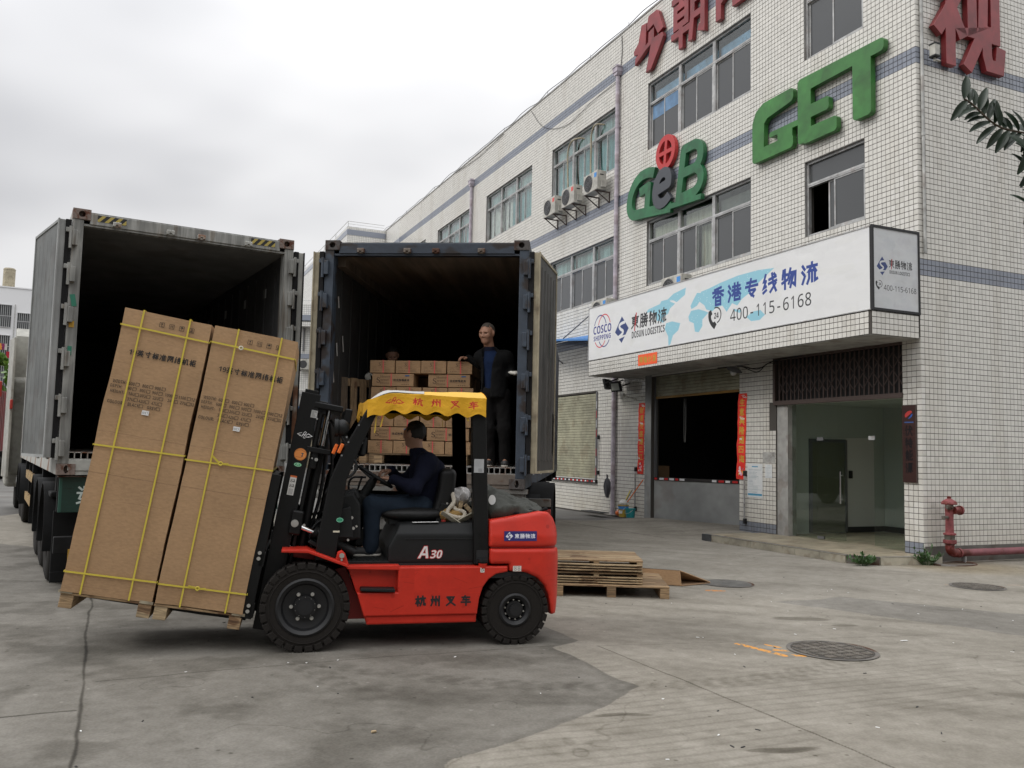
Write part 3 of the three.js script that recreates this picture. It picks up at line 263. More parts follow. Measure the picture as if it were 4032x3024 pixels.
// ---------------------------------------------------------------- ground: concrete yard
const BF = frame([6.634, 0, -13.761], -1.1526);           // building frame: x to the right along the front, z out of it
const yardHeight = (x, z) => { const p = BF.worldToLocal(V(x, 0, z)); const s = -p.x; return 0.10 * sstep(1.35, 0.1, p.z) * sstep(3.85, 4.2, s) * (p.z > -0.5 ? 1 : 1) + (s > 3.85 ? 0 : 0); };
{
  const N = 2048, X0 = -11, Z0 = -21, S = 20.48;           // 1 cm per texel in front of the camera
  const d = new Uint8Array(N * N * 4);
  const near = (x, z, pts, wob = 0.012) => { let m = 9; for (let i = 0; i + 1 < pts.length; i++) { const [ax, az] = pts[i], [bx, bz] = pts[i + 1], ux = bx - ax, uz = bz - az, t = clamp(((x - ax) * ux + (z - az) * uz) / (ux * ux + uz * uz)); m = Math.min(m, Math.hypot(x - ax - ux * t, z - az - uz * t)); } return m; };
  const inPoly = (x, z, l) => { let r = false; for (let i = 0, j = l.length - 1; i < l.length; j = i++) if (l[i][1] > z !== l[j][1] > z && x < ((l[j][0] - l[i][0]) * (z - l[i][1])) / (l[j][1] - l[i][1]) + l[i][0]) r = !r; return r; };
  const joint = [[-6.2, -13], [-4.33, -9.03], [-3.26, -6.76], [-2.72, -5.6], [-2.16, -4.39], [-1.2, -2.2]], cross = [[-6, -3.9], [-2.94, -5.12], [-2.6, -5.27]], hair = [[-2.78, -5.9], [-2.13, -6.23], [-1.23, -6.65], [0.4, -7.3]];
  const rjoint = [[0.76, -7.31], [1.46, -5.89], [2.02, -4.67], [3.2, -2.2]], rcross = [[0.76, -7.31], [2.0, -7.62], [4, -8.1]], apron = [[-0.2, -23], [1.16, -20.78], [1.7, -19.73], [2.64, -17.82], [3.09, -16.96], [3.81, -16.94]];
  const dark = [[-9, -14], [-0.5, -10.5], [0.38, -8.04], [0.62, -7.52], [0.39, -7.24], [0.64, -6.67], [0.96, -6.08], [0.62, -5.58], [0.4, -5.35], [0.02, -4.86], [-0.23, -4.6], [-0.31, -4.4], [-1.5, -2], [-9, -2]];
  const bandPoly = [[3.0, -9.75], [4.83, -8.15], [7.5, -6.6], [9, -8.5], [5.5, -9.27], [3.9, -10.2]];
  for (let j = 0; j < N; j++) for (let i = 0; i < N; i++) {
    const x = X0 + (i / N) * S, z = Z0 + (j / N) * S;
    const wx = (vnoise(x * 2.2, z * 2.2, 601) - 0.5) * 0.22 + (vnoise(x * 7, z * 7, 607) - 0.5) * 0.07, wz = (vnoise(x * 2.2, z * 2.2, 613) - 0.5) * 0.22 + (vnoise(x * 7, z * 7, 619) - 0.5) * 0.07;
    const big = fbm(x * 0.35, z * 0.35, 631, 3), mid = fbm(x * 1.6 + wx, z * 1.3, 641, 4), fine = fbm(x * 14, z * 14, 653, 3), grit = hash2(i, j, 7);
    let g = 0.485 + 0.08 * (big - 0.5) + 0.095 * (mid - 0.5) + 0.075 * (fine - 0.5) + 0.06 * (fbm(x * 5, z * 6.5, 657, 3) - 0.5) + 0.05 * (grit - 0.5), warm = 0.042;
    // brushed finish on the newer slab to the right
    const u = x * 0.35 + z * 0.94, inDark = inPoly(x + wx * 0.45, z + wz * 0.45, dark);
    if (!inDark) { const br = Math.sin(u * 58 + 3 * vnoise(x * 1.4, z * 1.4, 661)) * 0.5 + 0.5; g -= 0.05 * Math.pow(br, 6) * sstep(0.35, 0.6, vnoise(x * 0.8, z * 0.8, 673)) * sstep(-8.5, -6, z); g += 0.012; const drag = fbm(x * 0.5 + z * 0.1, z * 3.2 - x, 677, 4); g -= 0.045 * sstep(0.50, 0.72, drag); }
    else { g -= 0.075; warm = 0.030; const blot = fbm(x * 2.2, z * 2.8, 683, 4); g -= 0.06 * sstep(0.50, 0.70, blot); const e = Math.min(near(x + wx * 0.45, z + wz * 0.45, dark.slice(2, 13)), 0.3); g -= 0.035 * sstep(0.10, 0.0, e); }
    if (inPoly(x + wx * 0.6, z + wz * 0.5, bandPoly)) { g -= 0.055; warm -= 0.012; }
    // tyre tracks and spills
    const tr1 = Math.abs(Math.hypot(x - 2.2, z + 8.6) - 4.25), tr2 = Math.abs(Math.hypot(x - 0.4, z + 9.4) - 3.35); for (const tr of [tr1, tr2]) if (tr < 0.14 && z > -7.2) { const lug = 0.5 + 0.5 * Math.sin(Math.atan2(z + 8.9, x - 1.4) * 130 + (tr < 0.07 ? 0 : 2)); g -= 0.055 * lug * sstep(0.14, 0.10, tr) * sstep(0.42, 0.6, vnoise(x * 1.3, z * 1.3, 691)); }
    const sp = (cx, cz, rx, rz, k) => { const e = Math.hypot((x - cx + wx * 0.6) / rx, (z - cz + wz * 0.6) / rz); g -= k * sstep(1, 0.72, e); };
    sp(2.95, -8.72, 0.34, 0.11, 0.12); sp(3.28, -8.44, 0.14, 0.06, 0.09); sp(1.55, -4.85, 0.22, 0.05, 0.14); sp(0.72, -5.42, 0.22, 0.04, 0.12); sp(4.1, -6.1, 0.8, 0.1, 0.06); sp(-0.2, -6.7, 0.4, 0.3, 0.05);
    // earth by the hydrant and drain edge
    const pb = [x - 6.634, z + 13.761], dh = Math.hypot(x - 7.0, (z + 13.35) * 1.3); warm += 0.035 * sstep(1.6, 0.3, dh + wx); g -= 0.05 * sstep(1.2, 0.3, dh + wx * 2);
    // joints and cracks
    const cr = (pts, w, k) => { const e = near(x + wx * 0.16, z + wz * 0.16, pts); g -= k * sstep(w, w * 0.25, e); };
    cr(joint, 0.006 + 0.012 * vnoise(x * 9, z * 9, 701), 0.20); cr(cross, 0.018, 0.18); cr(hair, 0.008, 0.16); cr(rjoint, 0.009, 0.2); cr(rcross, 0.008, 0.10); cr(apron, 0.024, 0.26);
    const jb = near(x + wx * 0.5, z + wz * 0.5, joint); g -= 0.03 * sstep(0.05, 0.0, jb) * vnoise(x * 7, z * 7, 709);
    const dust = hash2(i >> 1, j >> 1, 719); if (dust > 0.9994) g += 0.10; if (dust < 0.0008) g -= 0.14; { const c1 = Math.abs(fbm(x * 0.9 + 7, z * 0.9, 743, 4) - 0.5); g -= 0.07 * sstep(0.0035, 0.0008, c1) * sstep(0.5, 0.6, vnoise(x * 0.5, z * 0.5, 751)); }
    let r = g + warm * 0.5, gg = g, b = g - warm;
    // orange spray marks beside the manhole
    const ox = x - 2.2, oz = z + 7.3, line = (a, c2, e, f, w) => { const ux = e - a, uz = f - c2, t = clamp(((ox - a) * ux + (oz - c2) * uz) / (ux * ux + uz * uz)); return Math.hypot(ox - a - ux * t, (oz - c2 - uz * t)) < w; };
    if ((line(-0.2, -0.22, 0.07, 0.18, 0.032) || line(0.03, -0.22, 0.12, -0.12, 0.022) || line(0.16, 0.16, 0.3, 0.19, 0.03) || line(0.05, -0.02, 0.14, 0.0, 0.03)) && vnoise(x * 60, z * 30, 727) > 0.36) { r = 0.80; gg = 0.56; b = 0.26; }
    const q = Math.hypot(x - 2.5, (z + 10.45) * 2.2); if (q < 0.13 && vnoise(x * 40, z * 40, 733) > 0.35) { r = 0.74; gg = 0.50; b = 0.28; }
    const q2 = Math.abs(z + 11.45 + (x - 6.2) * 0.1); if (x > 5.75 && x < 6.9 && q2 < 0.02 && vnoise(x * 9, z * 9, 739) > 0.5) { r = 0.70; gg = 0.52; b = 0.34; }
    const o = (j * N + i) * 4; d[o] = clamp(r) * 255; d[o + 1] = clamp(gg) * 255; d[o + 2] = clamp(b) * 255; d[o + 3] = 255;
  }
  const t = new THREE.DataTexture(d, N, N, THREE.RGBAFormat); t.colorSpace = THREE.SRGBColorSpace; t.magFilter = THREE.LinearFilter; t.needsUpdate = true;
  const g = new THREE.PlaneGeometry(S, S, 200, 200); g.rotateX(-Math.PI / 2); g.translate(X0 + S / 2, 0, Z0 + S / 2);
  const p = g.attributes.position, uv = g.attributes.uv;
  for (let i = 0; i < p.count; i++) { const x = p.getX(i), z = p.getZ(i); p.setY(i, yardHeight(x, z)); uv.setXY(i, (x - X0) / S, (z - Z0) / S); }
  g.computeVertexNormals();
  const uv1 = new Float32Array(p.count * 2); for (let i = 0; i < p.count; i++) { uv1[i * 2] = p.getX(i) / 1.3; uv1[i * 2 + 1] = p.getZ(i) / 1.3; } g.setAttribute('uv1', new THREE.BufferAttribute(uv1, 2));
  const bump = T.bumpy.clone(); bump.channel = 1; bump.needsUpdate = true;
  const yard = raw('concrete_yard', g, mat(1, 1, 1, 0.88, { map: t, bumpMap: bump, bumpScale: 0.006 }), scene); yard.userData.kind = 'structure'; yard.userData.label = 'grey stained concrete yard with joints, cracks and tyre marks';
  const far = new THREE.RingGeometry(0.1, 180, 64, 24); far.rotateX(-Math.PI / 2); far.translate(0, -0.006, -10);
  const ground = part('ground', far, mat(0.19, 0.183, 0.168, 0.9, { map: scaled(T.grime, 0.12) }), scene); ground.userData.kind = 'structure';
}
// ---------------------------------------------------------------- tiled warehouse building (local x to the right, y up, z out of the front)
const PITCH = 0.0925, ROOF = 13.06, LEFT = -47, DEEP = -9;
const bld = thing('tiled_warehouse', 'three storey white tiled warehouse with grey bands, loading docks and rows of windows', 'building', [6.634, 0, -13.761], -1.1526);
const WIN = [], COLS = [[-2.62, -1.08, 2], [-8.17, -4.2, 6], [-13.58, -9.6, 6], [-19.05, -15.1, 6], [-24.65, -20.7, 6], [-30.2, -26.25, 6], [-35.75, -31.8, 6], [-41.3, -37.35, 6]];
COLS.forEach(([a, b, n], c) => { WIN.push([a, b, 9.385, 11.13, n, c, 3], [a, b, 5.825, 7.565 - (c ? 0 : 0.22), n, c, 2]); });
{ const sx = (x) => -PITCH * Math.round(-x / PITCH), sy = (y) => 0.031 + PITCH * Math.round((y - 0.031) / PITCH); for (const w of WIN) { w[0] = sx(w[0]); w[1] = sx(w[1]); w[2] = sy(w[2]); w[3] = sy(w[3]); } }
const OPEN = [...WIN.map((w) => w.slice(0, 4)), [-7.87, -4.54, -0.5, 3.55], [-13.07, -10.52, 0.93, 3.32], [-3.42, -0.38, -0.5, 3.6]];
const rect = ([a, b, c, d]) => [[a, c], [b, c], [b, d], [a, d]];
{
  const shape = poly([[LEFT, -0.3], [0, -0.3], [0, ROOF], [LEFT, ROOF]], WIN.map((w) => rect(w)).concat([rect([-13.07, -10.52, 0.93, 3.32])]));
  // door openings reach the ground: cut them out of the outline itself
  const outline = [[LEFT, -0.3], [-7.87, -0.3], [-7.87, 3.55], [-4.54, 3.55], [-4.54, -0.3], [-3.42, -0.3], [-3.42, 3.6], [-0.375, 3.6], [-0.375, -0.3], [-0.006, -0.3], [-0.006, ROOF], [LEFT, ROOF]];
  const front = new THREE.ExtrudeGeometry(poly(outline, shape.holes.map((h) => h.getPoints().map((p) => [p.x, p.y]))), { depth: 0.22, bevelEnabled: false }); front.translate(0, 0, -0.228);
  part('front_wall', front, M.grout, bld);
  part('side_wall', span(-0.24, -0.008, -0.3, ROOF, DEEP, -0.229), M.grout, bld);
  part('back_wall', [span(LEFT, 0, -0.3, ROOF, DEEP - 0.24, DEEP - 0.002), span(LEFT - 0.24, LEFT - 0.002, -0.3, ROOF, DEEP, -0.01)], M.grout, bld);
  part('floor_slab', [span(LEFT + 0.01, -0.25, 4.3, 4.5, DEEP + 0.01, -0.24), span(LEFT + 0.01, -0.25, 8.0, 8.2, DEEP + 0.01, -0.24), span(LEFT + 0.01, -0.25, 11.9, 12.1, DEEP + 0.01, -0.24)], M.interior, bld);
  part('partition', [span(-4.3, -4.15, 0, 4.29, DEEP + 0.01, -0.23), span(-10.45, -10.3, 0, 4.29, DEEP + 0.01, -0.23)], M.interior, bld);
  part('parapet_cap', [span(LEFT, 0.015, ROOF + 0.001, ROOF + 0.05, -0.25, 0.02), span(-0.26, 0.015, ROOF + 0.001, ROOF + 0.05, DEEP, -0.251)], M.reveal, bld);
  part('roof', span(LEFT, -0.26, 12.4, 12.5, DEEP, -0.24), M.reveal, bld);
  // lining of window reveals: one tile wide, grouted
  for (const [a, b, c, d] of WIN) part('window_reveal', [span(a - 0.001, a + 0.006, c, d, -0.12, -0.004), span(b - 0.006, b + 0.001, c, d, -0.12, -0.004), span(a + 0.007, b - 0.007, d - 0.006, d + 0.001, -0.12, -0.004), span(a + 0.007, b - 0.007, c - 0.001, c + 0.006, -0.12, -0.004)], M.reveal, bld);
}
// wall tiles: each a slip of glazed ceramic standing proud of its grout
{
  const geo = new RoundedBoxGeometry(0.0832, 0.0832, 0.012, 1, 0.003);
  const white = mat(0.66, 0.64, 0.59, 0.24), tones = [mat(0.67, 0.65, 0.60, 0.22), mat(0.63, 0.61, 0.56, 0.26), mat(0.69, 0.67, 0.625, 0.22), mat(0.60, 0.58, 0.53, 0.3)], blue = mat(0.235, 0.255, 0.30, 0.28);
  for (const m of [white, ...tones, blue]) { m.roughnessMap = scaled(T.fine, 3); }
  const isBlue = (y) => (y > 8.285 && y < 8.563) || (y > 4.65 && y < 4.93) || (y > 11.855 && y < 12.135);
  const bare = [[-8.13, -7.86, -1, 3.62], [-3.6, -3.42, 2.2, 2.75], [-0.42, -0.40, 0, 3.6]];
  const list = [], eye = V(0, 1.6, 0), tmp = V(), nrm = V();
  const place = (x, y, z, side) => { tmp.set(x, y, z).applyMatrix4(BF.matrixWorld); nrm.set(side ? 1 : 0, 0, side ? 0 : 1).transformDirection(BF.matrixWorld); const d = tmp.clone().sub(eye), facing = -d.dot(nrm) / d.length(); const vis = x > -12 && !(y > 3.9 && y < 5.35 && x < 0 && x > -9.2 && !side); list.push({ x, y, z, side, size: vis ? facing / d.lengthSq() : 0 }); };
  const plinth = (x, y, side) => !side && x > -4.6 && y < 0.30 ? true : false;
  for (let r = 0; r < 141; r++) {
    const y = 0.031 + PITCH * (r + 0.5); if (y > ROOF - 0.03) continue;
    for (let c = 0; c < 330; c++) {
      const x = -PITCH * (c + 0.5); let skip = false;
      for (const o of OPEN) if (x > o[0] && x < o[1] && y > o[2] && y < o[3]) skip = true;
      for (const o of bare) if (x > o[0] && x < o[1] && y > o[2] && y < o[3]) skip = true;
      if (x > -9.2 && y > 3.63 && y < 3.98) skip = true;
      if (!skip) place(x, y, -0.004, false);
    }
    if (y > 0.26) for (let c = 0; c < 80; c++) place(-0.004, y, -PITCH * (c + 0.5), true);
  }
  // the canopy beam in front of the docks carries its own courses
  for (let r = 0; r < 4; r++) { for (let c = 0; c < 98; c++) list.push({ x: -0.05 - PITCH * (c + 0.5), y: 3.6 + PITCH * (r + 0.5), z: 1.075, side: false, size: 0 }); for (let c = 0; c < 11; c++) list.push({ x: 0.003, y: 3.6 + PITCH * (r + 0.5), z: 1.06 - PITCH * (c + 0.5), side: true, size: 0 }); }
  list.sort((a, b) => b.size - a.size);
  const mtx = (t, m = new THREE.Matrix4()) => { m.makeRotationFromEuler(new THREE.Euler(rr(-0.008, 0.008), (t.side ? Math.PI / 2 : 0) + rr(-0.012, 0.012), 0)); m.setPosition(t.x + (t.side ? rr(-0.001, 0.001) : 0), t.y, t.z + (t.side ? 0 : rr(-0.001, 0.001))); return m; };
  list.slice(0, 300).forEach((t) => { const o = dress(new THREE.Mesh(geo, isBlue(t.y) || plinth(t.x, t.y, t.side) ? blue : tones[(rnd() * 4) | 0])); o.name = 'wall_tile'; o.applyMatrix4(mtx(t)); bld.add(o); });
  const rest = list.slice(300), B = rest.filter((t) => isBlue(t.y) || plinth(t.x, t.y, t.side)), Wt = rest.filter((t) => !(isBlue(t.y) || plinth(t.x, t.y, t.side)));
  for (const [set, m] of [[Wt, white], [B, blue]]) {
    const im = new THREE.InstancedMesh(geo, m.clone(), set.length), col = new THREE.Color(), k = new THREE.Matrix4(); im.name = 'wall_tile_field'; im.userData.kind = 'stuff';
    set.forEach((t, i) => { im.setMatrixAt(i, mtx(t, k)); const streak = sstep(0.58, 0.75, fbm((t.side ? t.z : t.x) * 2.2, t.y * 0.35, 811, 3)) * 0.07, low = 0.10 * sstep(0.9, 0.1, t.y) * fbm(t.x * 3 + t.z * 3, t.y * 3, 817, 2), v = 1 + rr(-0.06, 0.05) - streak - low - (rnd() < 0.02 ? 0.08 : 0); im.setColorAt(i, col.setRGB(v, v * (1 - streak * 0.15 - low * 0.3), v * (1 - streak * 0.4 - low))); });
    dress(im); bld.add(im);
  }
  // far end of the front: the same tiles, too small to tell apart
  const tex = dataTex(296, 296, (u, v) => { const i = Math.floor(u * 8), j = Math.floor(v * 8), fu = u * 8 - i, fv = v * 8 - j, g = fu < 0.075 || fv < 0.075 ? 0.42 : 0.83 + 0.05 * (hash2(i, j, 3) - 0.5); return [g, g * 0.992, g * 0.965]; });
  const fm = mat(1, 1, 1, 0.3, { map: scaled(tex, 1 / (8 * PITCH)) }), band = mat(0.235, 0.255, 0.30, 0.3);
  const holes = WIN.filter((w) => w[1] < -30.5).map((w) => rect(w));
  const g = new THREE.ExtrudeGeometry(poly([[LEFT, 0], [-30.53, 0], [-30.53, ROOF], [LEFT, ROOF]], holes), { depth: 0.008, bevelEnabled: false }); g.translate(0, 0, -0.007); part('far_wall', g, fm, bld);
  part('grey_band', [[4.65, 4.93], [8.285, 8.563], [11.855, 12.135]].map(([a, b]) => span(LEFT, -30.53, a, b, 0.0015, 0.004)), band, bld);
  M.tileTex = fm; M.tileBlue = blue;
  part('jamb_plaster', [span(-8.13, -7.865, -0.2, 3.62, -0.006, 0.006)], M.plasterDim, bld);
  part('plinth', span(0.001, 0.014, -0.3, 0.255, DEEP, -0.02), M.cement, bld);
}
// windows: aluminium frames, fixed top lights over sliding sashes
{
  const glassDark = M.film;
  const backing = (c, f, k) => { if (f === 3 && c === 1) return k < 6 ? 'dark' : 'blue'; if (f === 3 && c >= 2) return 'teal'; return 'dark'; };
  for (const [a, b, y0, y1, n, c, f] of WIN) {
    const w = new THREE.Group(); w.name = 'window'; bld.add(w);
    const L = b - a, zt = -0.075, tr = y1 - (y1 - y0) * 0.315, bays = n === 2 ? 1 : 3, bw = L / bays, fr = [];
    fr.push(span(a, b, y0, y0 + 0.05, zt - 0.05, zt + 0.02), span(a, b, y1 - 0.05, y1, zt - 0.05, zt + 0.02), span(a, a + 0.045, y0, y1, zt - 0.049, zt + 0.021), span(b - 0.045, b, y0, y1, zt - 0.049, zt + 0.021), span(a + 0.03, b - 0.03, tr - 0.035, tr + 0.035, zt - 0.051, zt + 0.028), span(a + 0.03, b - 0.03, tr - 0.008, tr + 0.004, zt + 0.027, zt + 0.034));
    for (let i = 1; i < bays; i++) { const x = a + bw * i; fr.push(span(x - 0.05, x + 0.05, y0 + 0.03, y1 - 0.03, zt - 0.048, zt + 0.024), span(x - 0.012, x + 0.012, y0 + 0.05, y1 - 0.05, zt + 0.023, zt + 0.029)); }
    const far = c > 4;
    for (let i = 0; i < bays; i++) {
      const x0 = a + bw * i + 0.05, x1 = a + bw * (i + 1) - 0.05, xm = (x0 + x1) / 2 + (n === 2 ? -0.03 : 0);
      // top light
      part('pane', span(x0, x1, tr + 0.03, y1 - 0.045, zt - 0.028, zt - 0.024), f === 3 || c > 0 ? M.glass : glassDark, w);
      const topBack = f === 3 ? (c === 1 ? M.skyBlue : c === 2 ? M.tealLight : M.tealLight) : c === 1 ? (i < 2 ? M.curtain : M.blindGrey) : c === 2 ? M.tealLight : M.blindGrey;
      if (f === 3 || c > 0) part('blind', span(x0, x1, tr + 0.03, f === 3 && c === 1 ? y1 - 0.20 : f === 2 && c === 1 ? y1 - 0.16 : y1 - 0.09, zt - 0.15, zt - 0.14), topBack, w);
      // two sashes
      const openLeft = n === 2 && f === 2;
      for (let s = 0; s < 2; s++) {
        let u0 = s ? xm - 0.02 : x0, u1 = s ? x1 : xm + 0.02; const z = zt + (s ? 0.004 : -0.03); if (openLeft && !s) { u0 = xm - 0.19; u1 = x1 - 0.12; }
        fr.push(span(u0, u0 + 0.035, y0 + 0.04, tr - 0.03, z - 0.014, z + 0.01), span(u1 - 0.035, u1, y0 + 0.04, tr - 0.03, z - 0.014, z + 0.01), span(u0 + 0.036, u1 - 0.036, y0 + 0.04, y0 + 0.085, z - 0.014, z + 0.01), span(u0 + 0.036, u1 - 0.036, tr - 0.065, tr - 0.03, z - 0.014, z + 0.01));
        const white = f === 3 && ((c === 3 && i === 0) || (c === 3 && i === 1 && s === 0) || (c === 4 && (i === 0 || (i === 2 && s)))), tealP = f === 3 && c >= 2 && !white, cur = f === 2 && c === 1 && i === 1 && s === 1;
        const clearP = tealP || white || cur;
        part('pane', span(u0 + 0.03, u1 - 0.03, y0 + 0.08, tr - 0.06, z - 0.005, z - 0.001), clearP ? M.glass : glassDark, w);
        if (white) part('board', span(u0 + 0.02, u1 - 0.02, y0 + 0.08, tr - 0.04, zt - 0.15, zt - 0.14), M.boardWhite, w);
        else if (tealP) part('blind', span(u0 + 0.02, u1 - 0.02, y0 + 0.08, tr - 0.04, zt - 0.15, zt - 0.14), M.teal, w);
        else if (cur) { const pts = []; for (let q = 0; q <= 24; q++) pts.push([u0 + ((u1 - u0) * q) / 24, Math.sin(q * 1.9) * 0.012]); const cg = new THREE.PlaneGeometry(u1 - u0, tr - y0 - 0.1, 24, 1); const p = cg.attributes.position; for (let q = 0; q < p.count; q++) p.setZ(q, Math.sin((q % 25) * 1.9) * 0.02); cg.computeVertexNormals(); cg.translate((u0 + u1) / 2, (y0 + tr) / 2, zt - 0.16); part('curtain', cg, M.curtain, w); }
        else if (f === 3 && c === 1 && i === 0) part('blind', span(u0 + 0.02, u1 - 0.02, tr - 0.42, tr - 0.04, zt + 0.0 + (s ? 0.0051 : -0.0289), zt + (s ? 0.0061 : -0.0279)), M.skyBlue, w);
      }
    }
    part('frame', fr, M.alu, w);
  }
}
// canopy beam over the docks
part('canopy', [span(-9.15, -0.004, 3.6, 3.98, 0.012, 1.066)], M.grout, bld);
part('canopy_soffit', [span(-9.14, -0.012, 3.592, 3.599, 0.01, 1.06)], M.plaster, bld);
// dock one: open roller door over a plastered dock wall
{
  const A = [-7.86, -0.10], Bq = [-4.30, -1.35], w = [[A[0], A[1]], [Bq[0], Bq[1]], [Bq[0], Bq[1] - 0.2], [A[0] - 0.2, A[1] - 0.2]];
  const g = prism(w.map(([x, z]) => [x, -z]), 0.0, 1.02); g.rotateX(-Math.PI / 2); part('dock_wall', g, M.plasterDim, bld);
  const lip = prism([[A[0], 0.085], [Bq[0], 1.335], [Bq[0], 1.5], [A[0] - 0.1, 0.3]].map(([x, z]) => [x, z]), 1.021, 1.09); lip.rotateX(-Math.PI / 2); part('dock_edge', lip, M.rubberStrip, bld);
  const dx = Bq[0] - A[0], dz = Bq[1] - A[1], L = Math.hypot(dx, dz), ang = Math.atan2(-dz, dx);
  const tapes = [[0.02, 0.10, 0], [0.17, 0.30, 1], [0.32, 0.42, 0], [0.46, 0.60, 1], [0.64, 0.72, 0], [0.76, 0.90, 1], [1.66, 1.78, 1], [1.84, 1.98, 0], [2.02, 2.14, 1], [2.20, 2.34, 0], [2.40, 2.52, 1], [2.58, 2.76, 0]];
  for (const [p, q, k] of tapes) { const m = (p + q) / 2; part('reflector', box(q - p, 0.05, 0.004, A[0] + (dx * m) / L + 0.35 * 0.03, 1.056, A[1] + 0.02 + (dz * m) / L + 0.94 * 0.0, 0, ang, 0), k ? M.whiteTape : M.redTape, bld); }
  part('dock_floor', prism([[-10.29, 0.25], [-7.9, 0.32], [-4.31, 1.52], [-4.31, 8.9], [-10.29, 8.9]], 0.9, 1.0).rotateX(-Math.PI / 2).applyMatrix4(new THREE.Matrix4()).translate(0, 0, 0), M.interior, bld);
  const roll = new THREE.Group(); roll.name = 'roller_door'; bld.add(roll);
  for (let k = 0; k < 7; k++) part('slat', rbox(3.3, 0.072, 0.03, 0.014, -6.2, 3.095 + k * 0.0745, -0.12), M.shutter, roll);
  part('bottom_bar', box(3.3, 0.05, 0.04, -6.2, 3.03, -0.12), M.shutterBar, roll);
  part('guide_rail', span(-7.865, -7.81, 1.09, 3.54, -0.15, -0.09), M.aluDark, bld); part('guide_rail', span(-4.59, -4.545, -0.1, 3.54, -0.15, -0.09), M.aluDark, bld);
  part('pull_chain', [tube([[-7.2, 3.0, -0.5], [-7.2, 2.2, -0.5], [-7.185, 1.95, -0.5]], 0.006, 5), tube([[-7.13, 3.0, -0.5], [-7.13, 2.2, -0.5], [-7.145, 1.95, -0.5]], 0.006, 5)], M.bolt, bld);
}
// dock two: closed roller door
{
  const roll = new THREE.Group(); roll.name = 'roller_door'; bld.add(roll);
  for (let k = 0; k < 31; k++) part('slat', rbox(2.5, 0.073, 0.03, 0.014, -11.8, 0.99 + k * 0.0755, -0.03), M.shutter, roll);
  part('guide_rail', span(-10.56, -10.50, 0.93, 3.34, -0.05, 0.03), M.aluDark, bld); part('guide_rail', span(-13.1, -13.05, 0.93, 3.34, -0.05, 0.03), M.aluDark, bld);
  part('dock_edge', span(-13.2, -10.47, 0.83, 0.925, 0.002, 0.07), M.rubberStrip, bld);
  for (let k = 0; k < 22; k++) if (rnd() > 0.18) part('reflector', box(0.085, 0.042, 0.003, -13.05 + k * 0.12, 0.88, 0.073), k % 2 ? M.whiteTape : M.redTape, bld);
  for (let k = 0; k < 8; k++) if (k !== 3) part('reflector', box(0.02, 0.2, 0.003, -10.51, 1.15 + k * 0.26, 0.033), k % 2 ? M.whiteTape : M.redTape, bld);
}
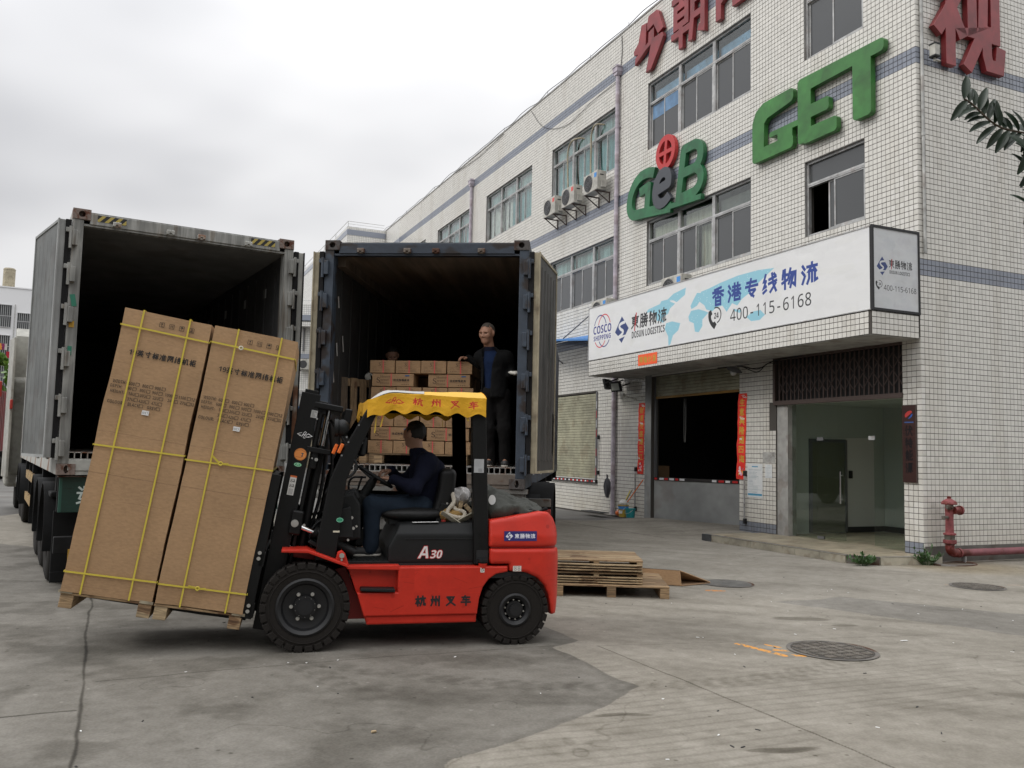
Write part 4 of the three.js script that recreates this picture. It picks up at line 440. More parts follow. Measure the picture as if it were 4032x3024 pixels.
// glass entrance under a folding grille
{
  part('entrance_column', [span(-3.419, -3.12, 0.1, 2.70, -0.24, -0.03)], M.plaster, bld);
  part('grille_beam', [span(-3.47, -0.36, 2.66, 2.74, -0.06, 0.03), span(-3.47, -0.36, 3.55, 3.595, -0.06, 0.03), span(-3.47, -3.42, 2.74, 3.56, -0.06, 0.03)], M.brownIron, bld);
  const gr = new THREE.Group(); gr.name = 'folding_grille'; bld.add(gr);
  for (let k = 0; k < 28; k++) { const x = -3.34 + k * 0.107; part('grille_bar', [span(x - 0.014, x + 0.014, 2.745, 3.555, -0.035, -0.015)], M.brownIron, gr); }
  const lat = []; for (let k = 0; k < 14; k++) { const x = -3.34 + k * 0.214; for (const y of [3.0, 3.3]) lat.push(beam([x, y - 0.13, -0.008], [x + 0.2, y + 0.13, -0.008], 0.016, 0.006), beam([x, y + 0.13, -0.001], [x + 0.2, y - 0.13, -0.001], 0.016, 0.006)); }
  part('lattice', lat, M.brownIron, gr);
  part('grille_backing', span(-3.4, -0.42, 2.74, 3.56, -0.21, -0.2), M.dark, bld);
  const z = -0.14; part('glass_pane', [span(-3.11, -2.46, 0.145, 2.655, z - 0.006, z + 0.006)], M.glassGreen, bld);
  part('glass_pane', [span(-2.45, -1.94, 2.0, 2.655, z - 0.006, z + 0.006), span(-1.93, -1.12, 2.0, 2.655, z - 0.006, z + 0.006)], M.glassGreen, bld);
  part('glass_pane', span(-1.11, -0.43, 0.145, 2.655, z - 0.006, z + 0.006), M.glassGreen, bld);
  const dr = new THREE.Group(); dr.name = 'glass_door'; bld.add(dr); part('leaf', span(-2.45, -1.76, 0.16, 1.99, z - 0.006, z + 0.006), M.glassGreen, dr);
  part('handle', [tube([[-1.84, 0.82, z + 0.05], [-1.84, 1.40, z + 0.05]], 0.016, 10), bar([-1.84, 0.9, z], [-1.84, 0.9, z + 0.05], 0.01), bar([-1.84, 1.33, z], [-1.84, 1.33, z + 0.05], 0.01)], M.chrome, dr);
  part('patch_fitting', [box(0.16, 0.06, 0.03, -2.37, 1.99, z), box(0.16, 0.05, 0.03, -2.37, 0.165, z)], M.aluDark, dr);
  part('patch_fitting', [box(0.14, 0.07, 0.03, -1.15, 2.0, z)], M.alu, bld); part('door_lock', rbox(0.03, 0.16, 0.09, 0.008, -3.44, 1.31, -1.98), M.black, bld);
  // lobby behind the glass
  part('lobby_wall', [span(-3.8, -0.25, 0.1, 2.9, -3.05, -2.95), span(-4.14, -3.46, 0.1, 2.9, -2.94, -0.25), span(-0.34, -0.25, 0.1, 2.9, -2.94, -0.25)], M.lobby, bld);
  part('lobby_ceiling', span(-3.45, -0.35, 2.72, 2.8, -2.94, -0.22), M.lobby, bld);
  part('lobby_skirting', [span(-3.459, -0.35, 0.125, 0.24, -2.949, -2.935), span(-3.459, -3.445, 0.125, 0.24, -2.93, -1.86)], M.dark, bld);
  const d2 = new THREE.Group(); d2.name = 'inner_door'; bld.add(d2); part('leaf', span(-3.455, -3.425, 0.14, 1.96, -1.8, -0.93), M.doorOlive, d2); part('door_frame', [span(-3.458, -3.41, 0.14, 2.02, -0.929, -0.87), span(-3.458, -3.41, 0.14, 2.02, -1.86, -1.801), span(-3.457, -3.411, 1.961, 2.019, -1.8, -0.93)], M.aluDark, d2);
}
// entrance step: dressed stone face in single blocks
{
  const out = [[-3.84, 1.44], [-3.52, 1.44], [-0.30, 1.34], [0.06, 1.02], [0.19, -0.16], [-0.3, -0.2], [-0.36, -2.94], [-3.5, -2.94], [-3.5, -0.2], [-3.84, -0.15]];
  const st = new THREE.Group(); st.name = 'entrance_step'; bld.add(st);
  const g = prism(out.map(([x, z]) => [x, -z]), -0.2, 0.118, 0.004); g.rotateX(-Math.PI / 2); part('slab', g, M.beigeTile, st);
  const edge = (x0, z0, x1, z1, m, n, t = 0.02) => { const L = Math.hypot(x1 - x0, z1 - z0), a = Math.atan2(-(z1 - z0), x1 - x0), nx = -(z1 - z0) / L, nz = (x1 - x0) / L; for (let k = 0; k < n; k++) { const u = (k + 0.5) / n; part('stone', rbox(L / n - 0.006, 0.128, t, 0.003, lerp(x0, x1, u) + nx * -0.0 + (z1 - z0 ? 0 : 0), 0.064, lerp(z0, z1, u) + 0.0, 0, a, 0), m, st); } };
  edge(-3.84, 1.455, -3.55, 1.455, M.slate, 1); edge(-3.54, 1.455, -0.30, 1.352, M.stepStone, 6); edge(-0.295, 1.35, 0.068, 1.03, M.cement, 1); edge(0.07, 1.025, 0.20, -0.16, M.stepStone, 2);
  part('nosing', [prism([[-3.84, -1.468], [-3.55, -1.468], [-0.29, -1.365], [0.08, -1.04], [0.215, 0.16], [0.10, 0.17], [-0.02, -0.94], [-0.34, -1.24], [-3.84, -1.34]], 0.119, 0.1225).rotateX(-Math.PI / 2)], M.slate, st);
  const n = 4; for (let a = 0; a < n; a++) for (let b = 0; b < 2; b++) part('floor_tile', box(0.775, 0.004, 0.6, -3.1 + a * 0.785, 0.1205, 0.9 - b * 0.61), M.beigeTile, st);
}
// ---------------------------------------------------------------- lettering, signs and fittings hung on the warehouse
const onFront = (o, x, y, z, rx = 0, ry = 0, rz = 0) => seat(o, BF, [x, y, z], rx, ry, rz);
const onSide = (o, u, y, off) => seat(o, BF, [off, y, -u], 0, Math.PI / 2, 0);     // u metres along the end wall from the corner
const th = (name, label, cat, group) => thing(name, label, cat, [0, 0, 0], 0, group);
const logoS = (c, x, y, w, h, col, bg) => { c.fillStyle = col; c.beginPath(); c.moveTo(x + w / 2, y); c.lineTo(x + w, y + h * 0.5); c.lineTo(x + w * 0.78, y + h * 0.72); c.lineTo(x + w * 0.24, y + h * 0.72); c.lineTo(x, y + h * 0.55); c.closePath(); c.fill(); c.beginPath(); c.moveTo(x + w * 0.3, y + h * 0.84); c.lineTo(x + w * 0.72, y + h * 0.78); c.lineTo(x + w / 2, y + h); c.closePath(); c.fill(); c.strokeStyle = bg; c.lineWidth = w * 0.12; c.lineCap = 'butt'; c.beginPath(); c.moveTo(x + w * 0.74, y + h * 0.24); c.bezierCurveTo(x + w * 0.1, y + h * 0.26, x + w * 0.34, y + h * 0.46, x + w * 0.52, y + h * 0.52); c.bezierCurveTo(x + w * 0.72, y + h * 0.6, x + w * 0.5, y + h * 0.72, x + w * 0.1, y + h * 0.80); c.stroke(); };
const phone24 = (c, x, y, s, col) => { c.strokeStyle = col; c.fillStyle = col; c.lineCap = 'butt'; c.lineWidth = s * 0.055; c.beginPath(); c.arc(x + s * 0.62, y + s * 0.38, s * 0.34, -1.9, 1.35); c.stroke(); c.beginPath(); c.moveTo(x + s * 0.10, y + s * 0.16); c.quadraticCurveTo(x - s * 0.02, y + s * 0.62, x + s * 0.5, y + s * 0.98); c.lineTo(x + s * 0.66, y + s * 0.78); c.lineTo(x + s * 0.52, y + s * 0.64); c.quadraticCurveTo(x + s * 0.44, y + s * 0.70, x + s * 0.38, y + s * 0.64); c.quadraticCurveTo(x + s * 0.24, y + s * 0.48, x + s * 0.28, y + s * 0.36); c.lineTo(x + s * 0.36, y + s * 0.30); c.lineTo(x + s * 0.28, y + s * 0.10); c.closePath(); c.fill(); drawText(c, '24', x + s * 0.64, y + s * 0.40, s * 0.36, col, 'bold', 'sans-serif', 'center', 0.85); };
{ // long fascia sign
  const P = 224.8, W = 2048, H = 302, X = (x) => (x + 9.12) * P, Y = (y) => (5.33 - y) * P, navy = '#26396f', blk = '#1b1b1d';
  const face = print(W, H, '#dcdcdb', (c) => {
    for (let k = 0; k < 900; k++) { c.fillStyle = `rgba(${rnd() < 0.5 ? '190,188,186' : '232,232,232'},${rr(0.02, 0.07)})`; c.beginPath(); c.ellipse(rr(0, W), rr(0, H), rr(6, 70), rr(4, 26), 0, 0, 7); c.fill(); }
    // map of the continents in pale blue
    const land = (pts, dx = 0, dy = 0) => { c.fillStyle = '#8fc3d2'; c.beginPath(); pts.split(' ').map((q) => q.split(',').map(Number)).forEach(([a, b], i) => { const x = X(-6.5) + a * 7.3 + rr(-2, 2), y = Y(5.17) + b * 2.62 + rr(-2, 2); i ? c.lineTo(x, y) : c.moveTo(x, y); }); c.fill(); };
    land('0,28 4,21 10,20 18,17 20,12 28,12 31,18 36,24 30,30 28,40 22,44 21,48 24,52 22,54 18,50 15,48 13,38 9,30 5,27'); land('26,14 34,4 48,0 47,12 38,22 34,16'); land('26,56 33,55 42,62 40,74 34,82 31,98 29,100 28,82 24,66');
    land('53,36 56,26 60,14 66,18 64,28 60,38 54,42'); land('51,54 54,45 62,44 68,50 72,54 66,64 66,76 62,86 58,84 57,68 52,62'); land('62,30 64,14 72,12 84,8 100,4 118,4 132,8 124,18 118,26 112,24 112,36 104,44 100,54 95,48 90,60 86,48 80,48 76,54 70,48 68,40'); land('96,58 104,64 102,67 97,62'); land('108,76 114,70 120,70 124,78 120,86 112,84');
    c.fillStyle = 'rgba(225,240,244,.8)'; for (let k = 0; k < 260; k++) { const x = rr(X(-6.4), X(-1.6)), y = rr(Y(5.12), Y(4.2)), px = c.getImageData(x | 0, y | 0, 1, 1).data; if (px[2] - px[0] > 40) { c.beginPath(); c.arc(x, y, 1.7, 0, 7); c.fill(); } }
    // shipping roundel
    const cx = X(-8.45), cy = Y(4.66); for (const [a, b, col] of [[-0.10, 0, '#2c2f74'], [0.10, 0, '#c8363f']]) { c.strokeStyle = col; c.lineWidth = 6; c.beginPath(); c.ellipse(cx + a * P, cy - 10, 0.31 * P, 0.38 * P, 0, Math.PI * 1.06, Math.PI * 1.94); c.stroke(); c.beginPath(); c.ellipse(cx - a * P, cy + 4, 0.30 * P, 0.36 * P, 0, Math.PI * 0.12, Math.PI * 0.88); c.stroke(); }
    c.fillStyle = '#dcdcdb'; c.fillRect(X(-8.97), Y(4.85), 1.0 * P, 0.42 * P); drawText(c, 'COSCO', cx, Y(4.73), 62, '#27297a', 'bold', 'sans-serif', 'center', 1.0); drawText(c, 'SHIPPING', cx, Y(4.52), 38, '#27297a', 'bold', 'sans-serif', 'center', 1.08);
    logoS(c, X(-7.83), Y(4.92), 0.62 * P, 0.64 * P, navy, '#dcdcdb');
    [...'东胜物流'].forEach((ch, i) => drawChar(c, ch, X(-7.08) + i * 0.372 * P, Y(4.86), 0.30 * P, 0.31 * P, 8.5, blk, 0.08)); c.strokeStyle = '#b8272d'; c.lineWidth = 9; c.beginPath(); c.moveTo(X(-6.88), Y(4.9)); c.lineTo(X(-6.95), Y(4.52)); c.stroke();
    drawText(c, 'DOSUN LOGISTICS', X(-7.08), Y(4.41), 48, blk, 'bold', 'sans-serif', 'left', 0.73);
    [...'香港专线物流'].forEach((ch, i) => drawChar(c, ch, X(-4.03) + i * 0.505 * P, Y(4.99), 0.36 * P, 0.345 * P, 12, '#27408a', 0));
    phone24(c, X(-4.2), Y(4.62), 0.46 * P, blk); [...'400-115-6168'].forEach((ch, i) => drawText(c, ch, X(-3.46) + (i + 0.4) * 0.184 * P, Y(4.37), 72, blk, '', 'sans-serif', 'center', ch === '1' ? 0.8 : 1.0));
  }, 0.35);
  const t = th('fascia_sign', 'long white logistics company sign with blue world map above the loading dock', 'sign'); seat(t, BF, [0, 0, 0]);
  raw('front_panel', sheet(9.10, 1.345, -4.565, 4.655, 1.0815), face, t);
  part('sign_frame', [span(-9.14, 0.0, 3.985, 4.0, 1.02, 1.092), span(-9.14, 0.0, 5.325, 5.345, 1.02, 1.092), span(-9.14, -9.115, 4.0, 5.325, 1.02, 1.092)], M.alu, t); part('backing_panel', [span(-9.11, -0.02, 4.0, 5.324, 1.04, 1.0805), span(-9.11, -9.09, 4.0, 5.32, 0.03, 1.04)], M.alu, t);
  const side = print(512, 640, '#c9cbcc', (c) => { for (let k = 0; k < 200; k++) { c.fillStyle = `rgba(150,152,155,${rr(0.02, 0.06)})`; c.beginPath(); c.ellipse(rr(0, 512), rr(0, 640), rr(10, 80), rr(10, 60), 0, 0, 7); c.fill(); } const s = 480; logoS(c, 45, 225, 120, 150, '#26396f', '#c9cbcc'); [...'东胜物流'].forEach((ch, i) => drawChar(c, ch, 180 + i * 66, 240, 54, 66, 7, '#222')); c.strokeStyle = '#b8272d'; c.lineWidth = 6; c.beginPath(); c.moveTo(212, 236); c.lineTo(204, 316); c.stroke(); drawText(c, 'DOSUN LOGISTICS', 182, 340, 38, '#222', 'bold', 'sans-serif', 'left', 0.68); phone24(c, 25, 415, 80, '#222'); drawText(c, '400-115-6168', 118, 470, 60, '#222', '', 'sans-serif', 'left', 0.98); }, 0.3);
  raw('side_panel', sheet(1.03, 1.30, 0.012, 4.67, 0.535, 0, Math.PI / 2), side, t); part('panel_backing', span(-0.015, 0.010, 4.01, 5.33, 0.02, 1.035), M.black, t);
  part('panel_frame', [span(-0.016, 0.026, 3.985, 4.025, 0.012, 1.075), span(-0.016, 0.026, 5.32, 5.36, 0.012, 1.075), span(-0.016, 0.026, 4.025, 5.32, 0.012, 0.045), span(-0.016, 0.026, 4.025, 5.32, 1.03, 1.075)], M.black, t);
}
// green board letters
{
  const letters = (name, label, cat, draw, x, y, w, h, depth, m, z0 = 0.03) => { const t = th(name, label, cat); onFront(t, x, y, z0); part('face', boardLetter(draw, w, h, depth, 0.004), m, t); part('stand_off', [cyl(0.012, 0.012, 0.06, w * 0.3, h * 0.3, -0.01, 'z', 6), cyl(0.012, 0.012, 0.06, w * 0.55, h * 0.55, -0.01, 'z', 6)], M.dark, t); return t; };
  // GET, drawn in metres within 3.42 x 1.40
  const t = th('letter_sign', 'large grass green cut letters GET on the tiled front', 'sign'); onFront(t, -3.95, 7.62, 0.04);
  part('letter_board', boardLetter((c, W, H) => {
    const k = H / 1.40, X = (x) => (x + 3.95) * k, Y = (y) => (9.02 - y) * k; c.fillStyle = '#000'; c.lineJoin = 'round';
    const pg = (pts, r) => { c.beginPath(); pts.forEach(([a, b], i) => (i ? c.lineTo(X(a), Y(b)) : c.moveTo(X(a), Y(b)))); c.closePath(); c.fill(); c.lineWidth = r * 2 * k; c.strokeStyle = '#000'; c.stroke(); };
    pg([[-3.85, 7.77], [-3.85, 8.52], [-3.76, 8.70], [-3.58, 8.79], [-2.82, 8.80], [-2.82, 8.70], [-3.52, 8.60], [-3.66, 8.48], [-3.68, 7.86], [-3.60, 7.86], [-2.83, 7.86], [-2.83, 7.77]], 0.09);
    pg([[-3.38, 8.12], [-3.38, 8.15], [-2.5, 8.14], [-2.5, 8.10]], 0.04); pg([[-3.11, 7.78], [-3.11, 8.09], [-2.83, 8.09], [-2.83, 7.78]], 0.07);
    pg([[-2.53, 7.74], [-2.53, 8.88], [-0.60, 8.84], [-0.60, 8.76], [-0.86, 8.76], [-2.30, 8.74], [-2.34, 8.66], [-2.34, 7.74]], 0.08); pg([[-2.36, 8.16], [-2.36, 8.30], [-1.86, 8.30], [-1.86, 8.16]], 0.06); pg([[-2.4, 7.70], [-2.4, 7.86], [-1.68, 7.85], [-1.68, 7.70]], 0.07); pg([[-1.16, 7.72], [-1.16, 8.8], [-0.88, 8.8], [-0.88, 7.72]], 0.07);
  }, 3.45, 1.40, 0.11, 0.004, 260), M.greenLetter, t);
  const g = th('logo_sign', 'green GeB logo with red crossed ring and dark letter e', 'sign'); onFront(g, -8.92, 7.36, 0.04);
  const DRAW = (fn) => (c, W, H) => { const k = H / 2.05; c.save(); c.scale(k, k); c.translate(8.92, 0); c.lineCap = 'butt'; c.lineJoin = 'round'; c.fillStyle = c.strokeStyle = '#000'; fn(c, (y) => 9.41 - y); c.restore(); };
  part('letter_board', boardLetter(DRAW((c, Y) => {
    c.lineWidth = 0.26; c.beginPath(); c.moveTo(-7.62, Y(8.62)); c.bezierCurveTo(-8.1, Y(8.80), -8.52, Y(8.70), -8.72, Y(8.30)); c.bezierCurveTo(-8.85, Y(7.95), -8.70, Y(7.72), -8.35, Y(7.74)); c.lineTo(-6.9, Y(7.56)); c.stroke();
    c.lineWidth = 0.24; c.beginPath(); c.moveTo(-8.28, Y(8.28)); c.lineTo(-7.88, Y(8.34)); c.lineTo(-7.94, Y(7.78)); c.stroke(); c.lineWidth = 0.13; c.beginPath(); c.moveTo(-8.3, Y(7.66)); c.lineTo(-5.70, Y(7.50)); c.stroke();
    c.lineWidth = 0.23; c.beginPath(); c.moveTo(-6.60, Y(7.62)); c.lineTo(-6.38, Y(8.80)); c.lineTo(-5.98, Y(8.80)); c.bezierCurveTo(-5.66, Y(8.78), -5.64, Y(8.34), -5.95, Y(8.24)); c.lineTo(-6.42, Y(8.24)); c.moveTo(-5.95, Y(8.24)); c.bezierCurveTo(-5.64, Y(8.16), -5.64, Y(7.72), -6.0, Y(7.68)); c.lineTo(-6.55, Y(7.66)); c.stroke();
  }), 3.35, 2.05, 0.10, 0.004, 260), M.deepGreen, g);
  part('letter_board', boardLetter(DRAW((c, Y) => { c.lineWidth = 0.25; c.beginPath(); c.moveTo(-7.50, Y(8.10)); c.lineTo(-6.96, Y(8.16)); c.bezierCurveTo(-6.88, Y(8.58), -7.42, Y(8.62), -7.52, Y(8.12)); c.bezierCurveTo(-7.58, Y(7.72), -7.2, Y(7.62), -6.92, Y(7.86)); c.stroke(); }), 3.35, 2.05, 0.10, 0.004, 260).map((q) => q.translate(0, 0, 0.03)), M.charLetter, g);
  part('ring', boardLetter(DRAW((c, Y) => { c.lineWidth = 0.14; c.beginPath(); c.ellipse(-7.14, Y(8.98), 0.34, 0.36, 0.2, 0, 7); c.stroke(); c.lineWidth = 0.10; c.beginPath(); c.moveTo(-7.46, Y(8.98)); c.lineTo(-6.82, Y(8.98)); c.moveTo(-7.18, Y(8.64)); c.lineTo(-7.10, Y(9.32)); c.stroke(); }), 3.35, 2.05, 0.10, 0.004, 260), M.redLogo, g);
  // red characters
  const red = (label, draw, x, y, w, h, fn = onFront) => { const o = th('red_character', label, 'sign letter'); fn(o, x, y, 0.03); part('board', boardLetter(draw, w, h, 0.10, 0.004, 240), M.redLetter, o); return o; };
  red('angular red character under the roof edge beside the lilac drainpipe', (c, W, H) => { const k = H / 1.5, X = (x) => (x + 8.68) * k, Y = (y) => (12.84 - y) * k; c.fillStyle = '#000'; const pg = (p) => { c.beginPath(); p.forEach(([a, b], i) => (i ? c.lineTo(X(a), Y(b)) : c.moveTo(X(a), Y(b)))); c.closePath(); c.fill(); };
    pg([[-8.28, 12.72], [-8.04, 12.68], [-8.08, 12.1], [-8.3, 11.98], [-8.62, 12.04], [-8.64, 12.16], [-8.42, 12.3]]); pg([[-8.02, 12.62], [-7.95, 12.82], [-7.58, 12.82], [-7.50, 12.74], [-7.28, 12.22], [-7.52, 12.16], [-7.72, 12.5], [-8.0, 12.44]]); pg([[-8.56, 11.96], [-8.58, 11.76], [-8.02, 11.98], [-7.84, 12.02], [-8.06, 11.36], [-7.82, 11.36], [-7.5, 11.72], [-7.28, 12.0], [-7.32, 12.12], [-7.7, 12.14], [-7.70, 12.42], [-7.94, 12.38], [-7.96, 12.13]]); }, -8.68, 11.34, 1.5, 1.5);
  red('second red character under the roof edge, of stacked boxes and strokes', (c, W, H) => drawChar(c, '朝', W * 0.08, H * 0.06, W * 0.84, H * 0.88, H * 0.105, '#000', 0.0), -6.98, 11.33, 1.5, 1.56);
  red('third red character under the roof edge, cut by the top of the photo', (c, W, H) => drawChar(c, '阳', W * 0.08, H * 0.06, W * 0.84, H * 0.88, H * 0.12, '#000', 0.0), -5.28, 11.33, 1.45, 1.56);
  red('big red character high on the end wall of the warehouse', (c, W, H) => drawChar(c, '视', W * 0.06, H * 0.05, W * 0.86, H * 0.88, H * 0.125, '#000', 0.0), 0.26, 8.26, 1.86, 1.86, onSide);
}
// red paper couplets with gold writing
{
  const strip = (label, chars, x, y0, y1, w, lean) => {
    const h = y1 - y0, g = new THREE.PlaneGeometry(w, h, 4, 40), p = g.attributes.position; for (let i = 0; i < p.count; i++) { const v = p.getY(i) / h; p.setX(i, p.getX(i) + lean * (v - 0.5) + 0.008 * Math.sin(v * 17)); p.setZ(i, 0.006 + 0.006 * Math.sin(v * 23 + p.getX(i) * 9) + 0.004 * Math.sin(v * 51)); } g.computeVertexNormals();
    const m = print(160, 1060, '#dc2a22', (c, W, H) => { for (let k = 0; k < 120; k++) { c.fillStyle = `rgba(${rnd() < 0.5 ? '255,90,70' : '180,20,20'},${rr(0.05, 0.16)})`; c.beginPath(); c.ellipse(rr(0, W), rr(0, H), rr(3, 26), rr(3, 40), 0, 0, 7); c.fill(); } c.strokeStyle = 'rgba(235,170,60,.5)'; c.lineWidth = 3; c.strokeRect(8, 8, W - 16, H - 16); [...chars].forEach((ch, i) => drawChar(c, ch, 34 + rr(-6, 6), 66 + i * 116, 92, 92, 12, '#c79a35')); for (let k = 0; k < 14; k++) { c.fillStyle = ['#e9c8c8', '#3a2030', '#d89ab0', '#d8b050'][k % 4]; c.beginPath(); c.ellipse(rr(40, 120), rr(900, 1010), rr(8, 22), rr(8, 22), 0, 0, 7); c.fill(); } }, 0.7);
    const o = raw(numbered('red_banner'), g, m, scene); tag(o, label, 'banner'); onFront(o, x, (y0 + y1) / 2, 0.004); return o;
  };
  strip('narrow red paper banner with gold characters between the lilac pipe and the dock', '财源茂盛达三江', -8.28, 1.15, 2.92, 0.28, 0.03); strip('red paper banner with gold characters on the pillar right of the open dock', '生意兴隆通四海', -4.42, 1.16, 2.95, 0.27, 0.06);
  const m = print(300, 100, '#ee5a2c', (c, W, H) => { for (let k = 0; k < 40; k++) { c.fillStyle = `rgba(255,150,110,${rr(0.05, 0.2)})`; c.beginPath(); c.ellipse(rr(0, W), rr(0, H), rr(3, 30), rr(3, 20), 0, 0, 7); c.fill(); } [...'转轮如货'].forEach((ch, i) => drawChar(c, ch, 20 + i * 69, 20, 54, 60, 7, '#b98f35')); }, 0.7);
  const o = raw(numbered('paper_notice'), sheet(0.78, 0.255), m, scene); tag(o, 'orange paper slip with gold characters below the long fascia sign', 'paper notice'); onFront(o, -6.385, 3.785, 1.086);
}
{ // papers and plates on the pillar
  const doc = (w, h, tint) => print(160, 230, '#d6d8d8', (c, W, H) => { for (let k = 0; k < 40; k++) { c.fillStyle = `rgba(200,205,206,${rr(0.2, 0.6)})`; c.fillRect(rr(0, W), rr(0, H), rr(10, 60), rr(5, 30)); } c.fillStyle = tint; c.fillRect(W * 0.3, 16, W * 0.4, 7); c.fillRect(6, H - 26, W - 12, 14); for (let y = 40; y < H - 36; y += 9) { c.fillStyle = `rgba(90,110,120,${rr(0.1, 0.5)})`; c.fillRect(12, y, rr(40, W - 26), 3); } }, 0.5);
  const put = (w, h, x, y, m, label, cat = 'paper notice') => { const o = raw(numbered('paper_notice'), sheet(w, h), m, scene); tag(o, label, cat); onFront(o, x, y, 0.005); };
  put(0.46, 0.68, -4.04, 1.15, doc(1, 1, '#4d93b4'), 'large weathered notice with blue lower border on the dock pillar'); put(0.20, 0.27, -3.63, 1.35, doc(1, 1, '#b7bcc0'), 'small faded white sheet beside the larger notice on the dock pillar'); put(0.36, 0.22, -3.62, 1.62, M.plaster, 'blank cream card above the small faded sheet on the pillar');
  const pq = print(128, 512, '#3a2320', (c, W, H) => { for (let k = 0; k < 300; k++) { c.fillStyle = `rgba(${rnd() < 0.5 ? '80,52,46' : '28,16,15'},.12)`; c.fillRect(0, rr(0, H), W, rr(1, 5)); } c.fillStyle = '#b23a3a'; c.beginPath(); c.ellipse(62, 58, 38, 20, -0.4, 2.6, 6.4); c.lineTo(70, 62); c.fill(); c.fillStyle = '#2f58a8'; c.beginPath(); c.ellipse(70, 72, 34, 14, -0.4, -0.4, 2.2); c.fill(); c.fillStyle = '#3a5890'; c.fillRect(22, 108, 88, 8); [...'伏特能源'].forEach((ch, i) => drawChar(c, ch, 30, 136 + i * 82, 66, 66, 10, '#121013')); }, 0.4);
  const t = th('company_plaque', 'dark brown vertical plaque with black characters on the corner pillar', 'plaque'); onFront(t, -0.225, 1.893, 0.004); part('board', rbox(0.27, 1.26, 0.03, 0.004, 0, 0, 0.016), M.brownIron, t); raw('lettering', sheet(0.26, 1.25, 0, 0, 0.0325), pq, t);
}
// drainpipes
function drain(x, y0, y1, label) { const t = th('drainpipe', label, 'drainpipe'); onFront(t, x, 0, 0.075); part('pipe', cyl(0.058, 0.058, y1 - y0, 0, (y0 + y1) / 2, 0, 'y', 18), M.pvc, t); part('hopper', [rbox(0.24, 0.17, 0.2, 0.01, 0, y1 + 0.11, 0), prism([[-0.07, y1 - 0.06], [0.07, y1 - 0.06], [0.115, y1 + 0.03], [-0.115, y1 + 0.03]], -0.08, 0.08, 0.004), rbox(0.27, 0.03, 0.23, 0.008, 0, y1 + 0.17, 0), cyl(0.05, 0.05, 0.14, 0, y1 + 0.22, -0.02, 'z', 12)], M.pvc, t); for (let y = y0 + 0.9; y < y1; y += 1.9) part('coupling', [cyl(0.066, 0.066, 0.07, 0, y, 0, 'y', 18), box(0.17, 0.025, 0.02, 0, y, -0.06)], M.pvc, t); return t; }
drain(-9.53, 0.06, 11.95, 'lilac drainpipe with square hopper running down between the window bays to the ground'); drain(-20.46, 4.9, 11.95, 'lilac drainpipe with hopper farther along the tiled front');
{ const t = th('white_conduit', 'thin white plastic pipe down the end wall beside the building corner', 'pipe'); onSide(t, 0.1, 0, 0.035); part('pipe', [cyl(0.027, 0.027, 2.35, 0, 8.2, 0, 'y', 12), cyl(0.024, 0.024, 2.0, 0, 6.02, 0, 'y', 12), cyl(0.027, 0.027, 3, 0, 10.9, 0, 'y', 12)], M.whitePipe, t); part('coupling', cyl(0.033, 0.033, 0.05, 0, 7.03, 0, 'y', 12), M.whitePipe, t); }
{ const t = th('security_camera', 'white box security camera on a bracket beside the big red character', 'security camera'); onSide(t, 0.25, 8.42, 0.0); part('housing', rbox(0.11, 0.19, 0.12, 0.012, 0, 0.03, 0.16), M.acWhite, t); part('end_cap', [rbox(0.125, 0.03, 0.135, 0.008, 0, 0.135, 0.16), rbox(0.125, 0.03, 0.135, 0.008, 0, -0.075, 0.16)], M.black, t); part('bracket', [beam([0.02, -0.12, 0.15], [0.30, -0.03, 0.02], 0.03, 0.03), cyl(0.02, 0.02, 0.09, 0.01, -0.1, 0.15, 'y', 10)], M.acWhite, t); }
// air conditioner outdoor units
function airCon(x, y, z, label, sticker, w = 0.78, h = 0.54, brackets = true) {
  const t = th('air_conditioner', label, 'air conditioner'); onFront(t, x, y, z); part('casing', rbox(w, h, 0.28, 0.02, w / 2, h / 2, 0.14), M.acWhite, t); part('fan_grille', [cyl(h * 0.42, h * 0.42, 0.012, w * 0.36, h * 0.5, 0.284, 'z', 32)], M.acDark, t);
  const rings = []; for (const r of [0.10, 0.2, 0.3, 0.4]) { const g = new THREE.TorusGeometry(h * r, 0.005, 5, 28); g.translate(w * 0.36, h * 0.5, 0.293); rings.push(g); } for (let k = 0; k < 8; k++) { const a = (k / 8) * Math.PI * 2; rings.push(bar([w * 0.36, h * 0.5, 0.293], [w * 0.36 + Math.cos(a) * h * 0.41, h * 0.5 + Math.sin(a) * h * 0.41, 0.293], 0.004, 5)); } part('grille_wire', rings, M.aluDark, t);
  part('maker_label', box(0.13, 0.12, 0.003, w * 0.86, h * 0.78, 0.283), sticker, t); part('valve_cover', rbox(0.05, 0.2, 0.16, 0.01, w + 0.026, h * 0.3, 0.1), M.acWhite, t); part('grab_hole', [box(0.006, 0.035, 0.11, w + 0.001, h * 0.78, 0.14)], M.acDark, t);
  if (brackets) for (const bx of [0.1, w - 0.1]) part('bracket', [beam([bx, -0.015, -z], [bx, -0.015, 0.3], 0.03, 0.03), beam([bx, -0.3, -z + 0.01], [bx, -0.02, 0.26], 0.025, 0.025), beam([bx, -0.3, -z + 0.015], [bx, 0, -z + 0.015], 0.025, 0.025)], M.brownIron, t);
  return t;
}
airCon(-13.22, 8.78, 0.18, 'leftmost of three outdoor air conditioners on brackets under the teal window', M.redStrap); airCon(-12.02, 8.78, 0.18, 'middle of three outdoor air conditioners on brackets, with a hose up to the window', M.redStrap); airCon(-10.68, 8.80, 0.18, 'rightmost of three outdoor air conditioners, with blue label, beside the lilac drainpipe', M.label);
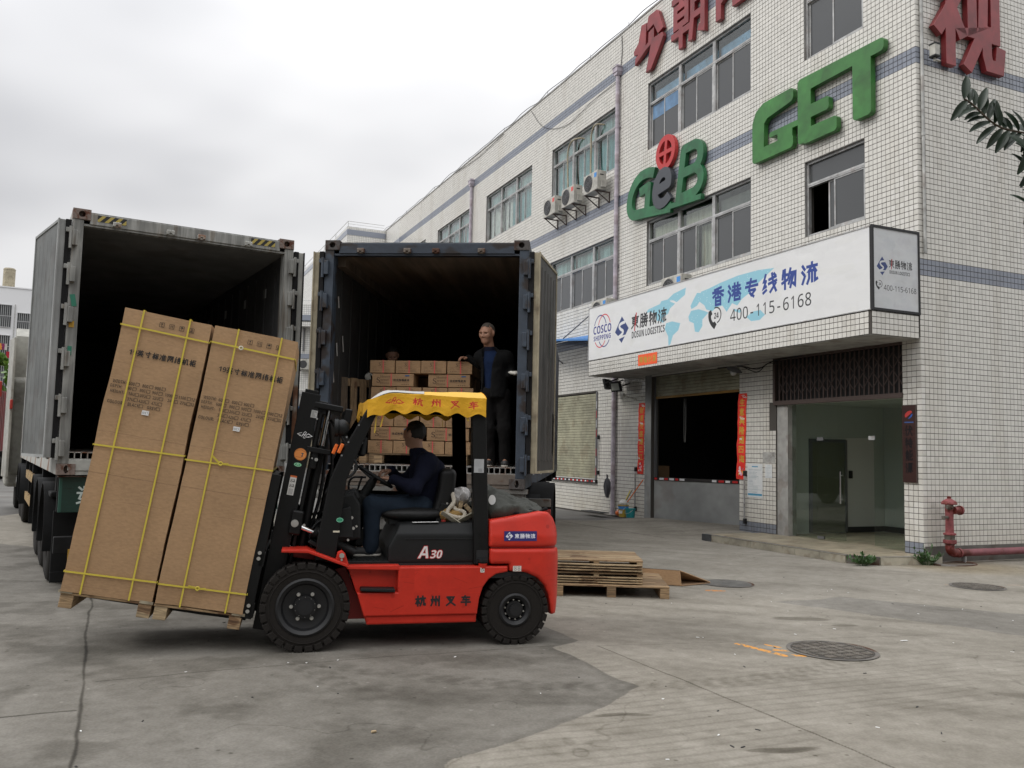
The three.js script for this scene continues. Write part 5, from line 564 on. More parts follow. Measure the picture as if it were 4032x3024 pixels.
airCon(-9.35, 5.02, 0.62, 'outdoor air conditioner half hidden behind the left end of the fascia sign', M.label); airCon(-6.14, 5.05, 0.62, 'outdoor air conditioner half hidden behind the middle of the fascia sign', M.label);
for (const [pts, which] of [[[[-12.1, 9.2, 0.2], [-12.3, 9.55, 0.1], [-12.42, 10.2, 0.06], [-12.4, 10.75, 0.06], [-12.2, 10.95, 0.05], [-11.9, 10.96, -0.02], [-11.7, 10.9, -0.12]], 'middle'], [[[-10.7, 9.2, 0.2], [-10.92, 9.6, 0.1], [-10.99, 10.3, 0.06], [-10.96, 10.8, 0.06], [-10.75, 10.96, 0.05], [-10.55, 10.92, -0.12]], 'rightmost']]) { const o = solo('insulated_hose', tube(pts, 0.026, 8, 40), M.gasketCream, `cream insulated hose curving from the ${which} bracketed air conditioner into the window`, 'hose'); onFront(o, 0, 0, 0); }
// lamps and cameras by the dock
{
  const flood = (x, y, z, ry, label, s = 1) => { const t = th('floodlight', label, 'floodlight'); onFront(t, x, y, z, 0.25, ry, 0); part('housing', [rbox(0.34 * s, 0.27 * s, 0.07, 0.012), ...[0, 1, 2, 3, 4].map((k) => box(0.28 * s, 0.012, 0.06, 0, -0.09 * s + k * 0.045 * s, -0.06))], M.black, t); part('lens', box(0.27 * s, 0.18 * s, 0.006, 0, 0, 0.037), mat(0.42, 0.44, 0.40, 0.15), t); part('bracket', [beam([-0.19 * s, 0, 0], [-0.19 * s, 0.02, -z + 0.02], 0.02, 0.03), beam([0.19 * s, 0, 0], [0.19 * s, 0.02, -z + 0.02], 0.02, 0.03)], M.black, t); };
  flood(-8.98, 3.36, 0.34, 0.25, 'black floodlight with square lens at the top of the lilac drainpipe'); flood(-9.32, 3.44, 0.42, -0.9, 'black floodlight turned sideways at the left end of the canopy');
  const t = th('bullet_camera', 'small grey bullet camera under the floodlights by the dock', 'security camera'); onFront(t, -8.72, 3.12, 0.0); part('body', [bar([-0.08, 0.03, 0.22], [0.1, -0.06, 0.34], 0.035, 12)], M.acWhite, t); part('arm', [bar([0.14, -0.1, 0.0], [0.02, 0, 0.27], 0.014, 8), cyl(0.04, 0.04, 0.02, 0.14, -0.1, 0.01, 'z', 12)], M.acWhite, t);
  const b = th('dome_lamp', 'lamp with tilted metal shade and white bulb at the right end of the dock opening', 'lamp'); onFront(b, -4.30, 3.40, 0.32); const cone = cyl(0.17, 0.03, 0.08, 0, 0.05, 0, 'y', 24, true); cone.rotateZ(-0.45); part('shade', cone, M.aluDark, b); const bulb = new THREE.SphereGeometry(0.065, 18, 12); bulb.translate(-0.03, -0.035, 0); part('bulb', bulb, M.boardWhite, b); part('arm', bar([0.02, 0.09, 0], [0.1, 0.14, -0.3], 0.012), M.aluDark, b);
  const cab = th('cable', 'loose black cables sagging under the canopy above the pillar', 'cable'); onFront(cab, 0, 0, 0); part('strand', [tube([[-5.0, 3.52, 0.2], [-4.3, 3.5, 0.12], [-3.9, 3.42, 0.05], [-3.5, 3.53, 0.04], [-2.6, 3.57, 0.08]], 0.011, 6, 40), tube([[-4.3, 3.5, 0.12], [-3.9, 3.36, 0.05], [-3.6, 3.5, 0.06], [-3.3, 3.48, 0.05]], 0.009, 6, 30), tube([[-9.5, 11.9, 0.02], [-9.42, 12.5, 0.02], [-9.44, 13.0, 0.02]], 0.010, 5, 16)], M.black, cab);
  const roofLine = []; for (let k = 0; k <= 60; k++) roofLine.push([-k * 0.7, ROOF + 0.08 + 0.05 * Math.abs(Math.sin(k * 0.9)) + 0.03 * Math.sin(k * 2.3), 0.01]); const rl = th('lightning_wire', 'thin lightning wire held on pins along the roof edge', 'wire'); onFront(rl, 0, 0, 0); part('wire', tube(roofLine, 0.012, 5, 240), M.aluDark, rl); part('pin', [1, 4, 7, 10, 13, 16, 20, 25, 30, 36, 42, 48, 54].map((k) => cyl(0.007, 0.007, 0.14, -k * 0.7, ROOF + 0.1, 0.01, 'y', 5)), M.aluDark, rl);
  const w2 = th('phone_wire', 'slack thin wire hanging across the tiles under the roof edge', 'wire'); onFront(w2, 0, 0, 0); part('wire', [tube([[-22.5, 13.05, 0.03], [-20, 12.9, 0.03], [-17.5, 13.0, 0.03]], 0.010, 5, 30), tube([[-15.2, 13.0, 0.03], [-14.2, 12.1, 0.03], [-12.6, 11.6, 0.03], [-11.0, 11.75, 0.03], [-9.6, 11.8, 0.03]], 0.008, 5, 40)], M.black, w2);
}
for (const [x, label, y0, y1] of [[-10.38, 'short grey bar with black ends fixed on the tiles right of the closed roller door', 1.12, 2.08], [-8.49, 'long grey bar with black ends fixed under the narrow red banner', 0.28, 1.26], [-4.31, 'long grey bar with black ends fixed under the pillar banner', 0.31, 1.29]]) { const t = th('guard_bar', label, 'guard bar'); onFront(t, x, 0, 0.05); part('rod', cyl(0.018, 0.018, y1 - y0, 0, (y0 + y1) / 2, 0, 'y', 10), M.alu, t); for (const y of [y0, y1]) part('end_block', rbox(0.05, 0.11, 0.07, 0.01, 0, y, -0.012), M.black, t); }
{ const t = th('awning', 'blue sheet awning on iron struts left of the fascia sign', 'awning'); onFront(t, 0, 0, 0); const g = new THREE.PlaneGeometry(1, 1, 12, 3), p = g.attributes.position; for (let i = 0; i < p.count; i++) { const u = p.getX(i) + 0.5, v = p.getY(i) + 0.5; p.setXYZ(i, lerp(-13.4, -9.2, u), lerp(lerp(5.0, 4.56, u), 4.95, v), lerp(1.05, 0.01, v)); } g.computeVertexNormals(); part('sheet', g, M.blueSheet, t); part('edge', [beam([-13.4, 4.99, 1.06], [-9.2, 4.55, 1.06], 0.05, 0.02)], M.blueSheet, t); part('strut', [beam([-10.9, 4.78, 0.9], [-10.9, 5.55, 0.02], 0.03, 0.03), beam([-10.9, 4.7, 0.02], [-10.9, 5.6, 0.02], 0.04, 0.04), beam([-9.5, 4.52, 0.95], [-9.5, 4.2, 0.02], 0.03, 0.03), beam([-9.4, 4.1, 0.3], [-9.4, 4.5, 1.0], 0.03, 0.03), beam([-12.6, 4.86, 0.95], [-12.6, 4.3, 0.02], 0.03, 0.03)], M.aluDark, t); }
// fire hydrant and its pipe along the end wall
{
  const t = th('fire_hydrant', 'faded red fire hydrant standing at the end wall', 'fire hydrant'); onSide(t, 0.34, 0, 0.2); const L = (pts) => { const g = new THREE.LatheGeometry(pts.map((q) => new THREE.Vector2(...q)), 28); return g; };
  part('barrel', [smooth(L([[0.0, 0.0], [0.075, 0.0], [0.075, 0.05], [0.09, 0.06], [0.09, 0.075]]), 30).translate(0, 0.305, 0), smooth(L([[0.095, 0.455], [0.095, 0.48], [0.064, 0.49], [0.06, 0.70], [0.066, 0.9], [0.06, 0.93], [0.115, 0.935], [0.12, 0.955], [0.105, 0.985], [0.05, 1.02], [0.03, 1.03], [0.03, 1.065], [0.0, 1.07]]), 30)], M.hydrant, t);
  part('valve_section', [smooth(L([[0.085, 0.35], [0.085, 0.37], [0.075, 0.385], [0.08, 0.45], [0.09, 0.456]]), 30)], M.iron, t); part('flange', [cyl(0.1, 0.1, 0.022, 0, 0.335, 0, 'y', 24), cyl(0.1, 0.1, 0.02, 0, 0.362, 0, 'y', 24)], M.hydrant, t); part('bolt', [0, 1, 2, 3, 4, 5].map((k) => cyl(0.01, 0.01, 0.07, Math.cos(k * 1.047) * 0.084, 0.348, Math.sin(k * 1.047) * 0.084, 'y', 6)), M.iron, t);
  part('outlet', [cyl(0.062, 0.06, 0.13, 0.085, 0.845, 0.06, 'x', 20).rotateY(0), cyl(0.075, 0.075, 0.035, 0.165, 0.845, 0.06, 'x', 20)], M.hydrant, t); part('outlet', [cyl(0.04, 0.045, 0.08, -0.06, 0.9, 0.05, 'x', 16), cyl(0.03, 0.03, 0.03, -0.1, 0.9, 0.05, 'x', 16)], M.iron, t); part('side_valve', [rbox(0.1, 0.04, 0.05, 0.01, -0.11, 0.735, 0.02), cyl(0.028, 0.028, 0.06, -0.16, 0.725, 0.02, 'y', 12)], M.iron, t);
  part('elbow', tube([[0, 0.31, 0], [0, 0.24, 0], [0.03, 0.19, 0], [0.1, 0.165, 0], [0.17, 0.165, 0]], 0.068, 16, 24), M.hydrant, t);
  part('supply_pipe', cyl(0.058, 0.058, 8, 4.15, 0.165, 0, 'x', 20), M.hydrantPipe, t); part('pipe_collar', [cyl(0.075, 0.075, 0.04, 0.2, 0.165, 0, 'x', 20)], M.hydrant, t); part('support', [span(0.3, 0.32, -0.01, 0.11, -0.04, 0.04), span(0.27, 0.36, -0.01, 0.004, -0.05, 0.05)], M.alu, t); for (let x = 2.6; x < 8; x += 2) part('support', span(x, x + 0.02, -0.01, 0.11, -0.04, 0.04), M.alu, t);
}
// ---------------------------------------------------------------- shipping containers on trailers
const C1 = { pos: [-3.768, 1.262, -9.725], ry: 0.5478 }, C2 = { pos: [-1.048, 1.1865, -9.895], ry: -0.0859 };
const F1 = frame(C1.pos, C1.ry), F2 = frame(C2.pos, C2.ry);
function corrugated(x, y0, y1, z0, z1, depth, pitch, side) {    // ribbed side wall, profile along z
  const g = new THREE.BufferGeometry(), v = [], n = Math.round((z1 - z0) / pitch); const prof = []; for (let k = 0; k <= n; k++) { const z = z0 + k * pitch; prof.push([z, 0], [z + pitch * 0.3, 0], [z + pitch * 0.45, depth], [z + pitch * 0.85, depth]); }
  for (let i = 0; i + 1 < prof.length; i++) { const [a, da] = prof[i], [b, db] = prof[i + 1]; if (a >= z1) break; const bb = Math.min(b, z1); v.push(x + side * da, y0, a, x + side * db, y0, bb, x + side * db, y1, bb, x + side * da, y0, a, x + side * db, y1, bb, x + side * da, y1, a); }
  g.setAttribute('position', new THREE.Float32BufferAttribute(v, 3)); g.computeVertexNormals(); return g;
}
function container(name, label, cfg, m) {
  const t = thing(name, label, 'shipping container', cfg.pos, cfg.ry), W = 1.219, H = 2.896, L = 12.19;
  // shell: outer skin, lining, roof, floor
  part('side_wall', [span(-W + 0.02, -W + 0.075, 0.16, 2.78, -L + 0.15, -0.16), corrugated(-W + 0.02, 0.16, 2.78, -L + 0.16, -0.17, 0.018, 0.28, -1), span(W - 0.075, W - 0.02, 0.16, 2.78, -L + 0.15, -0.16), corrugated(W - 0.02, 0.16, 2.78, -L + 0.16, -0.17, 0.018, 0.28, 1)], m.skin, t);
  part('front_wall', span(-W + 0.02, W - 0.02, 0.1, 2.8, -L, -L + 0.1), m.skin, t);
  part('roof', span(-W + 0.02, W - 0.02, 2.80, 2.86, -L + 0.02, -0.1), m.skin, t);
  part('side_rail', [span(-W, -W + 0.06, 2.78, 2.88, -L + 0.18, -0.18), span(W - 0.06, W, 2.78, 2.88, -L + 0.18, -0.18), span(-W, -W + 0.07, 0.0, 0.16, -L + 0.18, -0.18), span(W - 0.07, W, 0.0, 0.16, -L + 0.18, -0.18)], m.skin, t);
  const ribs = []; for (let k = 0; k < 26; k++) for (const s of [-1, 1]) ribs.push(span(s * (W - 0.092) - 0.006, s * (W - 0.092) + 0.006, 0.27, 2.6, -0.5 - k * 0.45, -0.44 - k * 0.45));
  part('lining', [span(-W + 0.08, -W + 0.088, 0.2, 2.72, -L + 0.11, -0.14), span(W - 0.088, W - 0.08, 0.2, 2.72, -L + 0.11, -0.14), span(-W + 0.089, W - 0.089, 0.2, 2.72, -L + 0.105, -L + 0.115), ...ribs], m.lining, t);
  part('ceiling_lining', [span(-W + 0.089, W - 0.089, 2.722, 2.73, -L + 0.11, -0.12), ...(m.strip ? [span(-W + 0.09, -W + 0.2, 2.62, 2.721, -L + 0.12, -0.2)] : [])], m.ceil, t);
  part('floor', span(-W + 0.08, W - 0.08, 0.10, 0.16, -L + 0.1, -0.06), m.sill, t);
  const fl = []; for (let k = 0; k < 36; k++) { const x = -1.116 + k * 0.0638; fl.push(span(x - 0.005, x + 0.005, 0.176, 0.236, -3.0, -0.07)); if (k < 35) fl.push(span(x + 0.0055, x + 0.0585, 0.236, 0.245, -3.0, -0.071)); }
  fl.push(span(-1.125, 1.125, 0.167, 0.175, -3.0, -0.069), span(-1.125, 1.125, 0.17, 0.245, -L + 0.13, -3.01));
  part('floor_grating', fl, M.tAlu, t);
  // rear frame
  part('header', [span(-W + 0.17, W - 0.17, 2.735, 2.86, -0.12, -0.006, 0.008), span(-W + 0.1, W - 0.1, 2.715, 2.738, -0.115, -0.02), span(-W + 0.17, W - 0.17, 2.86, 2.872, -0.2, -0.02)], m.header, t);
  for (const s of [-1, 1]) part('rear_post', [span(s * (W - 0.055) - 0.055, s * (W - 0.055) + 0.055, 0.118, 2.778, -0.13, -0.006, 0.006), span(s * (W - 0.10) - 0.014, s * (W - 0.10) + 0.014, 0.2, 2.735, -0.16, -0.05, 0.004)], m.post, t);
  part('sill', [span(-W + 0.1, W - 0.1, 0.045, 0.166, -0.12, -0.01, 0.006), span(-W + 0.17, W - 0.17, -0.0, 0.044, -0.1, -0.02, 0.004)], m.sill, t);
  for (const s of [-1, 1]) for (const y of [0, 2.778]) {
    const ring = prism(poly([[-0.089, -0.059], [0.089, -0.059], [0.089, 0.059], [-0.089, 0.059]], [[...Array(18)].map((_, k) => [Math.cos((k / 18) * 6.283) * (y ? 0.034 : 0.024), Math.sin((k / 18) * 6.283) * (y ? 0.034 : 0.042)])]), -0.022, 0.0, 0.004); ring.translate(s * (W - 0.089), y + 0.059, 0.004);
    part('corner_casting', [ring, span(s * (W - 0.089) - 0.088, s * (W - 0.089) + 0.088, y + 0.001, y + 0.117, -0.16, -0.06), span(s * (W - 0.002) - 0.002, s * (W - 0.002) + 0.002, y + 0.002, y + 0.116, -0.16, -0.02), span(s * (W - 0.175) - 0.002, s * (W - 0.175) + 0.002, y + 0.002, y + 0.116, -0.16, -0.02), span(s * (W - 0.089) - 0.087, s * (W - 0.089) + 0.087, y + 0.112, y + 0.116, -0.16, -0.02), span(s * (W - 0.089) - 0.087, s * (W - 0.089) + 0.087, y + 0.001, y + 0.005, -0.16, -0.02)], m.cast, t);
  }
  for (const x of [-0.78, -0.22, 0.12, 0.66]) part('lock_keeper', [rbox(0.085, 0.035, 0.05, 0.008, x, 2.775, 0.015), rbox(0.03, 0.05, 0.06, 0.008, x - 0.028, 2.765, 0.012), rbox(0.03, 0.05, 0.06, 0.008, x + 0.028, 2.765, 0.012), box(0.05, 0.02, 0.03, x, 2.745, 0.01)], m.keeper, t);
  // hinge lugs on the posts
  for (const s of [-1, 1]) for (const y of [0.28, 0.74, 1.24, 1.72, 2.16, 2.56]) part('hinge', [rbox(0.055, 0.17, 0.06, 0.008, s * (W - 0.03), y, 0.014), cyl(0.017, 0.017, 0.24, s * (W + 0.012), y, 0.03, 'y', 10), rbox(0.08, 0.05, 0.03, 0.006, s * (W + 0.02), y + 0.08, 0.02)], m.hinge, t);
  return t;
}
function containerDoor(t, s, tilt, m, label) {       // leaf swung right round against the side; s = -1 left, +1 right
  const d = new THREE.Group(); d.name = 'door'; t.add(d); d.position.set(s * 1.262, 0, 0.005); d.rotation.y = -s * tilt; const h0 = 0.19, h1 = 2.745, Lw = 1.15, th = 0.075;
  const x = (a) => s * a; part('leaf', span(x(0.0), x(th), h0, h1, -Lw, -0.02), m.leaf, d);
  if (m.rib) { const ribs = []; for (let k = 0; k < 5; k++) { const z = -0.2 - k * 0.19; ribs.push(prism([[x(th - 0.002), -(z - 0.055)], [x(th + m.rib), -(z - 0.032)], [x(th + m.rib), -(z + 0.032)], [x(th - 0.002), -(z + 0.055)]], h0 + 0.14, h1 - 0.14).rotateX(-Math.PI / 2)); } part('rib', ribs, m.leaf, d); }
  part('edge_trim', [span(x(0.02), x(th + 0.012), h0 - 0.006, h1 + 0.006, -0.045, -0.012), span(x(0.02), x(th + 0.012), h0 - 0.006, h1 + 0.006, -Lw - 0.006, -Lw + 0.02), span(x(0.02), x(th + 0.012), h0 - 0.008, h0 + 0.022, -Lw, -0.045), span(x(0.02), x(th + 0.012), h1 - 0.02, h1 + 0.008, -Lw, -0.045)], m.trim, d);
  part('gasket', [span(x(-0.035), x(0.018), h0 - 0.01, h1 + 0.012, -0.06, 0.004), span(x(-0.012), x(0.0), h0, h1, -Lw, -0.06)], M.gasket, d);
  part('gasket', [span(x(th + 0.004), x(th + 0.018), h0, h1 + 0.01, -0.03, 0.006)], m.gasket2, d);
  part('lock_rod', [cyl(0.017, 0.017, h1 - h0 + 0.06, x(-0.03), (h0 + h1) / 2, -0.4, 'y', 10), cyl(0.017, 0.017, h1 - h0 + 0.06, x(-0.03), (h0 + h1) / 2, -0.85, 'y', 10)], M.steel, d);
  if (label) d.userData.label = label; return d;
}
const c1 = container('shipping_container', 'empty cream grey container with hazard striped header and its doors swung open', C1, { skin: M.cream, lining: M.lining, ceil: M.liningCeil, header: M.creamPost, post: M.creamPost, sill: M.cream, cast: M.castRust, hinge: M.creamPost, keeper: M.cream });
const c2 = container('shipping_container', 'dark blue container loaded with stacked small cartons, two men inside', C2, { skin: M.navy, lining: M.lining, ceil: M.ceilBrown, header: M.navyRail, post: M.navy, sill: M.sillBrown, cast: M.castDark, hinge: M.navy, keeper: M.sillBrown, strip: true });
containerDoor(c1, -1, 0.155, { leaf: M.doorGrey, trim: M.plasterDim, gasket2: M.plasterDim, rib: 0.003 }, 'left door with worn grey inner face'); containerDoor(c1, 1, 0.03, { leaf: M.doorGrey, trim: M.cream, gasket2: M.gasket, rib: 0 });
containerDoor(c2, -1, 0.03, { leaf: M.doorBrown, trim: M.gasketCream, gasket2: M.gasketCream, rib: 0.016 }); containerDoor(c2, 1, 0.145, { leaf: M.doorBrown, trim: M.gasketCream, gasket2: M.gasketCream, rib: 0.016 }, 'right door with worn brown ribbed inner face and cream edging');
{ // hazard stripes, patches
  const hz = print(256, 64, '#a8964a', (c, W, H) => { c.fillStyle = '#1c1c1d'; for (let k = -1; k < 4; k++) { c.beginPath(); c.moveTo(k * 76 + 20, H); c.lineTo(k * 76 + 76, 0); c.lineTo(k * 76 + 116, 0); c.lineTo(k * 76 + 60, H); c.fill(); } for (let k = 0; k < 60; k++) { c.fillStyle = `rgba(120,110,90,${rr(0.05, 0.2)})`; c.fillRect(rr(0, W), rr(0, H), rr(2, 20), rr(1, 5)); } }, 0.6);
  for (const x of [-0.83, 0.84]) raw('hazard_stripe', sheet(0.29, 0.07, x, 2.812, -0.003), hz, c1);
  part('patch', [box(0.05, 0.13, 0.004, -1.165, 1.88, -0.001, 0, 0, 0.2), box(0.04, 0.1, 0.004, -1.17, 1.33, -0.001)], mat(0.02, 0.16, 0.10, 0.5), c1); part('patch', box(0.05, 0.07, 0.004, -1.168, 1.62, -0.001), M.ochre, c1);
  for (const [z, y] of [[-0.9, 2.35], [-1.9, 2.35], [-3.1, 2.35], [-4.3, 2.35]]) part('patch', box(0.004, 0.12, 0.13, 1.124, y, z), M.plasterDim, c1); part('patch', box(0.004, 0.17, 0.12, 1.123, 1.47, -0.75), M.ochre, c1);
  for (const [z, y, h] of [[-0.3, 2.2, 0.14], [-0.55, 1.72, 0.2], [-0.3, 1.62, 0.16], [-0.2, 1.28, 0.14]]) part('patch', box(0.004, h, 0.03, -1.118, y, z, 0.3), M.boardWhite, c2);
  const pl = raw('paper_strip', sheet(0.085, 0.52), M.boardWhite, c2); pl.position.set(1.262 + 0.094 + 0.1446 * 0.98 + 0.004, 0.66, -0.96); pl.rotation.set(0, Math.PI / 2 + 0.145, 0);
  // worn blue-green paint on the right door
  const w = ink(256, 512, (c, W, H) => { for (let k = 0; k < 240; k++) { const y = rr(40, 430), x = [60, 120, 190][k % 3] + rr(-16, 16); c.fillStyle = `rgba(${y < 240 ? '105,140,142' : '140,138,132'},${rr(0.06, 0.4)})`; c.fillRect(x, y, rr(3, 14), rr(10, 90)); } }, 0.6);
  const wp = raw('worn_paint', sheet(1.0, 2.3), w, c2); wp.position.set(1.262 + 0.0965 + 0.089, 1.46, -0.6); wp.rotation.set(0, Math.PI / 2 + 0.145, 0);
}
// wheels for trucks and trailers: axis along x
function truckWheel(R, w) { const g = new THREE.Group(); g.name = 'wheel'; const p = [[R * 0.56, -w / 2 + 0.02], [R * 0.8, -w / 2], [R * 0.95, -w / 2 + 0.02], [R, -w / 2 + 0.05], [R, w / 2 - 0.05], [R * 0.95, w / 2 - 0.02], [R * 0.8, w / 2], [R * 0.56, w / 2 - 0.02], [R * 0.56, -w / 2 + 0.02]].map((q) => new THREE.Vector2(...q)); const t = new THREE.LatheGeometry(p, 40); t.rotateZ(Math.PI / 2); const gr = []; for (let k = 0; k < 3; k++) { const tg = new THREE.TorusGeometry(R + 0.001, 0.008, 5, 40); tg.rotateY(Math.PI / 2); tg.translate((k - 1) * w * 0.22, 0, 0); gr.push(tg); } part('tyre', [smooth(t, 40), ...gr], M.tyre, g); part('rim', [cyl(R * 0.56, R * 0.56, w * 0.5, 0, 0, 0, 'x', 28), cyl(R * 0.28, R * 0.24, w * 0.8, 0, 0, 0, 'x', 20)], M.chassisGrey, g); return g; }
const wheelA = truckWheel(0.5, 0.27);
function axle(t, z, W, dual, y = 0.5) { for (const s of [-1, 1]) for (let k = 0; k < (dual ? 2 : 1); k++) { const w = wheelA.clone(); w.position.set(s * (W - k * 0.32), y, z); t.add(w); } part('axle', cyl(0.07, 0.07, W * 2, 0, y, z, 'x', 14), M.chassis, t); }
function mudguard(t, s, z, W, r = 0.6) { const pts = []; for (let k = 0; k <= 14; k++) { const a = -0.25 + (Math.PI + 0.5) * (k / 14); pts.push([Math.cos(a) * r, Math.sin(a) * r]); } const inn = pts.map(([a, b]) => [a * 0.97, b * 0.97]).reverse(); const g = prism([...pts, ...inn], -0.28, 0.28); g.rotateY(Math.PI / 2); g.translate(s * (W - 0.14), 0.55, z); part('mudguard', smooth(g, 40), M.flap, t); }
// left vehicle: skeletal trailer and white tractor
{
  const t = thing('container_truck', 'white cab articulated lorry with dark trailer chassis under the cream container', 'lorry', [C1.pos[0], 0, C1.pos[2]], C1.ry);
  part('chassis', [span(-0.55, -0.42, 0.82, 1.2, -12, -0.25), span(0.42, 0.55, 0.82, 1.2, -12, -0.25), ...[-0.3, -3, -6, -9, -11.8].map((z) => span(-1.2, 1.2, 1.08, 1.255, z - 0.09, z + 0.09)), ...[-1.2, -2.5, -3.8].map((z) => span(-0.9, 0.9, 0.62, 0.82, z - 0.1, z + 0.1))], M.chassis, t);
  part('side_guard', [span(-1.22, -1.18, 0.95, 1.09, -8.2, -5.2), span(-1.22, -1.18, 0.55, 0.69, -8.2, -5.2)], M.woodYellow, t); part('guard_post', [span(-1.19, -1.13, 0.5, 1.2, -6, -5.9), span(-1.19, -1.13, 0.5, 1.2, -7.6, -7.5)], M.chassis, t);
  for (const z of [-1.15, -2.45, -3.75]) { axle(t, z, 1.08, true); for (const s of [-1, 1]) mudguard(t, s, z, 1.14); }
  part('rear_beam', [span(-1.19, 1.19, 0.86, 1.24, -0.22, -0.12, 0.01), span(-1.2, 1.2, 0.42, 0.60, -0.2, -0.08, 0.01)], M.chassis, t);
  const bd = print(1024, 160, '#16322a', (c, W, H) => { for (let k = 0; k < 200; k++) { c.fillStyle = `rgba(${rnd() < 0.5 ? '30,70,60' : '8,20,16'},.2)`; c.fillRect(rr(0, W), rr(0, H), rr(5, 50), rr(2, 8)); } [...'运达'].forEach((ch, i) => drawChar(c, ch, 66 + i * 178, 40, 98, 86, 10, '#b9c2bd')); [...'通海'].forEach((ch, i) => drawChar(c, ch, 560 + i * 178, 40, 98, 86, 10, '#b9c2bd')); }, 0.5);
  part('name_board', [span(-1.18, 1.18, 0.86, 1.235, -0.119, -0.085, 0.006)], M.greenBoard, t); raw('lettering', sheet(2.3, 0.36, 0, 1.047, -0.083), bd, t); part('board_edge', [span(-1.2, 1.2, 1.236, 1.25, -0.13, -0.08)], M.castRust, t);
  for (const s of [-1, 1]) { part('mud_flap', [span(s * 1.2, s * 0.62, 0.10, 0.86, -0.42, -0.39, 0.01), span(s * 1.2, s * 0.62, 0.08, 0.2, -0.425, -0.385, 0.012)], M.flap, t); part('rear_lamp', [cyl(0.09, 0.09, 0.06, s * 0.78, 0.72, -0.36, 'z', 22)], M.lampAmber, t); part('reflector_plate', [span(s * 1.06, s * 0.72, 0.30, 0.47, -0.075, -0.055, 0.004)], M.ochre, t); }
  part('mudguard_shell', [span(-1.24, -0.62, 1.0, 1.06, -4.4, -0.42, 0.02), span(0.62, 1.24, 1.0, 1.06, -4.4, -0.42, 0.02)], M.flap, t);
  // tractor
  axle(t, -9.6, 1.08, true); axle(t, -10.95, 1.08, true); axle(t, -13.9, 1.12, false); for (const z of [-9.6, -10.95]) for (const s of [-1, 1]) mudguard(t, s, z, 1.14);
  part('cab', [rbox(2.46, 2.3, 1.9, 0.18, -0.3, 2.0, -13.75), rbox(2.4, 0.6, 1.8, 0.1, -0.3, 0.85, -13.9)], M.cabWhite, t); const fair = prism([[0, 0], [0, 1.0], [-0.35, 1.22], [-1.0, 1.1], [-1.75, 0.2], [-1.75, 0]].map(([a, b]) => [a, b]), -1.15, 1.15, 0.03); fair.rotateY(-Math.PI / 2); fair.translate(-0.3, 3.1, -12.9); part('roof_fairing', smooth(fair, 40), M.cabWhite, t);
  part('side_fairing', [rbox(0.06, 3.2, 0.75, 0.02, -1.5, 2.4, -12.55, 0, 0.1, 0), rbox(0.06, 3.2, 0.75, 0.02, 0.9, 2.4, -12.55, 0, -0.1, 0)], M.cabWhite, t); part('lamp', [rbox(0.06, 0.22, 0.3, 0.02, -1.47, 2.45, -12.16), rbox(0.1, 0.4, 0.2, 0.03, -1.7, 2.9, -14.4)], M.lampRed, t); part('fuel_tank', [cyl(0.32, 0.32, 1.0, -0.95, 0.75, -12.1, 'z', 22)], M.alu, t); part('tractor_frame', [span(-0.45, 0.45, 0.75, 1.0, -14.5, -9)], M.chassis, t);
}
// right vehicle
{
  const t = thing('container_truck', 'dusty trailer chassis under the dark blue container, mostly behind the forklift', 'lorry', [C2.pos[0], 0, C2.pos[2]], C2.ry);
  part('chassis', [span(-0.6, -0.44, 0.75, 1.12, -12, -0.3), span(0.44, 0.6, 0.75, 1.12, -12, -0.3), ...[-3, -6, -9, -11.8].map((z) => span(-1.2, 1.2, 1.0, 1.18, z - 0.09, z + 0.09))], M.chassis, t);
  part('rear_beam', [span(-1.25, 1.25, 1.03, 1.075, -0.24, -0.02, 0.006), span(-1.22, 1.24, 0.68, 1.025, -0.2, -0.08, 0.01), span(-1.25, 1.25, 1.13, 1.182, -0.24, -0.02, 0.006), span(-0.95, -0.35, 0.82, 0.95, -0.079, -0.06, 0.004)], M.chassisGrey, t);
  part('beam_post', [span(1.05, 1.2, 1.076, 1.13, -0.2, -0.05), span(-1.2, -1.05, 1.076, 1.13, -0.2, -0.05), span(1.02, 1.24, 0.4, 0.679, -0.22, -0.08, 0.01), span(-1.24, -1.02, 0.4, 0.679, -0.22, -0.08, 0.01)], M.chassisGrey, t);
  part('marker_plate', [span(-0.62, -0.3, 0.84, 0.93, -0.058, -0.052)], M.whiteTape, t); part('marker_plate', [span(-0.29, -0.05, 0.84, 0.93, -0.058, -0.052)], M.redTape, t);
  for (const z of [-1.5, -2.8, -4.1]) { axle(t, z, 1.12, true); for (const s of [-1, 1]) mudguard(t, s, z, 1.2); }
  part('mud_flap', span(1.5, 1.2, 0.10, 0.95, -1.0, -0.96, 0.01), M.flap, t); part('tail_lamp', span(1.49, 1.23, 0.76, 0.91, -0.95, -0.90, 0.01), M.lampRed, t); part('lamp_bracket', [span(1.49, 1.1, 0.94, 1.04, -1.0, -0.9, 0.01), span(1.2, 1.08, 0.3, 1.1, -0.6, -0.56, 0.006)], M.chassisGrey, t); const hood = prism([...Array(13)].map((_, k) => [Math.cos((k / 12) * 3.0) * 0.62, Math.sin((k / 12) * 3.0) * 0.62]).concat([...Array(13)].map((_, k) => [Math.cos(3.0 - (k / 12) * 3.0) * 0.585, Math.sin(3.0 - (k / 12) * 3.0) * 0.585])), -0.16, 0.16); hood.rotateY(Math.PI / 2); hood.translate(1.35, 0.6, -1.62); part('wheel_hood', smooth(hood, 40), M.chassis, t);
}
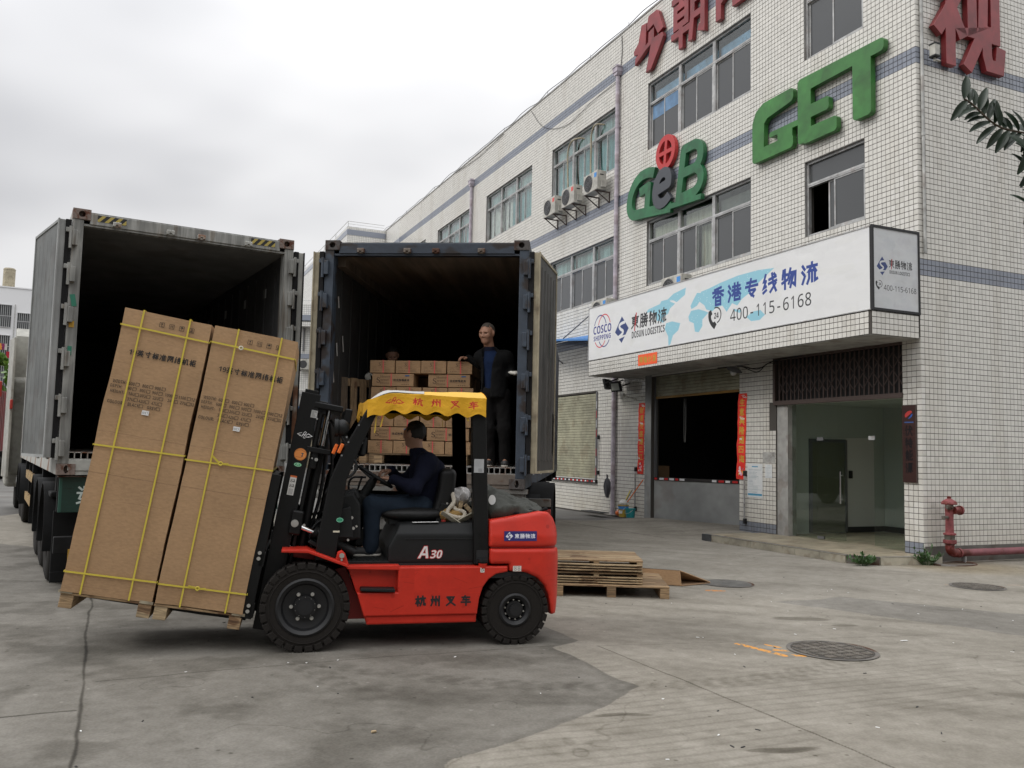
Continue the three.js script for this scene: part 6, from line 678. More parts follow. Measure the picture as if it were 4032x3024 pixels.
// ---------------------------------------------------------------- forklift (local x forward, y up, near side at -z)
const FK = frame([-0.897, 0, -7.634], -2.9035);
const forklift = thing('forklift', 'red and black forklift with yellow canvas roof, mast tilted back under two tall cartons', 'forklift', [-0.897, 0, -7.634], -2.9035);
const near = (w, h, x, y, z) => sheet(w, h, x, y, z, 0, Math.PI, 0);     // printed sheet facing the near side
{
  // wheels: solid tyres with shoulder lugs
  const wheel = (R, w, hub, bolts, lugs) => {
    const g = new THREE.Group(); g.name = 'wheel';
    const prof = [[R * hub, -w / 2 + 0.015], [R * 0.80, -w / 2], [R * 0.93, -w / 2 + 0.012], [R * 0.955, -w / 2 + 0.035], [R * 0.955, w / 2 - 0.035], [R * 0.93, w / 2 - 0.012], [R * 0.80, w / 2], [R * hub, w / 2 - 0.015]].map((q) => new THREE.Vector2(...q));
    const t = new THREE.LatheGeometry(prof, 64); t.rotateX(Math.PI / 2); const L = [smooth(t, 40)];
    for (let k = 0; k < lugs; k++) for (const s of [-1, 1]) { const a = ((k + (s > 0 ? 0.5 : 0)) / lugs) * Math.PI * 2, aw = ((Math.PI * 2) / lugs) * 0.80; const n = 5, o = [], i = []; for (let q = 0; q <= n; q++) { const b = a - aw / 2 + (aw * q) / n; o.push([Math.cos(b) * R, Math.sin(b) * R]); i.unshift([Math.cos(b) * R * 0.86, Math.sin(b) * R * 0.86]); } const lug = prism([...o, ...i], s > 0 ? 0.006 : -w / 2 - 0.003, s > 0 ? w / 2 + 0.003 : -0.006, 0.006); L.push(lug); }
    const ring = new THREE.TorusGeometry(R * 0.80, 0.004, 6, 64); ring.translate(0, 0, -w / 2 - 0.001); L.push(ring);
    part('tyre', L, M.treadRubber, g);
    const rp = [[R * hub + 0.012, -w / 2 + 0.004], [R * hub - 0.004, -w / 2 - 0.004], [R * hub - 0.03, -w / 2 + 0.012], [R * hub - 0.045, -w / 2 + 0.045], [R * hub * 0.5, -w / 2 + 0.06], [0, -w / 2 + 0.06]].map((q) => new THREE.Vector2(...q)); const rim = new THREE.LatheGeometry(rp, 48); rim.rotateX(Math.PI / 2); rim.scale(1, 1, 1);
    const back = cyl(R * hub, R * hub, 0.03, 0, 0, w / 2 - 0.05, 'z', 40); part('rim', [smooth(rim, 30), back], M.rim, g);
    const z0 = -w / 2; part('hub', [cyl(R * 0.25, R * 0.25, 0.05, 0, 0, z0 + 0.045, 'z', 32), cyl(R * 0.17, R * 0.15, 0.03, 0, 0, z0 + 0.01, 'z', 28)], M.rim, g);
    for (const [n, rad, s, off] of bolts) for (let k = 0; k < n; k++) { const a = (k / n) * Math.PI * 2 + off, x = Math.cos(a) * rad, y = Math.sin(a) * rad; part('wheel_nut', [cyl(s, s, 0.02, x, y, z0 + 0.045, 'z', 6), cyl(s * 0.6, s * 0.55, 0.036, x, y, z0 + 0.038, 'z', 10), cyl(s * 1.35, s * 1.35, 0.006, x, y, z0 + 0.057, 'z', 16)], M.bolt, g); }
    return g;
  };
  const fw = wheel(0.348, 0.26, 0.62, [[6, 0.108, 0.011, 0], [10, 0.078, 0.006, 0.3]], 26), rw = wheel(0.286, 0.2, 0.44, [[10, 0.082, 0.0075, 0.2]], 24);
  const putW = (w, x, y, z, flip) => { w.position.set(x, y, z); if (flip) w.rotation.y = Math.PI; forklift.add(w); };
  putW(fw, 0.862, 0.348, -0.47); putW(fw.clone(), 0.862, 0.348, 0.47, true); putW(rw, -0.857, 0.286, -0.46); putW(rw.clone(), -0.857, 0.286, 0.46, true);
  part('axle', [cyl(0.09, 0.09, 0.8, 0.862, 0.348, 0, 'z', 20), cyl(0.06, 0.06, 0.8, -0.857, 0.286, 0, 'z', 16), span(-1.1, 0.75, 0.22, 0.42, -0.2, 0.2)], M.blackPaint, forklift);
  // frame sides with the step cut in
  for (const s of [-1, 1]) {
    const side = (pts, a, b, bv) => { const g = prism(pts, a, b, bv); if (s > 0) g.scale(1, 1, -1); return g; };
    const lo = [[-0.529, 0.262], [0.400, 0.262], [0.463, 0.452], [0.134, 0.452], [0.134, 0.655], [-0.783, 0.652], [-0.783, 0.606], [-0.685, 0.588], [-0.62, 0.545], [-0.573, 0.479], [-0.545, 0.39]];
    part('side_panel', [side(lo, -0.575, -0.30, 0.012), side([[-0.525, 0.192], [0.372, 0.192], [0.400, 0.268], [-0.529, 0.268]], -0.555, -0.30, 0.014), side([[0.128, 0.44], [0.462, 0.44], [0.543, 0.662], [0.128, 0.66]], -0.485, -0.30, 0.006), side([[0.128, 0.628], [0.545, 0.64], [0.560, 0.668], [0.128, 0.668]], -0.575, -0.47, 0.006)], M.red, forklift);
    part('inner_frame', [side([[0.36, 0.2], [0.56, 0.2], [0.66, 0.6], [0.545, 0.63]], -0.33, -0.28, 0.004)], M.redDark, forklift);
    part('step_tread', [side([[0.155, 0.455], [0.435, 0.468], [0.43, 0.49], [0.16, 0.482]], -0.60, -0.46, 0.005)], M.blackPlastic, forklift);
    const fen = [[1.06, 0.778], [1.06, 0.80], [0.86, 0.80], [0.545, 0.684], [0.535, 0.655], [0.855, 0.772]]; part('fender', side(fen, -0.60, -0.33, 0.006), M.red, forklift); part('fender', side([[1.0, 0.72], [1.03, 0.79], [0.86, 0.79], [0.56, 0.68], [0.53, 0.62], [0.62, 0.655]], -0.35, -0.325, 0.003), M.redDark, forklift);
    part('tilt_lug', [side([[0.53, 0.665], [0.565, 0.765], [0.592, 0.79], [0.625, 0.775], [0.64, 0.70]], -0.575, -0.52, 0.006), cyl(0.03, 0.03, 0.02, 0.592, 0.752, s * 0.585, 'z', 24)], M.red, forklift); part('lug_pin', [cyl(0.022, 0.022, 0.03, 0.592, 0.752, s * 0.592, 'z', 6), cyl(0.009, 0.009, 0.03, 0.592, 0.718, s * 0.588, 'z', 8)], M.bolt, forklift);
    // roof pillars
    part('rear_pillar', [side([[-0.455, 1.97], [-0.575, 1.97], [-0.635, 0.66], [-0.505, 0.66]], -0.52, -0.43, 0.008)], M.blackPaint, forklift); part('pillar_bolt', [cyl(0.016, 0.013, 0.012, -0.565, 0.91, s * 0.526, 'z', 16), cyl(0.016, 0.013, 0.012, -0.565, 0.83, s * 0.526, 'z', 16)], M.blackPaint, forklift);
    part('front_pillar', [side([[0.42, 1.95], [0.32, 1.96], [0.46, 1.64], [0.572, 1.35], [0.640, 0.70], [0.80, 0.70], [0.790, 0.86], [0.708, 1.35], [0.60, 1.62]], -0.52, -0.44, 0.010), side([[0.40, 1.96], [0.30, 1.99], [0.24, 2.0], [0.25, 1.94], [0.35, 1.9]], -0.52, -0.44, 0.01)], M.blackPaint, forklift);
    part('roof_beam', side([[-0.575, 1.95], [-0.575, 2.02], [0.33, 2.02], [0.33, 1.95]], -0.52, -0.45, 0.01), M.blackPaint, forklift);
  }
  part('roof_bar', [-0.5, -0.32, -0.14, 0.04, 0.2, 0.31].map((x) => rbox(0.05, 0.04, 0.94, 0.008, x, 1.99, 0)), M.blackPaint, forklift);
  part('floor_plate', [prism([[0.10, 0.665], [0.56, 0.665], [0.80, 0.70], [0.80, 0.715], [0.55, 0.69], [0.10, 0.69]], -0.47, 0.47, 0.004), ...[...Array(9)].map((_, k) => span(0.16 + k * 0.04, 0.175 + k * 0.04, 0.69, 0.695, -0.44, 0.44))], M.blackPlastic, forklift);
  part('toe_board', [prism([[0.56, 0.66], [0.86, 0.84], [0.84, 0.86], [0.55, 0.69]], -0.44, 0.44, 0.004)], M.blackPlastic, forklift);
  // engine hood: plastic cover with a bevelled shoulder
  { const d2 = [[0.214, 0.665], [0.214, 0.80], [0.16, 0.905], [0.12, 0.985], [0.03, 0.995], [-0.62, 1.005], [-0.62, 0.665]]; const poly2 = (x, y) => { let d = 1e9, ins = false; for (let i = 0, j = d2.length - 1; i < d2.length; j = i++) { const [ax, ay] = d2[i], [bx, by] = d2[j], ex = bx - ax, ey = by - ay, t = clamp(((x - ax) * ex + (y - ay) * ey) / (ex * ex + ey * ey)); d = Math.min(d, Math.hypot(x - ax - ex * t, y - ay - ey * t)); if (ay > y !== by > y && x < ((bx - ax) * (y - ay)) / (by - ay) + ax) ins = !ins; } return ins ? -d : d; };
    const f = (x, y, z) => { const az = Math.abs(z), half = y > 0.91 ? 0.475 - (y - 0.91) * 0.75 : y < 0.80 ? 0.475 : 0.475 + 0.0 * y; return -smin(-poly2(x, y), -(az - half), 0.02); }; part('engine_hood', netMesh(f, [-0.66, 0.63, -0.53], [0.26, 1.05, 0.53], 0.0125), M.blackPlastic, forklift); part('hood_seam', [span(-0.5, 0.08, 0.868, 0.872, -0.481, -0.470), span(-0.5, 0.2, 0.655, 0.672, -0.48, -0.46)], M.black, forklift); }
  // counterweight: cast, rounded in plan
  { const up = [[-0.625, 0.808], [-0.625, 1.03], [-0.86, 1.07], [-1.07, 1.105], [-1.15, 1.10], [-1.205, 1.05], [-1.243, 0.97], [-1.255, 0.90], [-1.248, 0.808]], lo = [[-0.63, 0.668], [-0.63, 0.796], [-1.262, 0.796], [-1.288, 0.706], [-1.285, 0.415], [-1.24, 0.232], [-1.180, 0.232], [-1.15, 0.40], [-1.113, 0.482], [-1.05, 0.548], [-0.942, 0.596], [-0.795, 0.608], [-0.795, 0.668]];
    const pd = (pts) => (x, y) => { let d = 1e9, ins = false; for (let i = 0, j = pts.length - 1; i < pts.length; j = i++) { const [ax, ay] = pts[i], [bx, by] = pts[j], ex = bx - ax, ey = by - ay, t = clamp(((x - ax) * ex + (y - ay) * ey) / (ex * ex + ey * ey)); d = Math.min(d, Math.hypot(x - ax - ex * t, y - ay - ey * t)); if (ay > y !== by > y && x < ((bx - ax) * (y - ay)) / (by - ay) + ax) ins = !ins; } return ins ? -d : d; };
    const plan = (x, z, half) => { const r = 0.2, cx = -1.29 + r + 0.02, az = Math.abs(z); const qx = Math.max(cx - x, 0), qz = Math.max(az - (half - r), 0); return x > cx ? az - half : Math.hypot(qx, qz) - r; };
    const mk = (pts, half0, slope) => { const p = pd(pts); return (x, y, z) => { const h = half0 - Math.max(0, y - 0.9) * slope; return -smin(-p(x, y), -plan(x, z, h), 0.035); }; };
    const groove = netMesh(mk([[-0.64, 0.78], [-0.64, 0.83], [-1.235, 0.83], [-1.24, 0.78]], 0.545, 0), [-1.3, 0.75, -0.6], [-0.6, 0.86, 0.6], 0.0125);
    part('counterweight', [netMesh(mk(up, 0.572, 0.26), [-1.33, 0.77, -0.64], [-0.58, 1.15, 0.64], 0.0125), netMesh(mk(lo, 0.578, 0), [-1.33, 0.19, -0.64], [-0.58, 0.84, 0.64], 0.0125)], M.red, forklift); part('groove', groove, M.redDark, forklift); part('wheel_arch', [span(-0.8, -0.6, 0.3, 0.6, -0.3, 0.3), span(-1.1, -0.6, 0.55, 0.6, -0.54, 0.54)], M.black, forklift); }
  // mast, tilted back
  const mast = new THREE.Group(); mast.name = 'mast'; mast.position.set(1.165, 0.28, 0); mast.rotation.z = 0.160; forklift.add(mast);
  for (const s of [-1, 1]) { part('outer_rail', [span(-0.078, 0.078, -0.14, 1.80, s * 0.385, s * 0.372, 0.003), span(-0.078, -0.058, -0.14, 1.80, s * 0.37, s * 0.31, 0.003), span(0.058, 0.078, -0.14, 1.80, s * 0.37, s * 0.31, 0.003)], M.blackPaint, mast); part('inner_rail', [span(-0.055, 0.055, -0.1, 1.83, s * 0.365, s * 0.30, 0.004), span(-0.12, -0.095, 0.0, 1.68, s * 0.36, s * 0.26, 0.004)], M.blackPaint, mast); part('lift_cylinder', [cyl(0.036, 0.036, 1.42, -0.17, 0.66, s * 0.27, 'y', 22), cyl(0.042, 0.042, 0.06, -0.17, 1.36, s * 0.27, 'y', 22)], M.blackPaint, mast); part('piston_rod', cyl(0.019, 0.019, 0.36, -0.17, 1.54, s * 0.27, 'y', 18), M.chrome, mast); }
  part('cross_member', [rbox(0.10, 0.11, 0.72, 0.008, -0.10, 1.70, 0), rbox(0.24, 0.05, 0.78, 0.01, -0.16, 1.715, 0), rbox(0.20, 0.045, 0.78, 0.008, -0.15, 1.345, 0), rbox(0.05, 0.16, 0.74, 0.008, -0.13, 1.27, 0), rbox(0.10, 0.13, 0.70, 0.008, -0.08, 0.12, 0), rbox(0.06, 0.12, 0.76, 0.01, -0.33, 1.67, 0)], M.blackPaint, mast);
  part('pin_boss', [rbox(0.10, 0.2, 0.05, 0.02, -0.09, 0.74, -0.40), rbox(0.10, 0.2, 0.05, 0.02, -0.09, 0.74, 0.40)], M.blackPaint, mast); part('pin', [cyl(0.03, 0.03, 0.02, -0.08, 0.735, -0.43, 'z', 24), cyl(0.016, 0.016, 0.035, -0.08, 0.735, -0.435, 'z', 16), cyl(0.012, 0.012, 0.03, -0.155, 0.73, -0.42, 'z', 12), cyl(0.008, 0.008, 0.03, -0.085, 1.60, -0.41, 'z', 10), cyl(0.014, 0.014, 0.03, -0.145, 1.27, -0.42, 'z', 16), cyl(0.007, 0.007, 0.03, -0.11, 1.275, -0.42, 'z', 10)], M.bolt, mast);
  part('hose', [tube([[-0.2, 1.5, -0.12], [-0.24, 1.0, -0.14], [-0.2, 0.3, -0.1], [-0.28, 0.2, 0]], 0.014, 8, 40), tube([[-0.2, 1.6, 0.05], [-0.3, 1.2, 0.06], [-0.22, 0.4, 0.08]], 0.014, 8, 40), tube([[-0.2, 1.62, -0.2], [-0.36, 1.42, -0.25], [-0.28, 1.0, -0.22]], 0.012, 8, 30)], M.black, mast); part('lift_chain', [span(-0.135, -0.10, 0.2, 1.72, -0.10, -0.07), span(-0.135, -0.10, 0.2, 1.72, 0.07, 0.10)], M.dark, mast);
  const stick = (w, h, m, u, v) => raw('sticker', near(w, h, u, v, -0.3865), m, mast);
  const hc = (c, W, H, col, lw) => { c.strokeStyle = col; c.lineWidth = lw; c.lineJoin = 'miter'; c.beginPath(); c.moveTo(W * 0.30, H * 0.24); c.lineTo(W * 0.04, H * 0.5); c.lineTo(W * 0.26, H * 0.74); c.moveTo(W * 0.68, H * 0.26); c.lineTo(W * 0.96, H * 0.52); c.lineTo(W * 0.70, H * 0.76); c.moveTo(W * 0.30, H * 0.62); c.lineTo(W * 0.16, H * 0.62); c.moveTo(W * 0.44, H * 0.16); c.lineTo(W * 0.32, H * 0.80); c.moveTo(W * 0.56, H * 0.22); c.lineTo(W * 0.44, H * 0.78); c.moveTo(W * 0.38, H * 0.5); c.lineTo(W * 0.54, H * 0.46); c.moveTo(W * 0.80, H * 0.34); c.bezierCurveTo(W * 0.7, H * 0.2, W * 0.56, H * 0.5, W * 0.58, H * 0.66); c.bezierCurveTo(W * 0.60, H * 0.82, W * 0.72, H * 0.72, W * 0.76, H * 0.62); c.moveTo(W * 0.44, H * 0.14); c.lineTo(W * 0.50, H * 0.06); c.lineTo(W * 0.58, H * 0.16); c.moveTo(W * 0.42, H * 0.86); c.lineTo(W * 0.50, H * 0.94); c.lineTo(W * 0.58, H * 0.84); c.stroke(); };
  stick(0.13, 0.062, ink(256, 128, (c, W, H) => hc(c, W, H, '#e6e6e6', 9)), -0.015, 1.452);
  stick(0.106, 0.106, ink(128, 128, (c) => { c.fillStyle = '#d98a45'; c.beginPath(); c.arc(64, 64, 60, 0, 7); c.fill(); c.strokeStyle = '#a85a20'; c.lineWidth = 3; c.beginPath(); c.arc(64, 64, 55, 0, 7); c.stroke(); c.fillStyle = '#8a4a22'; for (let k = 0; k < 9; k++) c.fillRect(24 + k * 9, 16 + Math.abs(k - 4) * 3, 5, 6); c.fillStyle = '#2b4558'; c.fillRect(72, 48, 22, 9); c.fillRect(80, 52, 8, 26); c.fillRect(72, 76, 18, 8); c.fillStyle = '#b0602a'; c.fillRect(26, 92, 60, 5); }), -0.012, 1.290);
  stick(0.066, 0.036, ink(96, 52, (c) => { c.fillStyle = '#4f9a6b'; c.beginPath(); c.ellipse(48, 26, 46, 24, 0, 0, 7); c.fill(); c.strokeStyle = '#bfe0c8'; c.lineWidth = 4; c.beginPath(); c.ellipse(48, 26, 38, 18, 0, 0, 7); c.stroke(); c.beginPath(); c.moveTo(34, 34); c.lineTo(48, 14); c.lineTo(60, 32); c.stroke(); }), -0.008, 1.203);
  stick(0.052, 0.16, print(80, 246, '#c9c7c2', (c) => { c.fillStyle = '#c9632a'; c.fillRect(0, 0, 80, 22); c.strokeStyle = '#222'; c.lineWidth = 4; for (const y of [50, 112]) { c.beginPath(); c.arc(28, y + 26, 9, 0, 7); c.arc(58, y + 24, 8, 0, 7); c.stroke(); c.strokeRect(22, y, 34, 18); c.beginPath(); c.moveTo(14, y); c.lineTo(14, y + 36); c.moveTo(56, y - 6); c.lineTo(66, y + 14); c.stroke(); } c.fillStyle = '#777'; for (let y = 168; y < 236; y += 9) c.fillRect(10, y, 56, 4); }), 0.004, 1.03);
  stick(0.05, 0.062, print(60, 76, '#a9a9a6', (c) => { c.fillStyle = '#6c6c6a'; for (let y = 8; y < 70; y += 9) c.fillRect(6, y, 20 + ((y * 13) % 28), 4); }), -0.055, 1.635);
  // carriage, backrest and forks
  const car = new THREE.Group(); car.name = 'fork_carriage'; car.position.copy(mast.position); car.rotation.z = mast.rotation.z; forklift.add(car);
  part('carriage_bar', [rbox(0.05, 0.12, 1.0, 0.008, 0.115, 0.42, 0), rbox(0.05, 0.12, 1.0, 0.008, 0.115, 0.02, 0), ...[-0.2, 0.2].map((z) => rbox(0.05, 0.5, 0.06, 0.006, 0.09, 0.22, z))], M.blackPaint, car);
  part('load_backrest', [span(0.10, 0.185, -0.05, 1.10, -0.50, -0.46, 0.005), span(0.10, 0.185, -0.05, 1.10, 0.46, 0.50, 0.005), rbox(0.05, 0.06, 0.98, 0.006, 0.15, 1.07, 0), ...[-0.3, -0.1, 0.1, 0.3].map((z) => rbox(0.03, 0.95, 0.04, 0.005, 0.16, 0.6, z))], M.blackPaint, car);
  part('carriage_bolt', [[0.14, 0.47], [0.14, 0.425], [0.14, 0.055], [0.14, 0.01]].map(([u, v]) => cyl(0.015, 0.012, 0.014, u, v, -0.506, 'z', 14)), M.bolt, car);
  for (const z of [-0.26, 0.26]) part('fork', [span(0.145, 0.185, -0.098, 0.5, z - 0.06, z + 0.06, 0.005), prism([[0.15, -0.055], [0.15, -0.098], [0.5, -0.10], [1.46, -0.085], [1.46, -0.075], [0.5, -0.055]], z - 0.06, z + 0.06, 0.004)], M.blackPaint, car);
  // tilt cylinders and plumbing behind the mast
  for (const s of [-1, 1]) { part('tilt_cylinder', [bar([0.80, 0.905, s * 0.33], [0.48, 0.74, s * 0.33], 0.047, 20), bar([0.82, 0.915, s * 0.33], [0.79, 0.90, s * 0.33], 0.055, 20)], M.blackPaint, forklift); part('tilt_rod', bar([1.02, 0.99, s * 0.33], [0.80, 0.905, s * 0.33], 0.02, 16), M.chrome, forklift); part('clevis', rbox(0.1, 0.07, 0.06, 0.015, 1.03, 0.99, s * 0.34, 0, 0, 0.4), M.blackPaint, forklift); }
  part('pipework', [tube([[0.82, 0.75, -0.3], [0.84, 0.9, -0.25], [0.75, 1.0, -0.2], [0.6, 0.95, -0.2]], 0.013, 8, 30), tube([[0.85, 0.8, -0.1], [0.9, 1.0, 0.0], [0.7, 1.05, 0.1]], 0.013, 8, 30), rbox(0.18, 0.12, 0.2, 0.02, 0.76, 0.93, 0.05)], M.black, forklift); part('pipe_joint', [cyl(0.012, 0.012, 0.03, 0.7, 0.8, -0.42, 'z', 10), cyl(0.01, 0.01, 0.03, 0.54, 0.86, -0.44, 'z', 10), cyl(0.01, 0.01, 0.03, 0.545, 0.91, -0.44, 'z', 10), cyl(0.012, 0.012, 0.03, 0.50, 0.955, -0.44, 'z', 10), cyl(0.009, 0.009, 0.03, 0.475, 0.97, -0.43, 'z', 10), cyl(0.012, 0.012, 0.03, 0.515, 1.04, -0.43, 'z', 10)], M.bolt, forklift);
  // dash, steering, levers
  part('dashboard', [prism([[0.43, 0.86], [0.70, 0.80], [0.70, 1.12], [0.60, 1.22], [0.5, 1.24], [0.44, 1.14]], -0.36, 0.36, 0.02), rbox(0.17, 0.11, 0.16, 0.035, 0.53, 1.20, -0.24, 0, 0, -0.4), prism([[0.50, 0.88], [0.64, 0.88], [0.64, 1.10], [0.53, 1.13]], -0.46, -0.40, 0.006)], M.blackPlastic, forklift); raw('sticker', near(0.06, 0.042, 0.615, 1.028, -0.522), ink(96, 66, (c) => { c.fillStyle = '#2f8f6a'; c.beginPath(); c.ellipse(48, 33, 46, 31, 0, 0, 7); c.fill(); c.strokeStyle = '#bde3d0'; c.lineWidth = 3; c.beginPath(); c.ellipse(48, 33, 40, 25, 0, 0, 7); c.stroke(); }), forklift); raw('sticker', near(0.052, 0.014, 0.64, 0.935, -0.522), M.knot, forklift);
  { const st = new THREE.Group(); st.name = 'steering_wheel'; st.position.set(0.30, 1.365, -0.02); st.rotation.z = 0.541; forklift.add(st); const rim = new THREE.TorusGeometry(0.165, 0.015, 12, 48); rim.rotateX(Math.PI / 2); part('rim', rim, M.blackPlastic, st); part('spoke', [0.4, 2.5, 4.6].map((a) => beam([0, -0.03, 0], [Math.cos(a) * 0.16, 0, Math.sin(a) * 0.16], 0.03, 0.012)), M.blackPlastic, st); part('column', [cyl(0.045, 0.03, 0.07, 0, -0.05, 0, 'y', 24), cyl(0.05, 0.04, 0.3, 0, -0.22, 0, 'y', 20)], M.blackPlastic, st); part('spinner_knob', [cyl(0.022, 0.018, 0.05, -0.12, 0.035, -0.1, 'y', 16)], M.blackPlastic, st); }
  part('column_support', beam([0.38, 1.2, -0.02], [0.58, 0.74, -0.02], 0.1, 0.1, 0, 0.015), M.blackPlastic, forklift); part('lever', [tube([[0.50, 1.15, 0.28], [0.51, 1.30, 0.28], [0.48, 1.345, 0.28], [0.36, 1.35, 0.28]], 0.010, 8, 24), tube([[0.46, 1.15, 0.2], [0.42, 1.3, 0.2], [0.40, 1.36, 0.2]], 0.009, 8, 16)], M.black, forklift); part('pedal', [rbox(0.07, 0.1, 0.09, 0.01, 0.66, 0.82, 0.1, 0, 0, 0.6), bar([0.66, 0.8, 0.1], [0.60, 0.72, 0.1], 0.012)], M.dark, forklift); part('grip_handle', tube([[0.63, 1.51, -0.50], [0.555, 1.535, -0.505], [0.505, 1.50, -0.51], [0.505, 1.43, -0.51], [0.56, 1.375, -0.505], [0.67, 1.375, -0.50]], 0.012, 10, 40), M.blackPlastic, forklift);
  // lamps and mirror
  { const lg = new THREE.SphereGeometry(0.07, 22, 16); lg.scale(0.9, 1, 1); lg.translate(0.625, 1.775, -0.47); part('work_lamp', [lg, cyl(0.074, 0.074, 0.03, 0.67, 1.775, -0.47, 'x', 28), beam([0.6, 1.72, -0.47], [0.55, 1.62, -0.48], 0.03, 0.03)], M.blackPlastic, forklift); part('turn_signal', [beam([0.615, 1.645, -0.525], [0.648, 1.568, -0.525], 0.028, 0.05, 0, 0.008)], M.orange, forklift); part('turn_signal', [beam([0.66, 1.64, -0.48], [0.69, 1.56, -0.48], 0.028, 0.05, 0, 0.008)], M.orange, forklift); part('mirror', [rbox(0.05, 0.17, 0.11, 0.025, 0.45, 1.63, -0.42, 0, 0.3, 0.1), tube([[0.47, 1.56, -0.42], [0.52, 1.5, -0.45], [0.57, 1.44, -0.48]], 0.009, 8, 16)], M.blackPlastic, forklift); part('wiper_clip', beam([0.45, 1.655, -0.49], [0.50, 1.685, -0.49], 0.012, 0.012), M.chrome, forklift); part('pillar_screw', [[0.49, 1.80], [0.57, 1.66], [0.585, 1.70], [0.62, 1.55]].map(([x, y]) => cyl(0.008, 0.008, 0.01, x, y, -0.524, 'z', 10)), M.chrome, forklift); }
  // seat
  { const f = blend([ellipsoid([-0.04, 1.035, 0], [0.29, 0.065, 0.25]), ellipsoid([-0.04, 1.06, -0.2], [0.26, 0.05, 0.06]), ellipsoid([-0.04, 1.06, 0.2], [0.26, 0.05, 0.06])], 0.05); const b = blend([capsule([-0.25, 1.06, 0], [-0.315, 1.38, 0], 0.07, 0.06)], 0.03); const back = (x, y, z) => { const zz = Math.max(Math.abs(z) - 0.17, 0), t = clamp((y - 1.03) / 0.4), cx = -0.245 - 0.075 * t - 0.02 * Math.sin(t * 3.1); return Math.hypot(Math.max(Math.abs(x - cx) - 0.025, 0), Math.max(Math.abs(y - 1.24) - 0.16, 0), zz) - 0.05; }; part('seat_cushion', netMesh(f, [-0.4, 0.93, -0.32], [0.32, 1.16, 0.32], 0.0125), M.vinyl, forklift); part('seat_backrest', netMesh(back, [-0.46, 0.96, -0.3], [-0.12, 1.52, 0.3], 0.0125), M.vinyl, forklift); part('seat_base', [rbox(0.5, 0.06, 0.42, 0.01, -0.06, 0.99, 0), rbox(0.08, 0.18, 0.02, 0.02, -0.27, 1.06, -0.235, 0, 0, 0.3)], M.blackPlastic, forklift); part('seat_bolt', [[-0.265, 1.075, -0.25], [-0.31, 1.15, -0.225], [-0.02, 0.985, -0.215], [-0.10, 0.985, -0.215]].map(([x, y, z]) => cyl(0.009, 0.008, 0.014, x, y, z, 'z', 12)), M.bolt, forklift); part('belt_buckle', rbox(0.035, 0.03, 0.05, 0.004, -0.27, 1.0, -0.3), M.lampRed, forklift); }
  part('hood_label', box(0.22, 0.002, 0.05, -0.10, 1.003, -0.40, 0.0, 0, -0.02), M.paper, forklift); part('fuel_cap', [cyl(0.045, 0.045, 0.022, -0.572, 0.70, -0.55, 'y', 24), cyl(0.03, 0.036, 0.04, -0.572, 0.675, -0.55, 'y', 20)], M.blackPlastic, forklift); part('filler_neck', cyl(0.03, 0.038, 0.04, -0.572, 0.655, -0.55, 'y', 20), M.red, forklift); part('pillar_notch', span(-0.62, -0.52, 0.67, 0.78, -0.531, -0.521), M.black, forklift);
  // lettering and stickers on the body, cut from thin film
  const film = (draw, w, h, x, y, z, m, N = 140) => { const gs = boardLetter(draw, w, h, 0.0015, 0.0003, N); for (const g of gs) { g.rotateY(Math.PI); g.translate(x + w / 2, y - h / 2, z); } return part('lettering', gs, m, forklift); };
  [...'杭州叉车'].forEach((ch, i) => film((c, W, H) => drawChar(c, ch, W * 0.1, H * 0.1, W * 0.8, H * 0.8, H * 0.14, '#000'), 0.098, 0.098, -0.055 - i * 0.125, 0.378 + i * -0.001, -0.5755, M.black));
  const a30 = (grow, m, z) => film((c, W, H) => { c.lineJoin = 'round'; c.lineWidth = H * 0.06 * grow; c.strokeStyle = '#000'; c.fillStyle = '#000'; c.setTransform(1, 0, -0.22, 1, H * 0.32, 0); c.font = `bold ${H * 1.12}px sans-serif`; c.textBaseline = 'alphabetic'; c.fillText('A', W * 0.02, H * 0.88); if (grow) c.strokeText('A', W * 0.02, H * 0.88); c.font = `bold ${H * 0.74}px sans-serif`; c.fillText('30', W * 0.39, H * 0.88); if (grow) c.strokeText('30', W * 0.39, H * 0.88); }, 0.27, 0.122, -0.15, 0.755, z, m, 200);
  a30(1.4, M.redLogo, -0.4775); a30(0.001, M.paper, -0.4795);
  raw('sticker', near(0.285, 0.082, -0.888, 0.902, -0.5745), print(420, 124, '#2b2b6e', (c) => { c.fillStyle = '#2b2b6e'; logoS(c, 18, 10, 96, 104, '#e2e2ea', '#2b2b6e'); [...'东胜物流'].forEach((ch, i) => drawChar(c, ch, 138 + i * 68, 34, 54, 56, 8, '#e2e2ea')); }), forklift).rotation.z = 0.0;
  raw('sticker', near(0.035, 0.038, -0.565, 0.622, -0.5765), print(48, 52, '#d8d4cc', (c) => { c.strokeStyle = '#333'; c.lineWidth = 4; c.strokeRect(12, 12, 18, 28); c.beginPath(); c.moveTo(32, 22); c.lineTo(38, 26); c.lineTo(38, 38); c.stroke(); }), forklift); raw('sticker', near(0.072, 0.045, -0.862, 0.632, -0.5805), print(100, 62, '#d6cfc6', (c) => { c.strokeStyle = '#333'; c.lineWidth = 4; for (const x of [28, 72]) { c.beginPath(); c.arc(x, 40, 12, 0, 7); c.stroke(); c.fillStyle = '#555'; c.fillRect(x - 14, 8, 10, 9); c.fillRect(x + 3, 8, 10, 9); } }), forklift);
  raw('sticker', near(0.085, 0.115, -0.525, 1.485, -0.5215), print(90, 122, '#a6a7a8', (c) => { c.fillStyle = '#8f9092'; for (let y = 10; y < 70; y += 6) c.fillRect(10, y, 40 + ((y * 7) % 26), 2); c.fillRect(40, 84, 36, 32); }), forklift);
